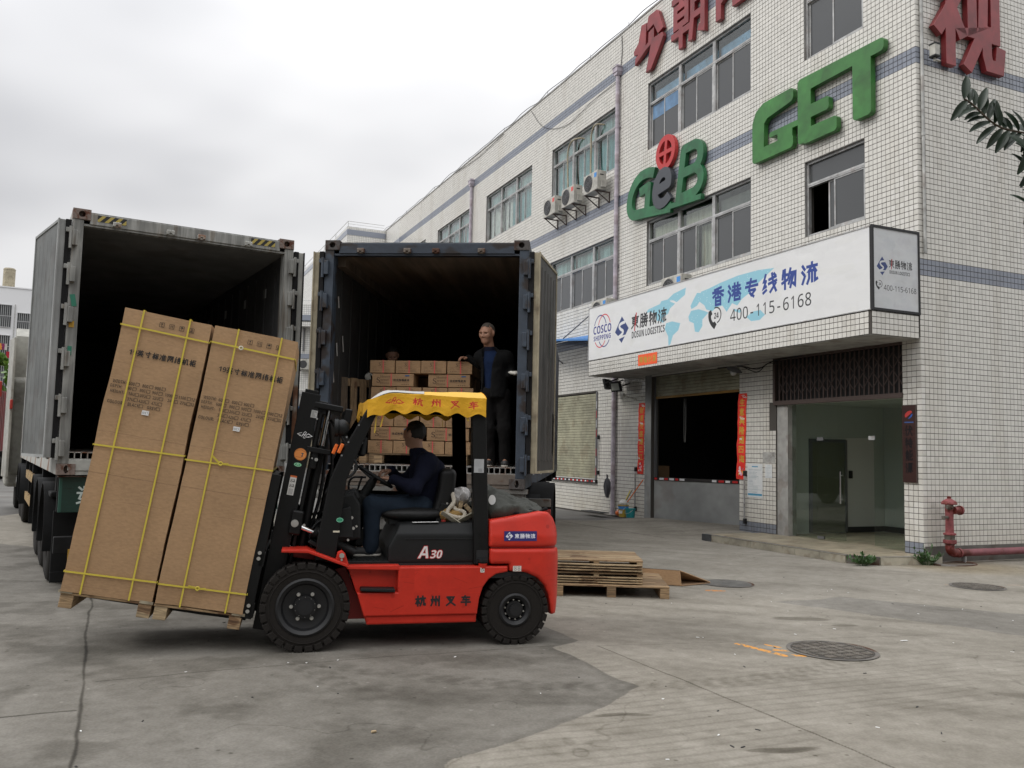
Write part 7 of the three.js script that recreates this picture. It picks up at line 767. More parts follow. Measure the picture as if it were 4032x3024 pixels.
  // canvas roof
  const roofY = (x, z) => 2.035 + 0.075 * (1 - Math.pow(Math.abs(z) / 0.58, 4)) * sstep(0.44, 0.2, x) + 0.012 * fbm(x * 5, z * 5, 911, 3) - 0.04 * sstep(0.25, 0.46, x) + 0.01 * Math.sin(z * 9 + x * 3);
  const top = new THREE.PlaneGeometry(1.0, 1.12, 30, 24); top.rotateX(-Math.PI / 2); const tp = top.attributes.position; for (let i = 0; i < tp.count; i++) { const x = tp.getX(i) - 0.07, z = tp.getZ(i); tp.setXYZ(i, x, roofY(x, z), z); } top.computeVertexNormals();
  const cv = new THREE.Group(); cv.name = 'canvas_roof'; forklift.add(cv); part('top_sheet', top, M.canvasYellow, cv);
  const patch = new THREE.PlaneGeometry(0.46, 0.9, 14, 20); patch.rotateX(-Math.PI / 2); const pp = patch.attributes.position; for (let i = 0; i < pp.count; i++) { const z = pp.getZ(i) - 0.08, x = 0.18 + pp.getX(i) + 0.02 * Math.sin(z * 7); pp.setXYZ(i, x, roofY(x, z) + 0.004 + 0.006 * sstep(0.2, 0.0, Math.abs(x - 0.2)), z); } patch.computeVertexNormals(); part('faded_patch', patch, M.canvasGrey, cv);
  const skirtTex = (text) => print(1024, 196, '#dca51f', (c, W, H) => { for (let k = 0; k < 260; k++) { c.fillStyle = `rgba(${rnd() < 0.5 ? '240,190,60' : '190,130,20'},${rr(0.03, 0.1)})`; c.beginPath(); c.ellipse(rr(0, W), rr(0, H), rr(5, 60), rr(3, 16), rr(0, 3), 0, 7); c.fill(); } if (text) { c.save(); c.translate(150, 36); hc(c, 160, 92, '#c22f2a', 8); c.restore(); [...'杭州叉车'].forEach((ch, i) => drawChar(c, ch, 386 + i * 162, 44, 80, 80, 11, '#c22f2a')); } }, 0.8, { bumpMap: scaled(T.folds, 3, 1), bumpScale: 0.010 });
  const skirt = (pts, h, m, amp = 0.018, ph = 0) => { const N = 120, rows = 12, g = new THREE.PlaneGeometry(1, 1, N, rows), p = g.attributes.position, L = pts.length - 1; let len = 0; const cum = [0]; for (let i = 0; i < L; i++) { len += Math.hypot(pts[i + 1][0] - pts[i][0], pts[i + 1][1] - pts[i][1]); cum.push(len); } for (let i = 0; i < p.count; i++) { const u = (p.getX(i) + 0.5) * len, v = 0.5 - p.getY(i); let k = 0; while (k < L - 1 && cum[k + 1] < u) k++; const t = (u - cum[k]) / (cum[k + 1] - cum[k]), x = lerp(pts[k][0], pts[k + 1][0], t), z = lerp(pts[k][1], pts[k + 1][1], t), nx = -(pts[k + 1][1] - pts[k][1]), nz = pts[k + 1][0] - pts[k][0], nl = Math.hypot(nx, nz); const drop = h + amp * Math.cos(((u + ph) / 0.178) * Math.PI * 2), w = v * (0.012 * Math.sin(u * 21 + ph * 9) + 0.012 * (fbm(u * 7, v * 2 + ph, 921, 3) - 0.5)) ; p.setXYZ(i, x + (nx / nl) * w, roofY(x, z * 0.98) + 0.003 - v * drop, z + (nz / nl) * w); } g.computeVertexNormals(); return raw('skirt', g, m, cv); };
  const tex = skirtTex(true); const nearSkirt = skirt([[0.43, -0.562], [-0.565, -0.562]], 0.152, tex, 0.016, 0.05); skirt([[-0.565, 0.562], [0.43, 0.562]], 0.135, tex, 0.02, 0.02); const plain = skirtTex(false); skirt([[0.43, 0.562], [0.455, 0.2], [0.452, -0.2], [0.43, -0.562]], 0.13, plain, 0.018, 0.1); skirt([[-0.568, -0.562], [-0.568, 0.562]], 0.14, plain, 0.018, 0);
  const yl = mat(0.62, 0.42, 0.05, 0.7); part('tie_strap', [beam([0.29, 1.90, -0.53], [0.315, 1.79, -0.535], 0.012, 0.002), beam([0.35, 1.88, -0.52], [0.36, 1.74, -0.52], 0.010, 0.002), beam([-0.40, 1.94, -0.53], [-0.42, 1.86, -0.535], 0.014, 0.002), beam([-0.35, 1.9, 0.40], [-0.35, 1.83, 0.4], 0.006, 0.002)], yl, cv);
}
// ---------------------------------------------------------------- two tall cartons on pallets on the forks
const LF = (() => { const o = new THREE.Object3D(), p = V(1.338, 0.288, 0).applyMatrix4(FK.matrixWorld); o.position.copy(p); o.rotation.set(0, -2.9035, 0.1536, 'YZX'); o.updateMatrixWorld(true); return o; })();
function dent(g, amt, seed) { const p = g.attributes.position; for (let i = 0; i < p.count; i++) { const x = p.getX(i), y = p.getY(i), z = p.getZ(i); p.setXYZ(i, x + (fbm(y * 2.2 + seed, z * 2.2, 931 + seed, 3) - 0.5) * amt, y + (fbm(x * 3 + seed, z * 3, 937 + seed, 2) - 0.5) * amt * 0.7, z + (fbm(x * 2.4, y * 2.2 + seed, 941 + seed, 3) - 0.5) * amt); } g.computeVertexNormals(); return g; }
function tallCarton(no, label, u0, straps, knots) {
  const t = thing('tall_carton', label, 'carton'); seat(t, LF, [u0, 0, 0]); const w = 0.655, h = 2.2, d = 1.02;
  const b = new THREE.BoxGeometry(w, h, d, 10, 30, 14); b.translate(w / 2, h / 2, 0); part('box', smooth(dent(b, 0.022, no), 50), M.card, t);
  const W = 716, H = 2400, P = H / h, X = (u) => (w - u) * P, Y = (v) => H - v * P;      // u from the right edge as seen
  const face = ink(Math.round(w * 700), Math.round(h * 700), (c, cw, ch) => {
    c.scale(cw / (w * P), ch / (h * P)); const k = '#1f1c1b';
    [...'19英寸标准网络机柜'].forEach((q, i) => { const x = X(0.565) + (i < 2 ? i * 34 : 72 + (i - 2) * 62); i < 2 ? drawText(c, q, x, Y(1.868), 62, k, 'bold') : drawChar(c, q, x, Y(1.892), 48, 52, 8, k); });
    const sq = '\u25a1', line = (parts, v, size = 38) => { for (const [u, s] of parts) { let x = X(u); for (const q of s.split(/(#)/)) { if (q === '#') { c.strokeStyle = k; c.lineWidth = 4; c.strokeRect(x + 3, Y(v) - 14, 28, 26); x += 38; } else if (q) { drawText(c, q, x, Y(v), size, k, 'bold', 'sans-serif', 'left', 0.82); x += c.measureText(q).width * 0 + q.length * size * 0.50; } } } };
    line([[0.632, 'WIDTH:'], [0.515, '600#'], [0.412, '800#'], [0.318, '900#']], 1.624); line([[0.632, 'DEPTH:'], [0.515, '600#'], [0.412, '800#'], [0.318, '900#'], [0.222, '1000#'], [0.118, '1100#'], [0.02, '1200#']].map(([a, b2]) => [a + 0.012, b2]), 1.585, 36); line([[0.636, 'HEIGHT:'], [0.500, '18U#'], [0.415, '20U#'], [0.318, '22U#'], [0.205, '24U#'], [0.11, '27U#'], [0.03, '32U#']], 1.545, 36); line([[0.500, '37U#'], [0.415, '42U#'], [0.318, '47U#']], 1.503, 36); line([[0.640, 'COLOUR:'], [0.490, 'BLACK#'], [0.345, 'GREY#']], 1.464, 38);
    const icon = (u, fn) => { c.strokeStyle = k; c.lineWidth = 4; const x = X(u), y = Y(2.138); c.strokeRect(x, y, 38, 38); c.fillStyle = k; fn(x, y); }; const io = 0.385; icon(io, (x, y) => { c.beginPath(); c.moveTo(x + 9, y + 6); c.lineTo(x + 29, y + 6); c.lineTo(x + 19, y + 20); c.fill(); c.fillRect(x + 17, y + 18, 4, 12); c.fillRect(x + 11, y + 29, 16, 4); }); icon(io - 0.075, (x, y) => { for (const q of [8, 22]) { c.fillRect(x + q + 2, y + 14, 4, 18); c.beginPath(); c.moveTo(x + q - 2, y + 16); c.lineTo(x + q + 4, y + 6); c.lineTo(x + q + 10, y + 16); c.fill(); } }); icon(io - 0.152, (x, y) => { c.beginPath(); c.arc(x + 19, y + 17, 13, Math.PI, 0); c.fill(); c.fillRect(x + 18, y + 14, 3, 18); }); icon(io - 0.228, (x, y) => { c.fillRect(x + 8, y + 24, 22, 8); c.strokeRect(x + 14, y + 8, 10, 12); });
    // scuffs and fold scores, relief painted as a shaded line beside a lit one
    for (const [u, v, l, s] of [[0.655, 1.777, 0.13, 1], [0.5, 1.765, 0.1, 1], [0.655, 1.233, 0.65, 2], [0.655, 1.09, 0.65, 1], [0.655, 1.03, 0.65, 1], [0.655, 0.912, 0.65, 2], [0.55, 2.165, 0.3, 1], [0.62, 0.06, 0.5, 1], [0.45, 1.98, 0.22, 1], [0.35, 0.72, 0.3, 1]]) { c.strokeStyle = 'rgba(70,45,28,.45)'; c.lineWidth = 3 * s; c.beginPath(); c.moveTo(X(u), Y(v)); c.lineTo(X(u - l), Y(v - 0.004)); c.stroke(); c.strokeStyle = 'rgba(215,178,140,.5)'; c.lineWidth = 2 * s; c.beginPath(); c.moveTo(X(u), Y(v) + 4); c.lineTo(X(u - l), Y(v - 0.004) + 4); c.stroke(); }
  });
  raw('printed_face', near(w - 0.01, h, w / 2, h / 2, -d / 2 - 0.0075), face, t);
  raw('number_label', near(0.052, 0.036, 0.345 + (no ? 0 : -0.013), 1.42, -d / 2 - 0.0095), print(104, 72, '#d9d8d6', (c, W2, H2) => drawText(c, no ? '017' : '027', 52, 38, 44, '#2a2a2c', '', 'serif', 'center', 1.15)), t);
  const sw = 0.0125, z = -d / 2 - 0.012; for (const f of straps) { part('strap', [span(w * f - sw / 2, w * f + sw / 2, -0.004, h + 0.006, z - 0.003, z + 0.002), span(w * f - sw / 2, w * f + sw / 2, h + 0.003, h + 0.008, z, -z), span(w * f - sw / 2, w * f + sw / 2, -0.004, h + 0.006, -z - 0.002, -z + 0.003)], M.strap, t); }
  [[0.155, -0.004], [1.13, -0.012], [2.06, 0.006]].forEach(([v, tl], i) => { const zz = z - 0.004; part('strap', [beam([0.001, v - tl, zz], [w - 0.001, v + tl, zz], sw, 0.004), span(-0.008, -0.003, v - tl - sw / 2, v - tl + sw / 2, zz, -zz), span(w + 0.003, w + 0.008, v + tl - sw / 2, v + tl + sw / 2, zz, -zz)], M.strap, t); if (knots) { const ku = [0.37, 0.395, 0.425][i]; const kg = new THREE.TorusGeometry(0.013, 0.006, 8, 14); kg.translate(ku, v, zz - 0.006); part('strap_knot', [kg, ...(i === 2 ? [] : [beam([ku + 0.01, v + 0.004, zz - 0.008], [ku + 0.07, v + (i ? 0.05 : 0.012), zz - 0.016], 0.014, 0.003), beam([ku - 0.01, v, zz - 0.008], [ku - 0.06, v + 0.008, zz - 0.012], 0.014, 0.003)])], i === 2 ? M.knot : M.strap, t); } });
  if (no) part('torn_wrap', dent(new THREE.PlaneGeometry(0.05, 0.3, 3, 8).rotateY(Math.PI / 2).translate(-0.012, 2.02, -0.38), 0.03, 5), M.wrap, t);
  return t;
}
tallCarton(0, 'tall brown network cabinet carton nearest the forklift mast, numbered 027', 0.0, [0.20, 0.72], true);
tallCarton(1, 'tall brown network cabinet carton at the fork tips, numbered 017', 0.677, [0.255, 0.787], false);
function pallet(name, label, group, o = {}) {       // deck boards run along x, bearers along z
  const { w = 1.0, d = 1.0, boards = 7, bearers = 3, h = 0.12, wood = [M.palletWood, M.palletPale], blockW = 0.095, bottom = true, gap = 0.02 } = o; const t = thing(name, label, 'pallet', [0, 0, 0], 0, group), pick = () => wood[(rnd() * wood.length) | 0];
  const bw = (d - gap * (boards - 1)) / boards; for (let k = 0; k < boards; k++) part('board', rbox(w + rr(-0.008, 0.008), 0.018, bw, 0.002, rr(-0.004, 0.004), h - 0.009 + rr(-0.001, 0.001), -d / 2 + bw / 2 + k * (bw + gap), 0, rr(-0.006, 0.006)), pick(), t);
  for (let k = 0; k < bearers; k++) { const x = -w / 2 + blockW / 2 + 0.004 + (k * (w - blockW - 0.008)) / (bearers - 1); part('bearer', rbox(blockW, h - 0.019 - (bottom ? 0.0 : 0), d - 0.004, 0.003, x, (h - 0.019) / 2, 0), pick(), t); }
  return t;
}
{ const p = pallet('pallet', 'wooden pallet under the carton numbered 027 on the forks', null, { w: 0.66, d: 1.0, boards: 8, h: 0.118, bearers: 2 }); seat(p, LF, [0.328, -0.122, 0]); const q = pallet('pallet', 'wooden pallet under the carton numbered 017 at the fork tips', null, { w: 0.66, d: 1.0, boards: 8, h: 0.118, bearers: 2 }); seat(q, LF, [1.005, -0.122, 0]); for (const [o, u] of [[p, -0.29], [q, 0.3], [q, -0.28]]) part('torn_wrap', dent(new THREE.PlaneGeometry(0.10, 0.022, 6, 3).translate(u, 0.121, -0.506), 0.02, 3), M.gasketCream, o); }

// ---------------------------------------------------------------- cargo inside the blue container
{
  const inC2 = (o, x, y, z, ry = 0, rx = 0, rz = 0) => seat(o, F2, [x, y, z], rx, ry, rz), Z = -0.72, fl = 0.246;
  const bp = pallet('pallet', 'pale wooden pallet under the stacked small cartons in the blue container', null, { w: 1.24, d: 1.05, boards: 9, h: 0.13, wood: [M.palletDark, M.palletWood], blockW: 0.11 }); inC2(bp, -0.16, fl, Z - 0.5);
  const k = '#3d2f25', print1 = (c, W, H, wide) => { const tx = (s, x, y, sz, f = '', fam = 'sans-serif') => drawText(c, s, x * W, y * H, sz * H, k, f, fam, 'left', wide ? 1.0 : 0.92); if (wide) { tx('S', 0.09, 0.52, 0.62, '', 'serif'); tx('Home', 0.185, 0.22, 0.27, '', 'serif'); tx('weet', 0.195, 0.50, 0.27, '', 'serif'); tx('Home', 0.19, 0.77, 0.24, '', 'serif'); [...'法式特靓瘦肉'].forEach((ch, i) => drawChar(c, ch, W * 0.52 + i * W * 0.067, H * 0.40, W * 0.052, H * 0.2, H * 0.03, k)); c.fillStyle = '#46618c'; c.fillRect(W * 0.8, H * 0.06, W * 0.11, H * 0.12); c.fillStyle = 'rgba(61,47,37,.6)'; for (let i = 0; i < 4; i++) c.fillRect(W * (0.72 + i * 0.05), H * 0.82, W * 0.032, H * 0.1); c.fillRect(W * 0.66, H * 0.66, W * 0.25, H * 0.03); c.fillRect(W * 0.7, H * 0.3, W * 0.14, H * 0.025); } else { tx('S', 0.34, 0.30, 0.42, '', 'serif'); tx('Home', 0.44, 0.14, 0.17, '', 'serif'); tx('weet', 0.46, 0.32, 0.18, '', 'serif'); tx('Home', 0.45, 0.48, 0.15, '', 'serif'); c.fillStyle = 'rgba(61,47,37,.55)'; c.fillRect(W * 0.38, H * 0.6, W * 0.28, H * 0.05); for (let i = 0; i < 4; i++) c.fillRect(W * 0.08, H * (0.48 + i * 0.055), W * rr(0.14, 0.24), H * 0.025); for (let i = 0; i < 4; i++) c.fillRect(W * (0.1 + i * 0.075), H * 0.78, W * 0.048, H * 0.1); for (let i = 0; i < 3; i++) c.fillRect(W * 0.6, H * (0.72 + i * 0.07), W * rr(0.2, 0.3), H * 0.035); } };
  const endInk = ink(256, 128, (c, W, H) => print1(c, W, H, false)), sideInk = ink(384, 128, (c, W, H) => print1(c, W, H, true)), H0 = 0.158, EW = 0.322, LW = 0.535;
  const proto = (wide) => { const g = new THREE.Group(), w = wide ? LW : EW, d = wide ? EW : LW; part('box', rbox(w - 0.006, H0, d - 0.006, 0.006, 0, H0 / 2, -d / 2), M.card, g); raw('printed_face', sheet(w - 0.02, H0 - 0.01, 0, H0 / 2, 0.0012), wide ? sideInk : endInk, g); part('strap', [box(0.014, H0 + 0.004, 0.003, wide ? -0.02 : 0.012, H0 / 2, 0.0015, 0, 0, 0.02), box(0.014, 0.003, d, wide ? -0.02 : 0.012, H0 + 0.001, -d / 2)], M.redStrap, g); return g; };
  const P = [proto(false), proto(true)], rowsName = ['bottom', 'second', 'third', 'fourth', 'fifth', 'sixth', 'top'], put = (wide, x, y, label, group) => { const g = P[wide ? 1 : 0].clone(); g.name = numbered('small_carton'); scene.add(g); tag(g, label, 'carton', group); inC2(g, x, y, Z + rr(-0.012, 0.012), rr(-0.02, 0.02)); };
  const posWord = ['first', 'second', 'third', 'last'];
  for (let r = 0; r < 7; r++) { const y = fl + 0.131 + r * (H0 + 0.003); if (r === 1 || r === 4) { continue; } }
  const layers = [0, 1, 0, 0, 0, 1, 0]; for (let r = 0; r < 7; r++) { const y = fl + 0.131 + r * (H0 + 0.0095), x0 = -0.80 + rr(-0.012, 0.012); if (layers[r]) { put(true, x0 + 0.02 + LW / 2, y, `small carton long side out, left of the gap in the ${rowsName[r]} row of the stack`); put(true, x0 + 0.73 + LW / 2, y, `small carton long side out, right of the gap in the ${rowsName[r]} row of the stack`); } else for (let c = 0; c < 4; c++) put(false, x0 + EW / 2 + c * (EW + 0.004), y, `small carton end on, ${posWord[c]} from the left in the ${rowsName[r]} row of the stack`); }
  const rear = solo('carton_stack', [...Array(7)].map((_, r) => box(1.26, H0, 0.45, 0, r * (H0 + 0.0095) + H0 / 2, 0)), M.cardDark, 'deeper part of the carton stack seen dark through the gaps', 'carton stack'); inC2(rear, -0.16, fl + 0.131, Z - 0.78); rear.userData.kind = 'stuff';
  // old pallet leaning on the left wall
  const lp = pallet('pallet', 'old dark brown pallet standing on edge against the left wall of the blue container', null, { w: 1.05, d: 1.15, boards: 8, h: 0.14, wood: [M.palletOld, M.palletDark], gap: 0.05 }); inC2(lp, -1.08, fl + 0.555, -0.86, 0.0, 0, 0); { const m = new THREE.Matrix4().makeBasis(V(0, 1, 0), V(0.80, 0.05, 0.60).normalize(), V(0.60, 0, -0.80)); m.setPosition(-0.98, fl + 0.54, -1.0); m.premultiply(F2.matrixWorld); m.decompose(lp.position, lp.quaternion, lp.scale); }
  const odd = solo('wood_block', [box(0.09, 0.1, 0.12), box(0.1, 0.09, 0.1, 0.2, -0.002, 0.05)], M.palletWood, 'short wooden offcuts on the container floor beside the pallet', 'wood block'); inC2(odd, -0.80, fl + 0.06, -0.55);
}
// ---------------------------------------------------------------- pallets and flattened carton on the yard
{
  const base = [1.15, 0, -10.35], ry = -0.06, f = frame(base, ry);
  const spec = [['broad low pallet at the bottom of the stack behind the forklift', 0.06, 0.0, 0.0, 0.13, { w: 1.30, d: 1.15, boards: 9, h: 0.135, blockW: 0.1, wood: [M.palletWood, M.palletDark] }], ['pallet turned over in the middle of the stack behind the forklift', -0.12, 0.135, 0.02, 0, { w: 1.06, d: 0.95, boards: 8, h: 0.13, blockW: 0.06, wood: [M.palletWood, M.palletPale, M.palletDark] }], ['pale pallet on top of the stack behind the forklift', -0.12, 0.268, -0.0, 0, { w: 1.06, d: 0.95, boards: 9, h: 0.135, blockW: 0.065, gap: 0.008, wood: [M.palletPale, M.palletPale, M.palletWood] }]];
  for (const [label, x, y, z, a, o] of spec) { const p = pallet('pallet', label, null, o); seat(p, f, [x, y, z], 0, a ? 0.0 : 0.02, 0); }
  const l = solo('pallet_lath', [0, 1, 2].flatMap((k) => [rbox(1.06, 0.014, 0.07, 0.002, -0.12, 0.157 + k * 0.028, 0.452), rbox(1.06, 0.014, 0.07, 0.002, -0.12, 0.292 + k * 0.03, 0.455)]), M.palletPale, 'loose laths tucked along the near side of the pallet stack', 'laths'); seat(l, f, [0, 0, 0.03]); l.userData.kind = 'stuff';
  const c = thing('flattened_carton', 'collapsed brown cardboard box lying beside the pallet stack, open end dark', 'cardboard box', [2.15, 0, -10.72]), ax = [-1.0, 0, -0.34];
  const panel = (a, b, m, name) => { const A = V(...a), B = V(...b), X = V(...ax), n = B.clone().sub(A).cross(X).normalize().multiplyScalar(0.005), g = new THREE.PlaneGeometry(1, 1, 14, 8), h = g.clone(), f = (q, s) => { const p = q.attributes.position; for (let i = 0; i < p.count; i++) { const u = p.getX(i) + 0.5, v = p.getY(i) + 0.5, w = A.clone().lerp(B, v).addScaledVector(X, u).addScaledVector(n, s); p.setXYZ(i, w.x, w.y, w.z); } return dent(q, 0.012, 8); }; part(name, [f(g, 1), f(h, -1), ...[0, 1].map((u) => beam(A.clone().addScaledVector(X, u).toArray(), B.clone().addScaledVector(X, u).toArray(), 0.010, 0.010))], m, c); };
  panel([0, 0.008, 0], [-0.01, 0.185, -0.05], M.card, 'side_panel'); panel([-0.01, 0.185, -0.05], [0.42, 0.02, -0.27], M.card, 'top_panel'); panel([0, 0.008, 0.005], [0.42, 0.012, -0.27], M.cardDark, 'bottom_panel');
  const mk = raw('printed_mark', sheet(0.12, 0.13), ink(128, 128, (q, W, H) => { q.fillStyle = '#5a2430'; q.fillRect(20, 10, 84, 108); q.strokeStyle = '#b08a62'; q.lineWidth = 9; q.beginPath(); q.moveTo(84, 28); q.lineTo(44, 28); q.lineTo(40, 60); q.lineTo(80, 60); q.lineTo(76, 96); q.lineTo(38, 96); q.stroke(); }), c); mk.position.set(-0.62, 0.115, -0.224); mk.rotation.set(-0.25, -0.328, 0, 'YXZ');
}
// ---------------------------------------------------------------- people: one continuous body each, clothes as children
const unit = (v) => { const l = Math.hypot(...v); return v.map((q) => q / l); }, cross3 = (a, b) => [a[1] * b[2] - a[2] * b[1], a[2] * b[0] - a[0] * b[2], a[0] * b[1] - a[1] * b[0]], add3 = (a, b, k = 1) => a.map((q, i) => q + b[i] * k), rot3 = (v, ax, t) => { const c = Math.cos(t), s = Math.sin(t), d = ax[0] * v[0] + ax[1] * v[1] + ax[2] * v[2], x = cross3(ax, v); return v.map((q, i) => q * c + x[i] * s + ax[i] * d * (1 - c)); };
function bounds(list, pad) { const lo = [9, 9, 9], hi = [-9, -9, -9]; for (const p of list) for (let i = 0; i < 3; i++) { lo[i] = Math.min(lo[i], p[i] - pad); hi[i] = Math.max(hi[i], p[i] + pad); } return [lo, hi]; }
function handMesh(wrist, dir, palm, side, curl, fat = 1, cell = 0.0032) {     // palm with four jointed fingers and a thumb leaving its side
  dir = unit(dir); palm = unit(add3(palm, dir, -(palm[0] * dir[0] + palm[1] * dir[1] + palm[2] * dir[2]))); const lat = cross3(dir, palm).map((q) => q * side), parts = [], pts = [wrist], at = (a, b, c = 0) => add3(add3(add3(wrist, dir, a), lat, b), palm, c);
  const rP = 0.0125 * fat; for (const b of [-0.027, -0.009, 0.009, 0.026]) parts.push(capsule(at(0.0, b * 0.55), at(0.078, b), 0.015 * fat, rP)); const palmF = blend(parts, 0.012), fs = [palmF];
  [0.066, 0.075, 0.070, 0.054].forEach((L, i) => { const b = [0.030, 0.010, -0.010, -0.029][i]; let p = at(0.083 - Math.abs(i - 1) * 0.003, b), d = rot3(dir, lat, 0), r = 0.0088 * fat; const f = []; [0.46, 0.30, 0.24].forEach((q, k) => { d = rot3(d, cross3(dir, palm), (curl[k] + i * 0.05)); const n = add3(p, d, L * q); f.push(capsule(p, n, r, r * 0.9)); pts.push(n); p = n; r *= 0.9; }); fs.push(blend(f, 0.004)); });
  let p = at(0.018, 0.024), d = unit(add3(add3(dir, lat, 0.95), palm, 0.35)), f = []; for (const q of [0.036, 0.030, 0.025]) { const n = add3(p, d, q); f.push(capsule(p, n, (q > 0.035 ? 0.0125 : 0.0098) * fat, 0.0092 * fat)); pts.push(n); p = n; d = unit(add3(add3(d, dir, 0.35), palm, 0.15)); } fs.push(blend(f, 0.006));
  const sdf = (x, y, z) => { let m = 1e9; for (let i = 1; i < fs.length; i++) m = Math.min(m, smin(fs[i](x, y, z), palmF(x, y, z), 0.007)); return m; }; pts.push(at(0.08, 0.03), at(0.08, -0.03), at(0, 0.02), at(0, -0.02)); const [lo, hi] = bounds(pts, 0.024 * fat); return netMesh(sdf, lo, hi, cell);
}
function headParts(c, yaw, pitch, roll, s = 1) {        // head looks along +z of its own axes
  const q = new THREE.Quaternion().setFromEuler(new THREE.Euler(pitch, yaw, roll, 'YXZ')), m = new THREE.Matrix4().compose(V(...c), q, V(s, s, s));
  const sk = blend([ellipsoid([0, 0.030, -0.012], [0.077, 0.092, 0.096]), ellipsoid([0, -0.045, 0.028], [0.056, 0.066, 0.060]), ellipsoid([0, -0.088, 0.052], [0.030, 0.024, 0.028]), ellipsoid([0, 0.012, 0.058], [0.060, 0.036, 0.034]), ellipsoid([0.036, -0.022, 0.055], [0.026, 0.022, 0.026]), ellipsoid([-0.036, -0.022, 0.055], [0.026, 0.022, 0.026])], 0.03);
  const nose = blend([capsule([0, 0.012, 0.087], [0, -0.024, 0.106], 0.008, 0.0125), ellipsoid([0.012, -0.030, 0.094], [0.010, 0.008, 0.011]), ellipsoid([-0.012, -0.030, 0.094], [0.010, 0.008, 0.011])], 0.01), lips = blend([capsule([-0.019, -0.056, 0.083], [0.019, -0.056, 0.083], 0.005, 0.005), capsule([-0.015, -0.065, 0.082], [0.015, -0.065, 0.082], 0.006, 0.006)], 0.003);
  const ears = [1, -1].map((e) => blend([ellipsoid([e * 0.079, 0.0, -0.008], [0.011, 0.031, 0.018], [0, e * 0.45, 0]), ellipsoid([e * 0.082, 0.012, -0.014], [0.008, 0.018, 0.016], [0, e * 0.6, 0])], 0.01)), sock = [1, -1].map((e) => ellipsoid([e * 0.032, 0.009, 0.089], [0.018, 0.008, 0.011])), brow = [1, -1].map((e) => capsule([e * 0.015, 0.028, 0.090], [e * 0.052, 0.026, 0.075], 0.007, 0.006));
  const neck = capsule([0, -0.05, -0.02], [0, -0.17, -0.045], 0.054, 0.062);
  const head = (x, y, z) => { let d = smin(smin(sk(x, y, z), nose(x, y, z), 0.016), lips(x, y, z), 0.008); for (const k of brow) d = smin(d, k(x, y, z), 0.012); for (const k of sock) d = -smin(-d, k(x, y, z), 0.012); for (const k of ears) d = smin(d, k(x, y, z), 0.010); return smin(d, neck(x, y, z), 0.03); };
  const g = netMesh(head, [-0.105, -0.19, -0.13], [0.105, 0.14, 0.125], 0.0035); g.applyMatrix4(m);
  const hairF = (low) => (x, y, z) => { const base = ellipsoid([0, 0.033, -0.015], [0.0805, 0.0955, 0.0995])(x, y, z) + 0.006 * (fbm(x * 60, y * 60 + z * 40, 951, 2) - 0.5); const line = z > 0.03 ? 0.076 + (z - 0.03) * 0.25 - Math.abs(x) * 0.10 : low + (z + 0.02) * 1.5 + (Math.abs(x) > 0.06 ? 0.006 : 0); return Math.max(base, line - y); };
  const eye = [], browG = []; for (const e of [1, -1]) { const o = new THREE.SphereGeometry(0.0135, 14, 10); o.scale(1.15, 0.36, 0.7); o.translate(e * 0.032, 0.009, 0.0785); eye.push(o); const b = capsule([e * 0.016, 0.030, 0.0965], [e * 0.05, 0.029, 0.081], 0.003, 0.0022); browG.push(netMesh(b, e > 0 ? [0.008, 0.02, 0.072] : [-0.058, 0.02, 0.072], e > 0 ? [0.058, 0.04, 0.104] : [-0.008, 0.04, 0.104], 0.0022)); }
  const mouth = new THREE.SphereGeometry(0.02, 14, 8); mouth.scale(0.9, 0.07, 0.2); mouth.translate(0, -0.0605, 0.0835);
  return { skin: g, hair: (low) => netMesh(hairF(low), [-0.1, -0.09, -0.13], [0.1, 0.15, 0.11], 0.004).applyMatrix4(m), eyes: eye.map((o) => o.applyMatrix4(m)), brows: browG.map((o) => o.applyMatrix4(m)), mouth: mouth.applyMatrix4(m), neckEnd: V(0, -0.17, -0.045).applyMatrix4(m).toArray() };
}
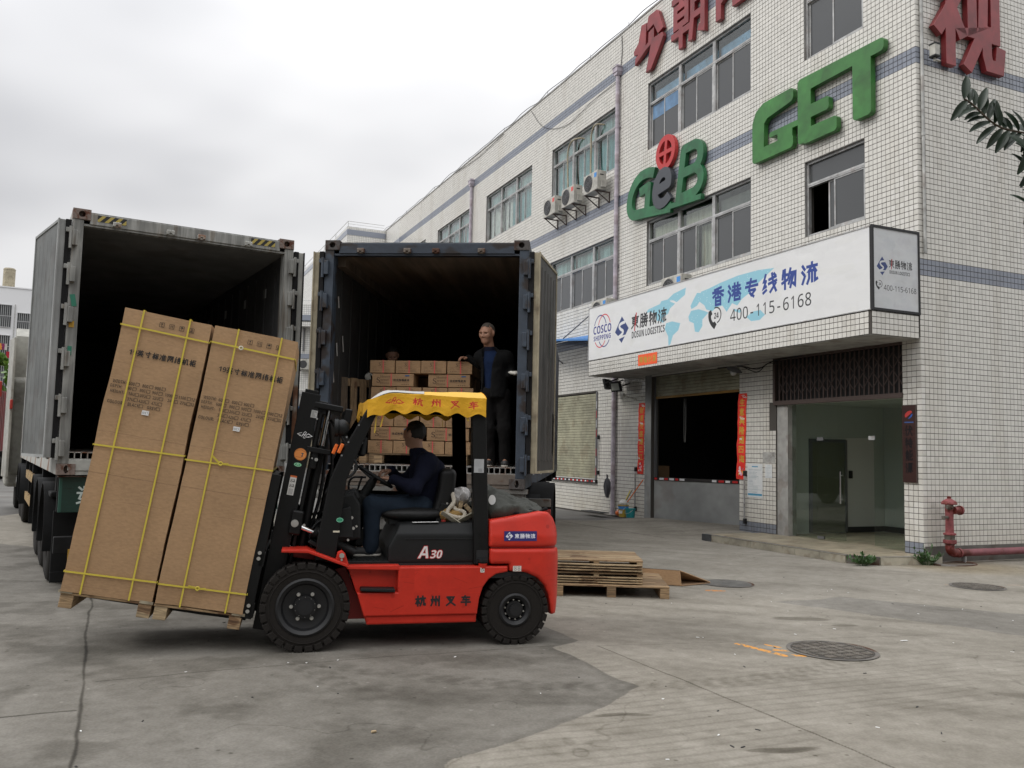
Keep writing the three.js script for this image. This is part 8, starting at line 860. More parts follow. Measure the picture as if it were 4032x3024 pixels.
function makePerson(label, fr, J, o) {
  const t = thing('person', label, 'person'); seat(t, fr, [0, 0, 0]); const h = headParts(J.head, ...o.look, o.headSize || 1), limb = [[J.chest, h.neckEnd, 0.06, 0.055], [J.pelvis, J.chest, 0.09, 0.09]];
  for (const s of [0, 1]) limb.push([J.chest, J.shoulder[s], 0.06, 0.045], [J.shoulder[s], J.elbow[s], 0.042, 0.034], [J.elbow[s], J.wrist[s], 0.034, 0.024], [J.pelvis, J.hip[s], 0.09, 0.07], [J.hip[s], J.knee[s], 0.066, 0.046], [J.knee[s], J.ankle[s], 0.044, 0.032], [J.ankle[s], J.toe[s], 0.03, 0.026]);
  const [lo, hi] = bounds([...limb.flatMap((l) => [l[0], l[1]])], 0.14), frame3 = blend(limb.map((l) => capsule(...l)), 0.03);
  const handG = J.hand.map((q, i) => (q ? handMesh(J.wrist[i], q.dir, q.palm, q.side, q.curl, q.fat || 1) : null));
  part('body', [h.skin, netMesh(frame3, lo, hi, 0.013), ...handG.filter((g, i) => g && !J.hand[i].glove)], o.skin, t); part('hair', h.hair(o.hairline ?? -0.03), o.hair, t); part('eye', h.eyes, M.black, t); part('eyebrow', h.brows, o.hair, t); part('mouth', h.mouth, mat(0.16, 0.05, 0.04, 0.7), t);
  handG.forEach((g, i) => { if (g && J.hand[i].glove) { part('glove', g, M.glove, t); const d = unit(add3(J.wrist[i], J.elbow[i], -1)); part('glove_cuff', bar(add3(J.wrist[i], d, -0.028), add3(J.wrist[i], d, 0.006), 0.034, 18), M.cuff, t); } });
  const wob = (a, s) => (x, y, z) => a * (fbm(x * 13 + s, y * 9 + z * 6, 961, 3) - 0.5);
  const torso = o.torso || [[J.pelvis, J.chest, 0.135, 0.15], ...[0, 1].map((s) => [J.chest, J.shoulder[s], 0.12, 0.082])], cloth = [...torso, [J.chest, add3(h.neckEnd, [0, 0.01, 0]), 0.12, 0.075], ...[0, 1].flatMap((s) => [[J.shoulder[s], J.elbow[s], 0.078, 0.060], [J.elbow[s], add3(J.wrist[s], unit(add3(J.elbow[s], J.wrist[s], -1)), 0.012), 0.060, 0.046]])], cf = blend(cloth.map((l) => capsule(...l)), 0.055), w1 = wob(o.fold ?? 0.024, 3), [l2, h2] = bounds(cloth.flatMap((l) => [l[0], l[1]]), 0.19);
  const top = (x, y, z) => { let d = cf(x, y, z) + w1(x, y, z); if (o.hem) d = Math.max(d, o.hem - y); d = Math.max(d, y - (o.collar || 9)); if (o.open) d = Math.max(d, -o.open(x, y, z)); return d; }; part(o.topName || 'jacket', smooth(netMesh(top, l2, h2, 0.0115), 60), o.top, t);
  const trs = [[J.pelvis, J.hip[0], 0.12, 0.098], [J.pelvis, J.hip[1], 0.12, 0.098], ...[0, 1].flatMap((s) => [[J.hip[s], J.knee[s], 0.094, 0.076], [J.knee[s], add3(J.ankle[s], [0, -0.02, 0]), 0.076, 0.068]])], tf = blend(trs.map((l) => capsule(...l)), 0.04), w2 = wob(0.022, 8), [l3, h3] = bounds(trs.flatMap((l) => [l[0], l[1]]), 0.15); part('trousers', smooth(netMesh((x, y, z) => tf(x, y, z) + w2(x, y, z), l3, h3, 0.0115), 60), o.legs, t);
  for (const s of [0, 1]) { const a = J.ankle[s], b = J.toe[s], d = unit([b[0] - a[0], 0, b[2] - a[2]]), base = b[1] - 0.03, heel = [a[0] - d[0] * 0.05, b[1] + 0.01, a[2] - d[2] * 0.05], f = blend([capsule(heel, [b[0], b[1] + 0.008, b[2]], 0.042, 0.036), capsule([a[0], a[1] - 0.02, a[2]], add3(heel, d, 0.07), 0.045, 0.046)], 0.035), [l4, h4] = bounds([heel, b, a], 0.07); part('shoe', netMesh((x, y, z) => Math.max(f(x, y, z), base + 0.012 - y), l4, h4, 0.007), o.shoe || M.shoe, t); const sf = capsule([heel[0], base + 0.008, heel[2]], [b[0], base + 0.008, b[2]], 0.044, 0.040); part('sole', netMesh((x, y, z) => Math.max(sf(x, y, z), Math.abs(y - base - 0.008) - 0.010), l4, h4, 0.007), M.sole, t); }
  return t;
}
makePerson('driver in a navy top and jeans on the forklift seat, head turned to the containers', FK, { pelvis: [-0.12, 1.12, 0], chest: [-0.16, 1.42, -0.01], head: [-0.035, 1.745, 0.0], shoulder: [[-0.14, 1.50, -0.165], [-0.14, 1.50, 0.165]], elbow: [[-0.02, 1.285, -0.25], [0.03, 1.29, 0.24]], wrist: [[0.17, 1.355, -0.165], [0.15, 1.42, 0.14]], hip: [[-0.10, 1.11, -0.10], [-0.10, 1.11, 0.10]], knee: [[0.33, 1.125, -0.165], [0.36, 1.13, 0.15]], ankle: [[0.335, 0.78, -0.16], [0.52, 0.80, 0.15]], toe: [[0.455, 0.727, -0.17], [0.62, 0.755, 0.16]], hand: [{ dir: [0.95, 0.12, 0.3], palm: [0.1, -1, 0.1], side: -1, curl: [0.45, 0.6, 0.4] }, { dir: [0.95, -0.1, -0.3], palm: [0.1, -1, 0], side: 1, curl: [0.4, 0.7, 0.5] }] }, { look: [0.72, -0.05, 0.0], skin: M.skinDim, hair: M.hair, hairline: -0.055, top: M.navyCloth, topName: 'top', collar: 1.63, legs: M.denim, fold: 0.03 });
{ const c = [0.72, 1.44, -0.36];
  const man = makePerson('man in black jacket and blue jumper standing in the container, hand on a carton', F2, { pelvis: [0.80, 1.14, -0.5], chest: [0.78, 1.49, -0.5], head: [0.695, 1.853, -0.455], shoulder: [[0.615, 1.57, -0.5], [0.93, 1.57, -0.52]], elbow: [[0.60, 1.50, -0.75], [1.0, 1.345, -0.56]], wrist: [[0.42, 1.585, -0.755], [1.0, 1.365, -0.35]], hip: [[0.72, 1.12, -0.5], [0.89, 1.12, -0.5]], knee: [[0.73, 0.70, -0.46], [0.93, 0.70, -0.47]], ankle: [[0.76, 0.33, -0.5], [0.94, 0.33, -0.5]], toe: [[0.75, 0.279, -0.33], [0.96, 0.279, -0.32]], hand: [{ dir: [-0.6, 0.02, 0.5], palm: [0, -1, 0], side: 1, curl: [0.35, 0.6, 0.5] }, { dir: [0.95, 0.0, 0.25], palm: [0.1, -1, 0.2], side: -1, curl: [0.4, 0.6, 0.5], glove: true, fat: 1.5 }] },
    { look: [-0.42, 0.16, -0.05], headSize: 1.06, skin: M.skin, hair: M.hairGrey, hairline: 0.02, top: M.jacket, hem: 1.07, collar: 1.70, open: (x, y, z) => Math.max(Math.abs(x - 0.715 - (y - 1.2) * 0.04) - (0.05 + Math.max(0, y - 1.45) * 0.22), -z - 0.46, Math.abs(y - 1.4) - 0.4), legs: M.trousers, torso: [[[0.80, 1.10, -0.5], [0.78, 1.48, -0.5], 0.165, 0.158], [[0.78, 1.5, -0.5], [0.63, 1.565, -0.5], 0.12, 0.08], [[0.78, 1.5, -0.5], [0.925, 1.565, -0.515], 0.12, 0.08], [[0.73, 1.64, -0.49], [0.62, 1.585, -0.5], 0.05, 0.06], [[0.75, 1.64, -0.49], [0.92, 1.585, -0.5], 0.05, 0.06]] });
  const j = blend([capsule([0.79, 1.18, -0.5], [0.77, 1.50, -0.5], 0.12, 0.132), capsule([0.77, 1.5, -0.5], [0.73, 1.62, -0.485], 0.12, 0.07)], 0.05); part('jumper', netMesh((x, y, z) => Math.max(j(x, y, z) + 0.014 * (fbm(x * 14, y * 11, 971, 3) - 0.5), 1.16 - y, y - 1.665), [0.55, 1.1, -0.7], [0.98, 1.72, -0.28], 0.010), M.jumper, man); part('shirt_collar', cyl(0.074, 0.066, 0.05, 0.727, 1.665, -0.487, 'y', 20), M.navyCloth, man); }
makePerson('second worker bending behind the carton stack, gloved hand on the old pallet', F2, { pelvis: [-0.86, 1.05, -2.15], chest: [-0.86, 1.38, -2.0], head: [-0.79, 1.725, -1.86], shoulder: [[-1.0, 1.50, -1.92], [-0.68, 1.50, -1.95]], elbow: [[-1.02, 1.36, -1.62], [-0.66, 1.24, -1.85]], wrist: [[-0.985, 1.42, -1.34], [-0.72, 1.12, -1.72]], hip: [[-0.95, 1.03, -2.15], [-0.76, 1.03, -2.15]], knee: [[-0.95, 0.66, -2.08], [-0.76, 0.66, -2.08]], ankle: [[-0.95, 0.33, -2.2], [-0.76, 0.33, -2.2]], toe: [[-0.95, 0.279, -2.02], [-0.76, 0.279, -2.02]], hand: [{ dir: [0.15, -0.35, 0.9], palm: [0.2, -1, -0.3], side: 1, curl: [0.3, 0.5, 0.4], glove: true, fat: 1.25 }, { dir: [0, -0.6, 0.6], palm: [0, -0.5, -0.5], side: -1, curl: [0.3, 0.4, 0.3], glove: true, fat: 1.2 }] }, { look: [0.25, 0.45, 0.05], skin: M.skinDim, hair: M.hair, hairline: -0.01, top: M.jacket, hem: 0.95, collar: 1.60, legs: M.trousers });
// ---------------------------------------------------------------- things heaped behind the forklift seat
{
  const heap = (f, lo, hi, cell, seed, amp, freq) => netMesh((x, y, z) => f(x, y, z) + amp * (Math.abs(fbm(x * freq + y * 3, z * freq + y * freq * 0.6, seed, 3) - 0.5) * 2 - 0.35) * 1.0, lo, hi, cell);
  const tb = blend([ellipsoid([-0.86, 1.09, -0.02], [0.30, 0.10, 0.42]), capsule([-0.68, 1.24, -0.1], [-1.02, 1.12, -0.18], 0.06, 0.05), capsule([-0.7, 1.25, 0.1], [-1.0, 1.12, 0.2], 0.06, 0.05), capsule([-0.72, 1.10, -0.36], [-1.08, 1.09, -0.36], 0.05, 0.03), ellipsoid([-0.74, 1.12, -0.3], [0.14, 0.10, 0.12])], 0.07);
  const tp = solo('tarpaulin', smooth(heap((x, y, z) => Math.max(tb(x, y, z), 1.03 + (x < -0.64 ? (-x - 0.64) * 0.14 : 0) - y), [-1.25, 0.98, -0.55], [-0.55, 1.36, 0.5], 0.0135, 981, 0.05, 7), 55), M.tarp, 'crumpled grey green tarpaulin heaped on the forklift counterweight', 'tarpaulin'); seat(tp, FK, [0, 0, 0]);
  const rim = solo('tarpaulin_edge', smooth(netMesh((x, y, z) => Math.hypot(Math.max(Math.abs(x + 0.96) - 0.19, 0), Math.max(Math.abs(z + 0.36) - 0.07, 0), (y - 1.085 + (x + 0.96) * 0.13 - 0.014 * Math.sin(x * 46 + z * 20))) - 0.016, [-1.22, 1.0, -0.5], [-0.7, 1.2, -0.24], 0.009), 55), M.gasket, 'black sheet edge folded out from under the tarpaulin on the counterweight', 'plastic sheet'); seat(rim, FK, [0, 0, 0]);
  const bag = solo('plastic_bag', smooth(heap(blend([ellipsoid([-0.42, 1.17, 0.02], [0.10, 0.075, 0.14]), ellipsoid([-0.47, 1.22, -0.05], [0.07, 0.06, 0.09]), capsule([-0.40, 1.2, -0.1], [-0.34, 1.27, -0.02], 0.03, 0.015)], 0.05), [-0.6, 1.05, -0.2], [-0.25, 1.32, 0.22], 0.009, 991, 0.035, 16), 50), M.plasticBag, 'crumpled white plastic bag behind the forklift seat', 'plastic bag'); seat(bag, FK, [0, 0, 0]);
  const coil = (pts, r) => { const c = new THREE.CatmullRomCurve3(pts.map((p) => V(...p)), false, 'centripetal'), n = pts.length * 16, out = []; for (let s = 0; s < 3; s++) { const q = []; const fr = c.computeFrenetFrames(n, false); for (let k = 0; k <= n; k++) { const p = c.getPointAt(k / n), a = k * 0.55 + s * 2.094; q.push(p.add(fr.normals[k].clone().multiplyScalar(Math.cos(a) * r * 0.55)).add(fr.binormals[k].clone().multiplyScalar(Math.sin(a) * r * 0.55)).toArray()); } out.push(new THREE.TubeGeometry(new THREE.CatmullRomCurve3(q.map((p) => V(...p))), n, r * 0.62, 6)); } return out; };
  const rp = solo('rope', [...coil([[-0.36, 1.24, -0.2], [-0.36, 1.16, -0.27], [-0.31, 1.10, -0.3], [-0.30, 1.07, -0.31], [-0.35, 1.045, -0.34], [-0.44, 1.04, -0.33], [-0.45, 1.08, -0.3], [-0.38, 1.10, -0.28], [-0.34, 1.15, -0.26]], 0.016), ...coil([[-0.63, 1.12, -0.36], [-0.69, 1.125, -0.40], [-0.76, 1.12, -0.42], [-0.80, 1.09, -0.42], [-0.77, 1.08, -0.41]], 0.014)], M.rope, 'thick white twisted rope looped behind the forklift seat', 'rope'); seat(rp, FK, [0, 0, 0]);
  const wb = solo('webbing_strap', [dent(tidy(turn(new THREE.BoxGeometry(0.2, 0.008, 0.06, 12, 1, 4), -0.33, 1.03, -0.36, 0.5, 0.2, 0.55)), 0.015, 2), dent(tidy(turn(new THREE.BoxGeometry(0.17, 0.008, 0.07, 12, 1, 4), -0.46, 1.035, -0.36, 0.6, -0.3, -0.4)), 0.015, 4)], M.webbing, 'faded beige webbing straps bundled under the rope on the hood', 'strap'); seat(wb, FK, [0, 0, 0]);
  [[-0.42, 1.12, -0.24, 0.25, 'upright'], [-0.50, 1.10, -0.25, -0.75, 'slanting']].forEach(([x, y, z, a, w]) => { const o = solo('timber_offcut', rbox(0.035, 0.11, 0.05, 0.003, 0, 0, 0), M.palletPale, `${w} yellow timber offcut among the rope behind the seat`, 'timber'); seat(o, FK, [x, y, z], 0, 0, a); });
  const crate = solo('brown_sack', smooth(heap(ellipsoid([-0.36, 1.05, -0.18], [0.12, 0.07, 0.14]), [-0.52, 0.99, -0.36], [-0.2, 1.15, 0.02], 0.011, 995, 0.03, 12), 50), mat(0.28, 0.17, 0.05, 0.8), 'small brown sack wedged behind the forklift seat under the rope', 'sack'); seat(crate, FK, [0, 0, 0]);
  const disc = solo('white_tag', [prism([...Array(20)].map((_, k) => [Math.cos(k * 0.314) * 0.032, Math.sin(k * 0.314) * 0.042]), -0.002, 0.002)], M.paper, 'small white oval tag on the tarpaulin beside the roof pillar', 'tag'); seat(disc, FK, [-0.668, 1.195, -0.42], 0, 0.1, 0);
}
// ---------------------------------------------------------------- covers, buckets, weeds and litter on the yard
M.lidDark = mat(0.075, 0.066, 0.055, 0.8, { map: scaled(T.grime, 1.5) }); M.lidRib = mat(0.26, 0.235, 0.2, 0.6, { map: scaled(T.grime, 2) });
function manhole(x, z, r, label, m, ribs, ry) { const t = thing('manhole_cover', label, 'manhole cover', [x, 0.004, z], ry); const ring = new THREE.RingGeometry(r, r + 0.035, 48).rotateX(-Math.PI / 2).translate(0, 0.003, 0); part('frame_ring', ring, M.cement, t); part('lid', cyl(r, r, 0.008, 0, 0.0, 0, 'y', 48), ribs ? M.lidDark : m, t); const L = []; if (ribs) { for (let a = -3; a <= 3; a++) for (let b = -3; b <= 3; b++) { const cx = a * r * 0.29, cz = b * r * 0.29; if (Math.hypot(cx, cz) > r * 0.88) continue; for (let k = 0; k < 4; k++) { const o = (k - 1.5) * r * 0.062; L.push((a + b) & 1 ? box(r * 0.22, 0.007, r * 0.03, cx, 0.006, cz + o) : box(r * 0.03, 0.007, r * 0.22, cx + o, 0.006, cz)); } } for (const q of [-1.5, -0.5, 0.5, 1.5]) { const hw = Math.sqrt(r * r * 0.92 - (q * 0.58 * r) ** 2 * 0.9); L.push(box(hw * 1.9, 0.006, 0.008, 0, 0.0058, q * 0.58 * r), box(0.008, 0.006, hw * 1.9, q * 0.58 * r, 0.0056, 0)); } part('tread_rib', L, M.lidRib, t).userData.kind = 'stuff'; } return t; }
manhole(2.745, -7.33, 0.335, 'worn iron manhole cover with rib pattern, orange spray marks on its left', M.iron, true, 0.4); manhole(6.11, -11.25, 0.30, 'dull manhole cover near the fire hydrant at the right edge', M.cement, true, 0.2); manhole(2.80, -11.03, 0.30, 'concrete filled manhole cover beside the collapsed cardboard box', mat(0.17, 0.165, 0.15, 0.9, { map: scaled(T.grime, 1) }), false, 0);
{
  const lathe = (pts) => smooth(new THREE.LatheGeometry(pts.map((q) => new THREE.Vector2(...q)), 28), 30);
  const bucket = (label, x, z, r, h, m, band) => { const t = thing('bucket', label, 'bucket'); onFront(t, x, 0.085, z); part('tub', lathe([[0, 0], [r * 0.82, 0], [r, h], [r + 0.012, h], [r + 0.012, h - 0.02], [r - 0.006, h - 0.02], [r * 0.8, 0.012], [0, 0.012]]), m, t); if (band) { part('band', lathe([[r * 0.94, h * 0.66], [r * 1.0, h * 0.66], [r * 1.02, h * 0.92], [r * 0.96, h * 0.92]]), M.label, t); part('paper_label', box(0.1, 0.07, 0.004, 0.06, h * 0.42, r * 0.90, -0.1, 0.5), M.paper, t); } part('handle', tube([[-r, h * 0.9, 0], [-r * 0.8, h * 0.55, r * 0.8], [0, h * 0.45, r * 1.02], [r * 0.8, h * 0.55, r * 0.8], [r, h * 0.9, 0]], 0.004, 6, 30), M.steel, t); return t; };
  bucket('yellow paint bucket with blue band holding a broom, by the dock', -8.46, 0.40, 0.13, 0.29, M.bucketYellow, true); bucket('teal plastic bucket beside the yellow paint bucket', -8.20, 0.36, 0.125, 0.22, M.bucketTeal, false);
  const rag = solo('rag_bag', dent(new THREE.SphereGeometry(0.12, 18, 14).scale(1, 0.75, 0.9), 0.05, 4), M.wrap, 'crumpled pale plastic bag stuffed in the yellow bucket', 'plastic bag'); onFront(rag, -8.46, 0.41, 0.40); const rag2 = solo('orange_bag', dent(new THREE.SphereGeometry(0.1, 18, 14).scale(1.2, 0.8, 0.9), 0.05, 7), M.orange, 'small orange bag on the ground left of the yellow bucket', 'bag'); onFront(rag2, -8.72, 0.16, 0.36);
  for (const [a, b, m, l] of [[[-8.44, 0.35, 0.38], [-8.10, 1.02, 0.06], M.orange, 'long red broom handle leaning from the yellow bucket to the wall'], [[-8.48, 0.35, 0.4], [-8.70, 0.72, 0.06], M.strap, 'short yellow stick leaning from the yellow bucket to the wall'], [[-8.47, 0.35, 0.41], [-8.53, 0.75, 0.1], M.doorOlive, 'dark green stick standing in the yellow bucket']]) { const o = solo('broom_handle', [bar(a, b, 0.013, 10)], m, l, 'broom handle'); onFront(o, 0, 0, 0); }
  const mop = thing('mop', 'grey string mop hung head down against the lilac drainpipe', 'mop'); onFront(mop, -9.66, 0, 0.17); const st = []; for (let k = 0; k < 70; k++) { const a = rr(0, 6.28), r = rr(0.02, 0.1); st.push(tube([[0, 1.03, 0], [Math.cos(a) * r, 0.9, Math.sin(a) * r * 0.7], [Math.cos(a) * r * 1.15 + rr(-0.02, 0.02), rr(0.66, 0.8), Math.sin(a) * r * 0.8], [Math.cos(a) * r * 0.7, rr(0.48, 0.62), Math.sin(a) * r * 0.5]], 0.010, 5, 10)); } part('strings', st, M.mopGrey, mop).userData.kind = 'stuff'; part('ferrule', cyl(0.025, 0.03, 0.08, 0, 1.05, 0, 'y', 12), M.aluDark, mop);
  const mats = solo('rubber_mat', [dent(tidy(new THREE.BoxGeometry(1.0, 0.025, 0.3, 14, 1, 5)), 0.02, 6)], M.dark, 'dark rubber mat pieces on the ground at the foot of the drainpipe', 'mat'); onFront(mats, -9.85, 0.11, 0.42);
  const bx = thing('brown_carton', 'plain brown carton standing on the dark dock floor at its left end', 'carton'); onFront(bx, -8.62, 1.0, -0.75); part('box', rbox(0.42, 0.36, 0.34, 0.006, 0, 0.18, 0), M.card, bx); part('tape', box(0.05, 0.002, 0.34, 0, 0.361, 0), M.gasketCream, bx); const pp = solo('paper_stack', [0, 1, 2, 3].map((k) => box(0.34, 0.014, 0.24, rr(-0.02, 0.02), 0.008 + k * 0.016, 0, 0, rr(-0.2, 0.2))), M.paper, 'stack of white papers lying on the dock edge', 'papers'); onFront(pp, -7.75, 1.0, -0.75);
  // weeds
  const leafG = (L, w) => { const g = new THREE.PlaneGeometry(w, L, 2, 5), p = g.attributes.position; for (let i = 0; i < p.count; i++) { const t = p.getY(i) / L + 0.5; p.setX(i, p.getX(i) * Math.sin(Math.PI * clamp(t * 0.92 + 0.06)) * 1.15); p.setY(i, t * L); p.setZ(i, Math.abs(p.getX(i)) * 0.35 - t * t * L * 0.28); } g.computeVertexNormals(); return g; };
  const weed = (label, x, z, n, spread, h, L) => { const t = thing('weed', label, 'weed', [x, 0, z]), lv = [], stem = []; for (let k = 0; k < n; k++) { const a = rr(0, 6.28), r = spread * Math.sqrt(rnd()), px = Math.cos(a) * r, pz = Math.sin(a) * r * 0.5, top = h * rr(0.35, 1) * (1 - 0.4 * (r / spread)); stem.push(tube([[px * 0.3, 0, pz * 0.3], [px * 0.7, top * 0.6, pz * 0.7], [px, top, pz]], 0.003, 4, 6)); for (let q = 0; q < 7; q++) { const u = rr(0.3, 1.05), g = leafG(L * rr(0.6, 1.1), L * 0.42); g.rotateX(rr(0.3, 1.5)); g.rotateY(rr(0, 6.28)); g.translate(px * u, top * u, pz * u); lv.push(g); } } part('stem', stem, M.weed, t); part('leaf', lv, M.weed, t).userData.kind = 'stuff'; };
  weed('leafy green weed growing at the chamfered corner of the entrance step', 5.42, -13.22, 26, 0.26, 0.2, 0.07); weed('feathery green weed at the foot of the end wall beside the step', 6.55, -13.48, 30, 0.26, 0.34, 0.055);
  const li = []; for (let k = 0; k < 60; k++) li.push(box(rr(0.006, 0.03), 0.003, rr(0.004, 0.012), rr(-2.5, 5.5), 0.003, rr(-12, -4), 0, rr(0, 3))); const lt = solo('litter', li, M.paper, 'tiny scraps and chips scattered over the concrete yard', 'litter'); lt.userData.kind = 'stuff'; const lb = []; for (let k = 0; k < 70; k++) lb.push(box(rr(0.006, 0.035), 0.004, rr(0.004, 0.01), rr(-3, 5.5), 0.003, rr(-12, -3.6), 0, rr(0, 3))); const lq = solo('grit', lb, M.dark, 'dark grit and twigs scattered over the concrete yard', 'grit'); lq.userData.kind = 'stuff'; const flake = solo('paper_scrap', [box(0.07, 0.002, 0.02, 3.56, 0.006, -7.78, 0, 0.3)], M.paper, 'small white paper scrap on the concrete behind the iron manhole cover', 'paper scrap'); const nut = solo('leaf_scrap', [rbox(0.03, 0.012, 0.015, 0.004, -0.74, 0.008, -4.98, 0, 0.5)], M.palletPale, 'small yellow scrap on the dark concrete in the foreground', 'scrap');
  const hole = thing('valve_pit', 'muddy broken concrete rim round a pit below the fire hydrant', 'pit', [7.05, 0, -13.62], 0.4); part('rim', [dent(tidy(new THREE.TorusGeometry(0.26, 0.035, 8, 30).rotateX(Math.PI / 2).scale(1.5, 0.8, 0.8)), 0.05, 3)], M.cement, hole); part('earth', cyl(0.3, 0.3, 0.012, 0, 0.004, 0, 'y', 24).scale(1.2, 1, 0.7), M.bark, hole);
}
// ---------------------------------------------------------------- rubber tree branch reaching in from the right
{
  const t = thing('tree', 'dark glossy leaved branch reaching in before the end wall of the warehouse, unseen crown enlarged for shade', 'tree', [0, 0, 0]);
  part('trunk', [tube([[6.7, -0.1, -6.4], [6.75, 1.5, -6.45], [6.6, 3.0, -6.55], [6.9, 5.0, -6.4]], 0.16, 12, 30), tube([[6.62, 2.9, -6.55], [5.6, 3.5, -6.7], [4.9, 3.95, -6.78], [4.35, 4.24, -6.8]], 0.05, 10, 24)], M.bark, t);
  const tw = [[[4.6, 4.12, -6.8], [4.3, 4.28, -6.8], [3.95, 4.36, -6.8], [3.72, 4.55, -6.79], [3.66, 4.58, -6.78]], [[4.75, 4.03, -6.8], [4.45, 4.0, -6.82], [4.2, 4.02, -6.84]], [[4.9, 3.95, -6.78], [4.5, 3.78, -6.78], [4.18, 3.7, -6.8]], [[4.6, 4.12, -6.8], [4.35, 4.15, -6.75], [4.12, 4.12, -6.7]]]; part('twig', tw.map((p) => tube(p, 0.008, 6, 16)), M.bark, t);
  const leaf = (L) => { const w = L * 0.36, g = new THREE.PlaneGeometry(w, L, 4, 7), p = g.attributes.position; for (let i = 0; i < p.count; i++) { const u = p.getY(i) / L + 0.5; const s = Math.pow(Math.sin(Math.PI * clamp(u * 0.94 + 0.03)), 0.7); p.setX(i, p.getX(i) * s); p.setY(i, u * L); p.setZ(i, Math.abs(p.getX(i)) * 0.45 - u * u * L * 0.22); } g.computeVertexNormals(); return g; };
  const L = []; tw.forEach((pts, ti) => { const c = new THREE.CatmullRomCurve3(pts.map((p) => V(...p))), n = ti ? 24 : 36; for (let k = 0; k < n; k++) { const u = 0.12 + (0.88 * k) / (n - 1), p = c.getPointAt(u), d = c.getTangentAt(u), side = k % 2 ? 1 : -1, up = V(0, 1, 0).addScaledVector(d, -d.y).normalize(), lat = d.clone().cross(V(0, 0, 1)).normalize(); const dir = d.clone().multiplyScalar(rr(0.35, 0.8)).addScaledVector(lat, side * rr(0.7, 1.1)).add(V(0, rr(-0.35, 0.15), rr(-0.5, 0.5))).normalize(); const nrm = V(rr(-0.4, 0.4), 0.6, 0.75).addScaledVector(dir, -(0.6 * dir.y + 0.75 * dir.z)).normalize(), x = dir.clone().cross(nrm).normalize(); const g = leaf(rr(0.15, 0.205)); g.applyMatrix4(new THREE.Matrix4().makeBasis(x, dir, nrm)); g.translate(p.x, p.y, p.z); L.push(g); } });
  L.forEach((g) => part('leaf', g, M.leafDark, t)); part('bud', [beam([4.35, 3.93, -6.68], [4.18, 3.98, -6.66], 0.014, 0.014)], M.leafBud, t);
  const cg = leaf(0.2), nC = 9000, ci = new THREE.InstancedMesh(cg, M.leafDark, nC), cm = new THREE.Matrix4(), cl = [...Array(60)].map(() => { const a = rr(0, 6.28), q = Math.sqrt(rnd()); return [7.4 + Math.cos(a) * q * 3.6, 8.6 + rr(-1.2, 2.2) * (1 - 0.5 * q), -4.4 + Math.sin(a) * q * 3.4, rr(0.5, 1.0)]; }); for (let i = 0; i < nC; i++) { const c = cl[(rnd() * 60) | 0], v = V(rr(-1, 1), rr(-1, 1), rr(-1, 1)).normalize().multiplyScalar(c[3] * Math.cbrt(rnd())); cm.makeRotationFromEuler(new THREE.Euler(rr(0, 6.28), rr(0, 6.28), rr(0, 6.28))); cm.setPosition(c[0] + v.x, c[1] + v.y, c[2] + v.z); ci.setMatrixAt(i, cm); } ci.name = 'crown'; ci.userData.kind = 'stuff'; dress(ci); t.add(ci); part('limb', cl.slice(0, 24).map((c) => tube([[6.8, 4.6, -6.4], [(6.8 + c[0]) / 2, 6.6, (-6.4 + c[2]) / 2], [c[0], c[1], c[2]]], 0.045, 6, 10)), M.bark, t);  // unseen crown, enlarged to screen skylight off the end wall
}
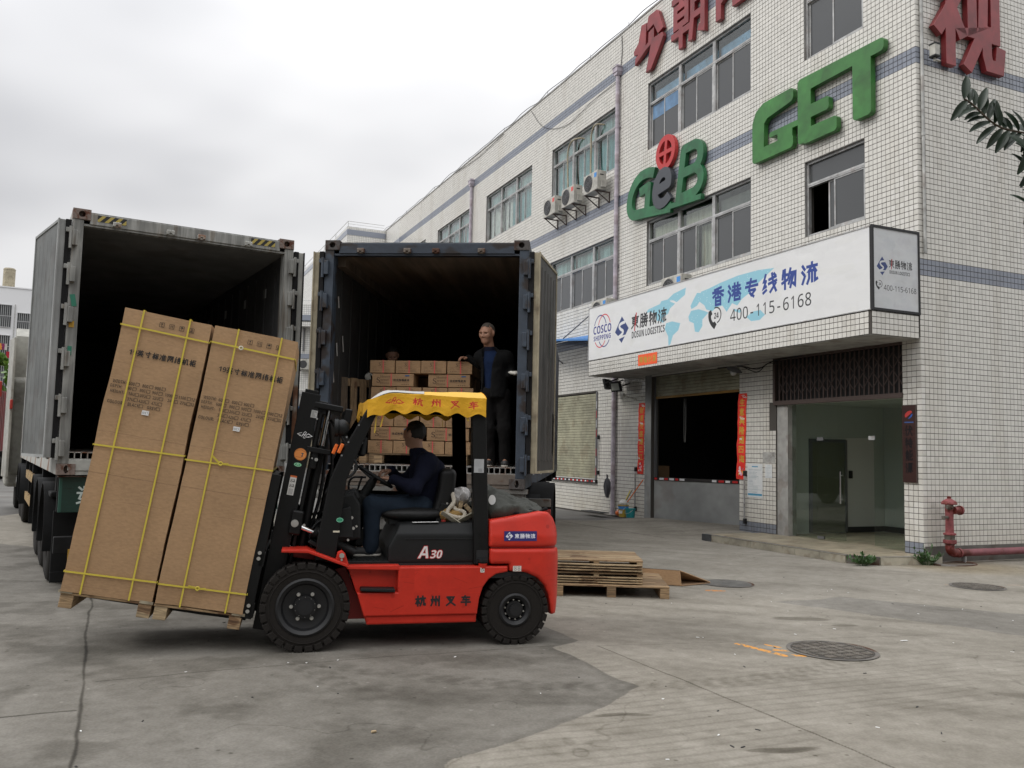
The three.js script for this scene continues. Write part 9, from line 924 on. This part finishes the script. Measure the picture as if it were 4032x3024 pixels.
// ---------------------------------------------------------------- beyond the trucks
{
  // bay at the far end of the warehouse
  part('stair_bay', [span(-47, -33, -0.2, 13.05, 0.02, 2.05)], M.tileTex, bld); part('bay_band', [span(-47, -32.985, 12.62, 12.9, 0.03, 2.065)], M.tileBlue, bld); part('roof_rail', [...[-33.05, -36, -39, -42, -45].map((x) => bar([x, 13.05, 2.0], [x, 13.35, 2.0], 0.02, 6)), bar([-33.05, 13.34, 2.0], [-47, 13.34, 2.0], 0.018, 6), bar([-33.05, 13.34, 2.0], [-33.05, 13.34, 0.1], 0.018, 6), bar([-33.05, 13.2, 2.0], [-33.05, 13.2, 0.1], 0.012, 6)], M.steel, bld);
  // low tiled block seen between the containers
  const a = thing('tiled_block', 'low white tiled block with grey bands seen between the two containers', 'building', [-9.6, 0, -37.6]); part('wall', [span(-4, 3.2, -0.2, 8.0, -6, 0), span(-4, 3.2, 6.95, 7.15, 0.001, 0.5)], M.tileTex, a); part('grey_band', [span(-4.01, 3.21, 7.2, 7.45, 0.002, 0.52), span(-4.01, 3.21, 5.57, 5.78, 0.002, 0.06)], M.tileBlue, a); part('roof_rail', [bar([-4, 8.2, -0.05], [3.2, 8.2, -0.05], 0.02, 6), ...[-4, -2, 0, 2, 3.1].map((x) => bar([x, 8, -0.05], [x, 8.2, -0.05], 0.015, 6))], M.steel, a); for (const x of [-3.2, -1.4, 1.0, 2.4]) { const w = new THREE.Group(); w.name = 'window'; a.add(w); part('pane', span(x, x + 1.2, 3.2, 5.0, 0.002, 0.02), M.film, w); part('frame', [span(x - 0.05, x + 1.25, 3.12, 3.2, 0.002, 0.05), span(x - 0.05, x + 1.25, 5.0, 5.08, 0.002, 0.05), span(x + 0.57, x + 0.63, 3.2, 5.0, 0.021, 0.05)], M.alu, w); } part('pipe', cyl(0.04, 0.04, 1.1, 0.32, 6.45, 0.06, 'y', 8), M.aluDark, a);
  const ac = thing('air_conditioner', 'outdoor air conditioner on the low tiled block between the containers', 'air conditioner', [-9.5, 5.0, -37.55]); part('casing', rbox(0.62, 0.46, 0.3, 0.02, 0.4, 0.28, 0.2), M.acWhite, ac); part('fan_grille', cyl(0.17, 0.17, 0.02, 0.32, 0.28, 0.355, 'z', 20), M.acDark, ac); part('bracket', [beam([0.15, 0.03, 0], [0.15, 0.03, 0.34], 0.03, 0.03), beam([0.65, 0.03, 0], [0.65, 0.03, 0.34], 0.03, 0.03)], M.dark, ac);
  const h = thing('yard_fence', 'pale sheet fence low in the gap between the containers', 'fence', [-8.4, 0, -28.5]); for (let k = 0; k < 8; k++) part('panel', span(-1.6 + k * 0.42, -1.19 + k * 0.42, 0, 3.55, -0.03 - (k % 2) * 0.03, 0 - (k % 2) * 0.03), M.plaster, h); part('rail', [span(-1.6, 1.76, 3.4, 3.46, 0.002, 0.05)], M.alu, h); const bc = thing('blue_crate', 'blue slatted plastic crate stack low in the gap between the containers', 'crate', [-7.1, 0, -28.2]); for (let k = 0; k < 6; k++) part('slat', span(0, 0.5, 2.3 + k * 0.12, 2.38 + k * 0.12, 0, 0.04), M.blueSheet, bc); part('frame', [span(-0.02, 0.03, 0, 3.0, -0.05, 0.05), span(0.47, 0.52, 0, 3.0, -0.05, 0.05)], M.blueSheet, bc);
  // apartment house far left
  const b = thing('apartment_house', 'far white apartment house with caged windows behind the lorries', 'building', [-65.3, 0, -107], 0.5), wins = []; const wl = [[-4.5, -2.9], [-0.1, 1.48], [2.15, 3.7], [4.7, 6.2], [8.5, 10]]; for (let f = 0; f < 5; f++) for (const [x0, x1] of wl) wins.push([x0, x1, 16.1 - f * 3.9 + (x0 === 2.15 ? -0.2 : 0), 19.0 - f * 3.9 - (x0 === 2.15 ? 0.9 : 0)]);
  part('wall', (() => { const g = new THREE.ExtrudeGeometry(poly([[-22, -0.2], [14, -0.2], [14, 21.2], [-22, 21.2]], wins.filter((w) => w[2] > 0.3).map((w) => rect(w))), { depth: 0.3, bevelEnabled: false }); g.translate(0, 0, -0.3); return [g, span(-22, 14, -0.2, 21.2, -12, -0.9)]; })(), M.wallWhite, b); part('coping', span(-22.1, 14.1, 21.201, 21.35, -12, 0.1), M.wallWhite, b); part('pipe', [cyl(0.06, 0.06, 19, 1.85, 9.6, 0.08, 'y', 6), cyl(0.06, 0.06, 19, 4.4, 9.6, 0.08, 'y', 6)], M.whitePipe, b);
  for (const [x0, x1, y0, y1] of wins) { if (y0 < 0.3) continue; const w = new THREE.Group(); w.name = 'window'; b.add(w); part('pane', span(x0, x1, y0, y1, -0.25, -0.22), M.film, w); const g = [span(x0, x1, y0 - 0.02, y0 + 0.05, -0.1, 0.16), span(x0, x1, y1 - 0.05, y1, -0.1, 0.16), span(x0, x1, (y0 + y1) / 2 - 0.03, (y0 + y1) / 2 + 0.03, 0.1, 0.14)]; for (let k = 0; k <= 7; k++) { const x = lerp(x0, x1, k / 7); g.push(span(x - 0.022, x + 0.022, y0, y1, 0.11, 0.145)); } part('window_cage', g, M.steel, w); }
  const lau = []; ['#8a1f35', '#c98a3a', '#7a2d55', '#b8b2aa', '#a02030'].forEach((c, i) => { const o = solo('washing', dent(tidy(new THREE.BoxGeometry(0.36, 0.8, 0.05, 3, 4, 1)), 0.08, i), mat(...new THREE.Color(c).toArray(), 0.9), ['dark red', 'orange', 'purple', 'pale', 'bright red'][i] + ' garment hung to dry in a caged window of the far apartment house', 'washing'); seat(o, frame([-65.3, 0, -107], 0.5), [0.2 + i * 0.3, 13.6 - (i === 4 ? 1 : 0), 0.2]); });
  const wt = solo('water_tank', [cyl(0.7, 0.7, 2.6, 0, 1.3, 0, 'y', 20), cyl(0.74, 0.6, 0.2, 0, 2.7, 0, 'y', 20)], M.gasketCream, 'round rooftop water tank on the far apartment house', 'water tank'); wt.position.set(-65.4, 21.2, -109);
  // red container lorry at the left edge
  const r = thing('red_container_lorry', 'maroon container on a trailer parked at the left edge beyond the cream container', 'lorry', [-22.3, 0, -34.5], 0.32); part('container_shell', [span(-1.2, 1.2, 1.2, 3.75, -12, -0.05), corrugated(1.2, 1.25, 3.7, -11.9, -0.1, 0.03, 0.28, 1)], M.redBox, r); part('door', [span(-1.12, -0.02, 1.3, 3.65, -0.049, 0), span(0.02, 1.12, 1.3, 3.65, -0.049, 0)], mat(0.16, 0.15, 0.15, 0.6, { map: scaled(T.streak, 0.5) }), r); part('door_bar', [-0.8, -0.3, 0.3, 0.8].map((x) => cyl(0.025, 0.025, 2.4, x, 2.47, 0.03, 'y', 8)), M.steel, r); part('corner_post', [span(-1.24, -1.13, 1.2, 3.78, -0.1, 0.01), span(1.13, 1.24, 1.2, 3.78, -0.1, 0.01), span(-1.13, 1.13, 3.66, 3.78, -0.1, 0.01), span(-1.13, 1.13, 1.18, 1.29, -0.1, 0.01)], M.redBox, r); part('chassis', [span(-0.5, 0.5, 0.8, 1.18, -12, -0.2), span(-1.2, 1.2, 0.7, 0.82, -0.3, -0.1)], M.chassis, r); for (const z of [-1.4, -2.7, -4.0]) axle(r, z, 1.1, true);
  // young tree beyond the lorry
  const tr = thing('leafy_tree', 'bright green young tree before the far white apartment house', 'tree', [-24.4, 0, -41.5]); part('trunk', [tube([[0, 0, 0], [0.1, 1.5, 0], [0, 3, 0.1], [0.2, 4.6, 0]], 0.09, 8, 20), tube([[0, 2.6, 0], [-0.9, 3.9, 0.2], [-1.4, 4.9, 0.2]], 0.04, 6, 14), tube([[0.05, 2.9, 0], [1.0, 4.2, -0.2], [1.5, 5.0, 0]], 0.04, 6, 14)], M.bark, tr);
  const lg = new THREE.PlaneGeometry(0.24, 0.34, 1, 2), n = 1500, im = new THREE.InstancedMesh(lg, M.leafBright, n), mm = new THREE.Matrix4(), col = new THREE.Color(); im.name = 'crown'; im.userData.kind = 'stuff'; const clumps = [...Array(26)].map(() => { const a = rr(0, 6.28), q = Math.sqrt(rnd()); return [Math.cos(a) * q * 2.0, 4.0 + rr(-1.3, 2.1) * (1 - q * 0.4), Math.sin(a) * q * 1.6, rr(0.3, 0.65)]; }); for (let i = 0; i < n; i++) { const c = clumps[(rnd() * clumps.length) | 0], v = V(rr(-1, 1), rr(-1, 1), rr(-1, 1)).normalize().multiplyScalar(c[3] * Math.cbrt(rnd())); mm.makeRotationFromEuler(new THREE.Euler(rr(0, 6.28), rr(0, 6.28), rr(0, 6.28))); mm.scale(V(1, 1, 1).multiplyScalar(rr(0.6, 1.15))); mm.setPosition(c[0] + v.x, c[1] + v.y, c[2] + v.z); im.setMatrixAt(i, mm); const k = rr(0.7, 1.25); im.setColorAt(i, col.setRGB(k, k, k * rr(0.7, 1))); } dress(im); tr.add(im);
  // unseen building added behind the camera to cut skylight on the end wall
  const op = thing('added_shade_building', 'added plain grey building behind the viewer, there to shade the end wall and yard', 'building', [6, 0, 15], 0); part('wall', span(-24, 30, -0.2, 12, 0, 10), M.plasterDim, op); part('roof', span(-24.3, 30.3, 12.001, 12.3, -0.3, 10), M.plasterDim, op); for (let f = 0; f < 3; f++) for (let k = 0; k < 12; k++) part('window', span(-22 + k * 4.3, -19.2 + k * 4.3, 1.4 + f * 3.7, 3.0 + f * 3.7, -0.03, -0.002), M.film, op);
  const wallB = solo('boundary_wall', [span(-60, -30, 0, 3.2, -60, -59.7)], M.wallWhite, 'low pale boundary wall far behind the parked lorries', 'wall');
}
renderer.render(scene, camera);
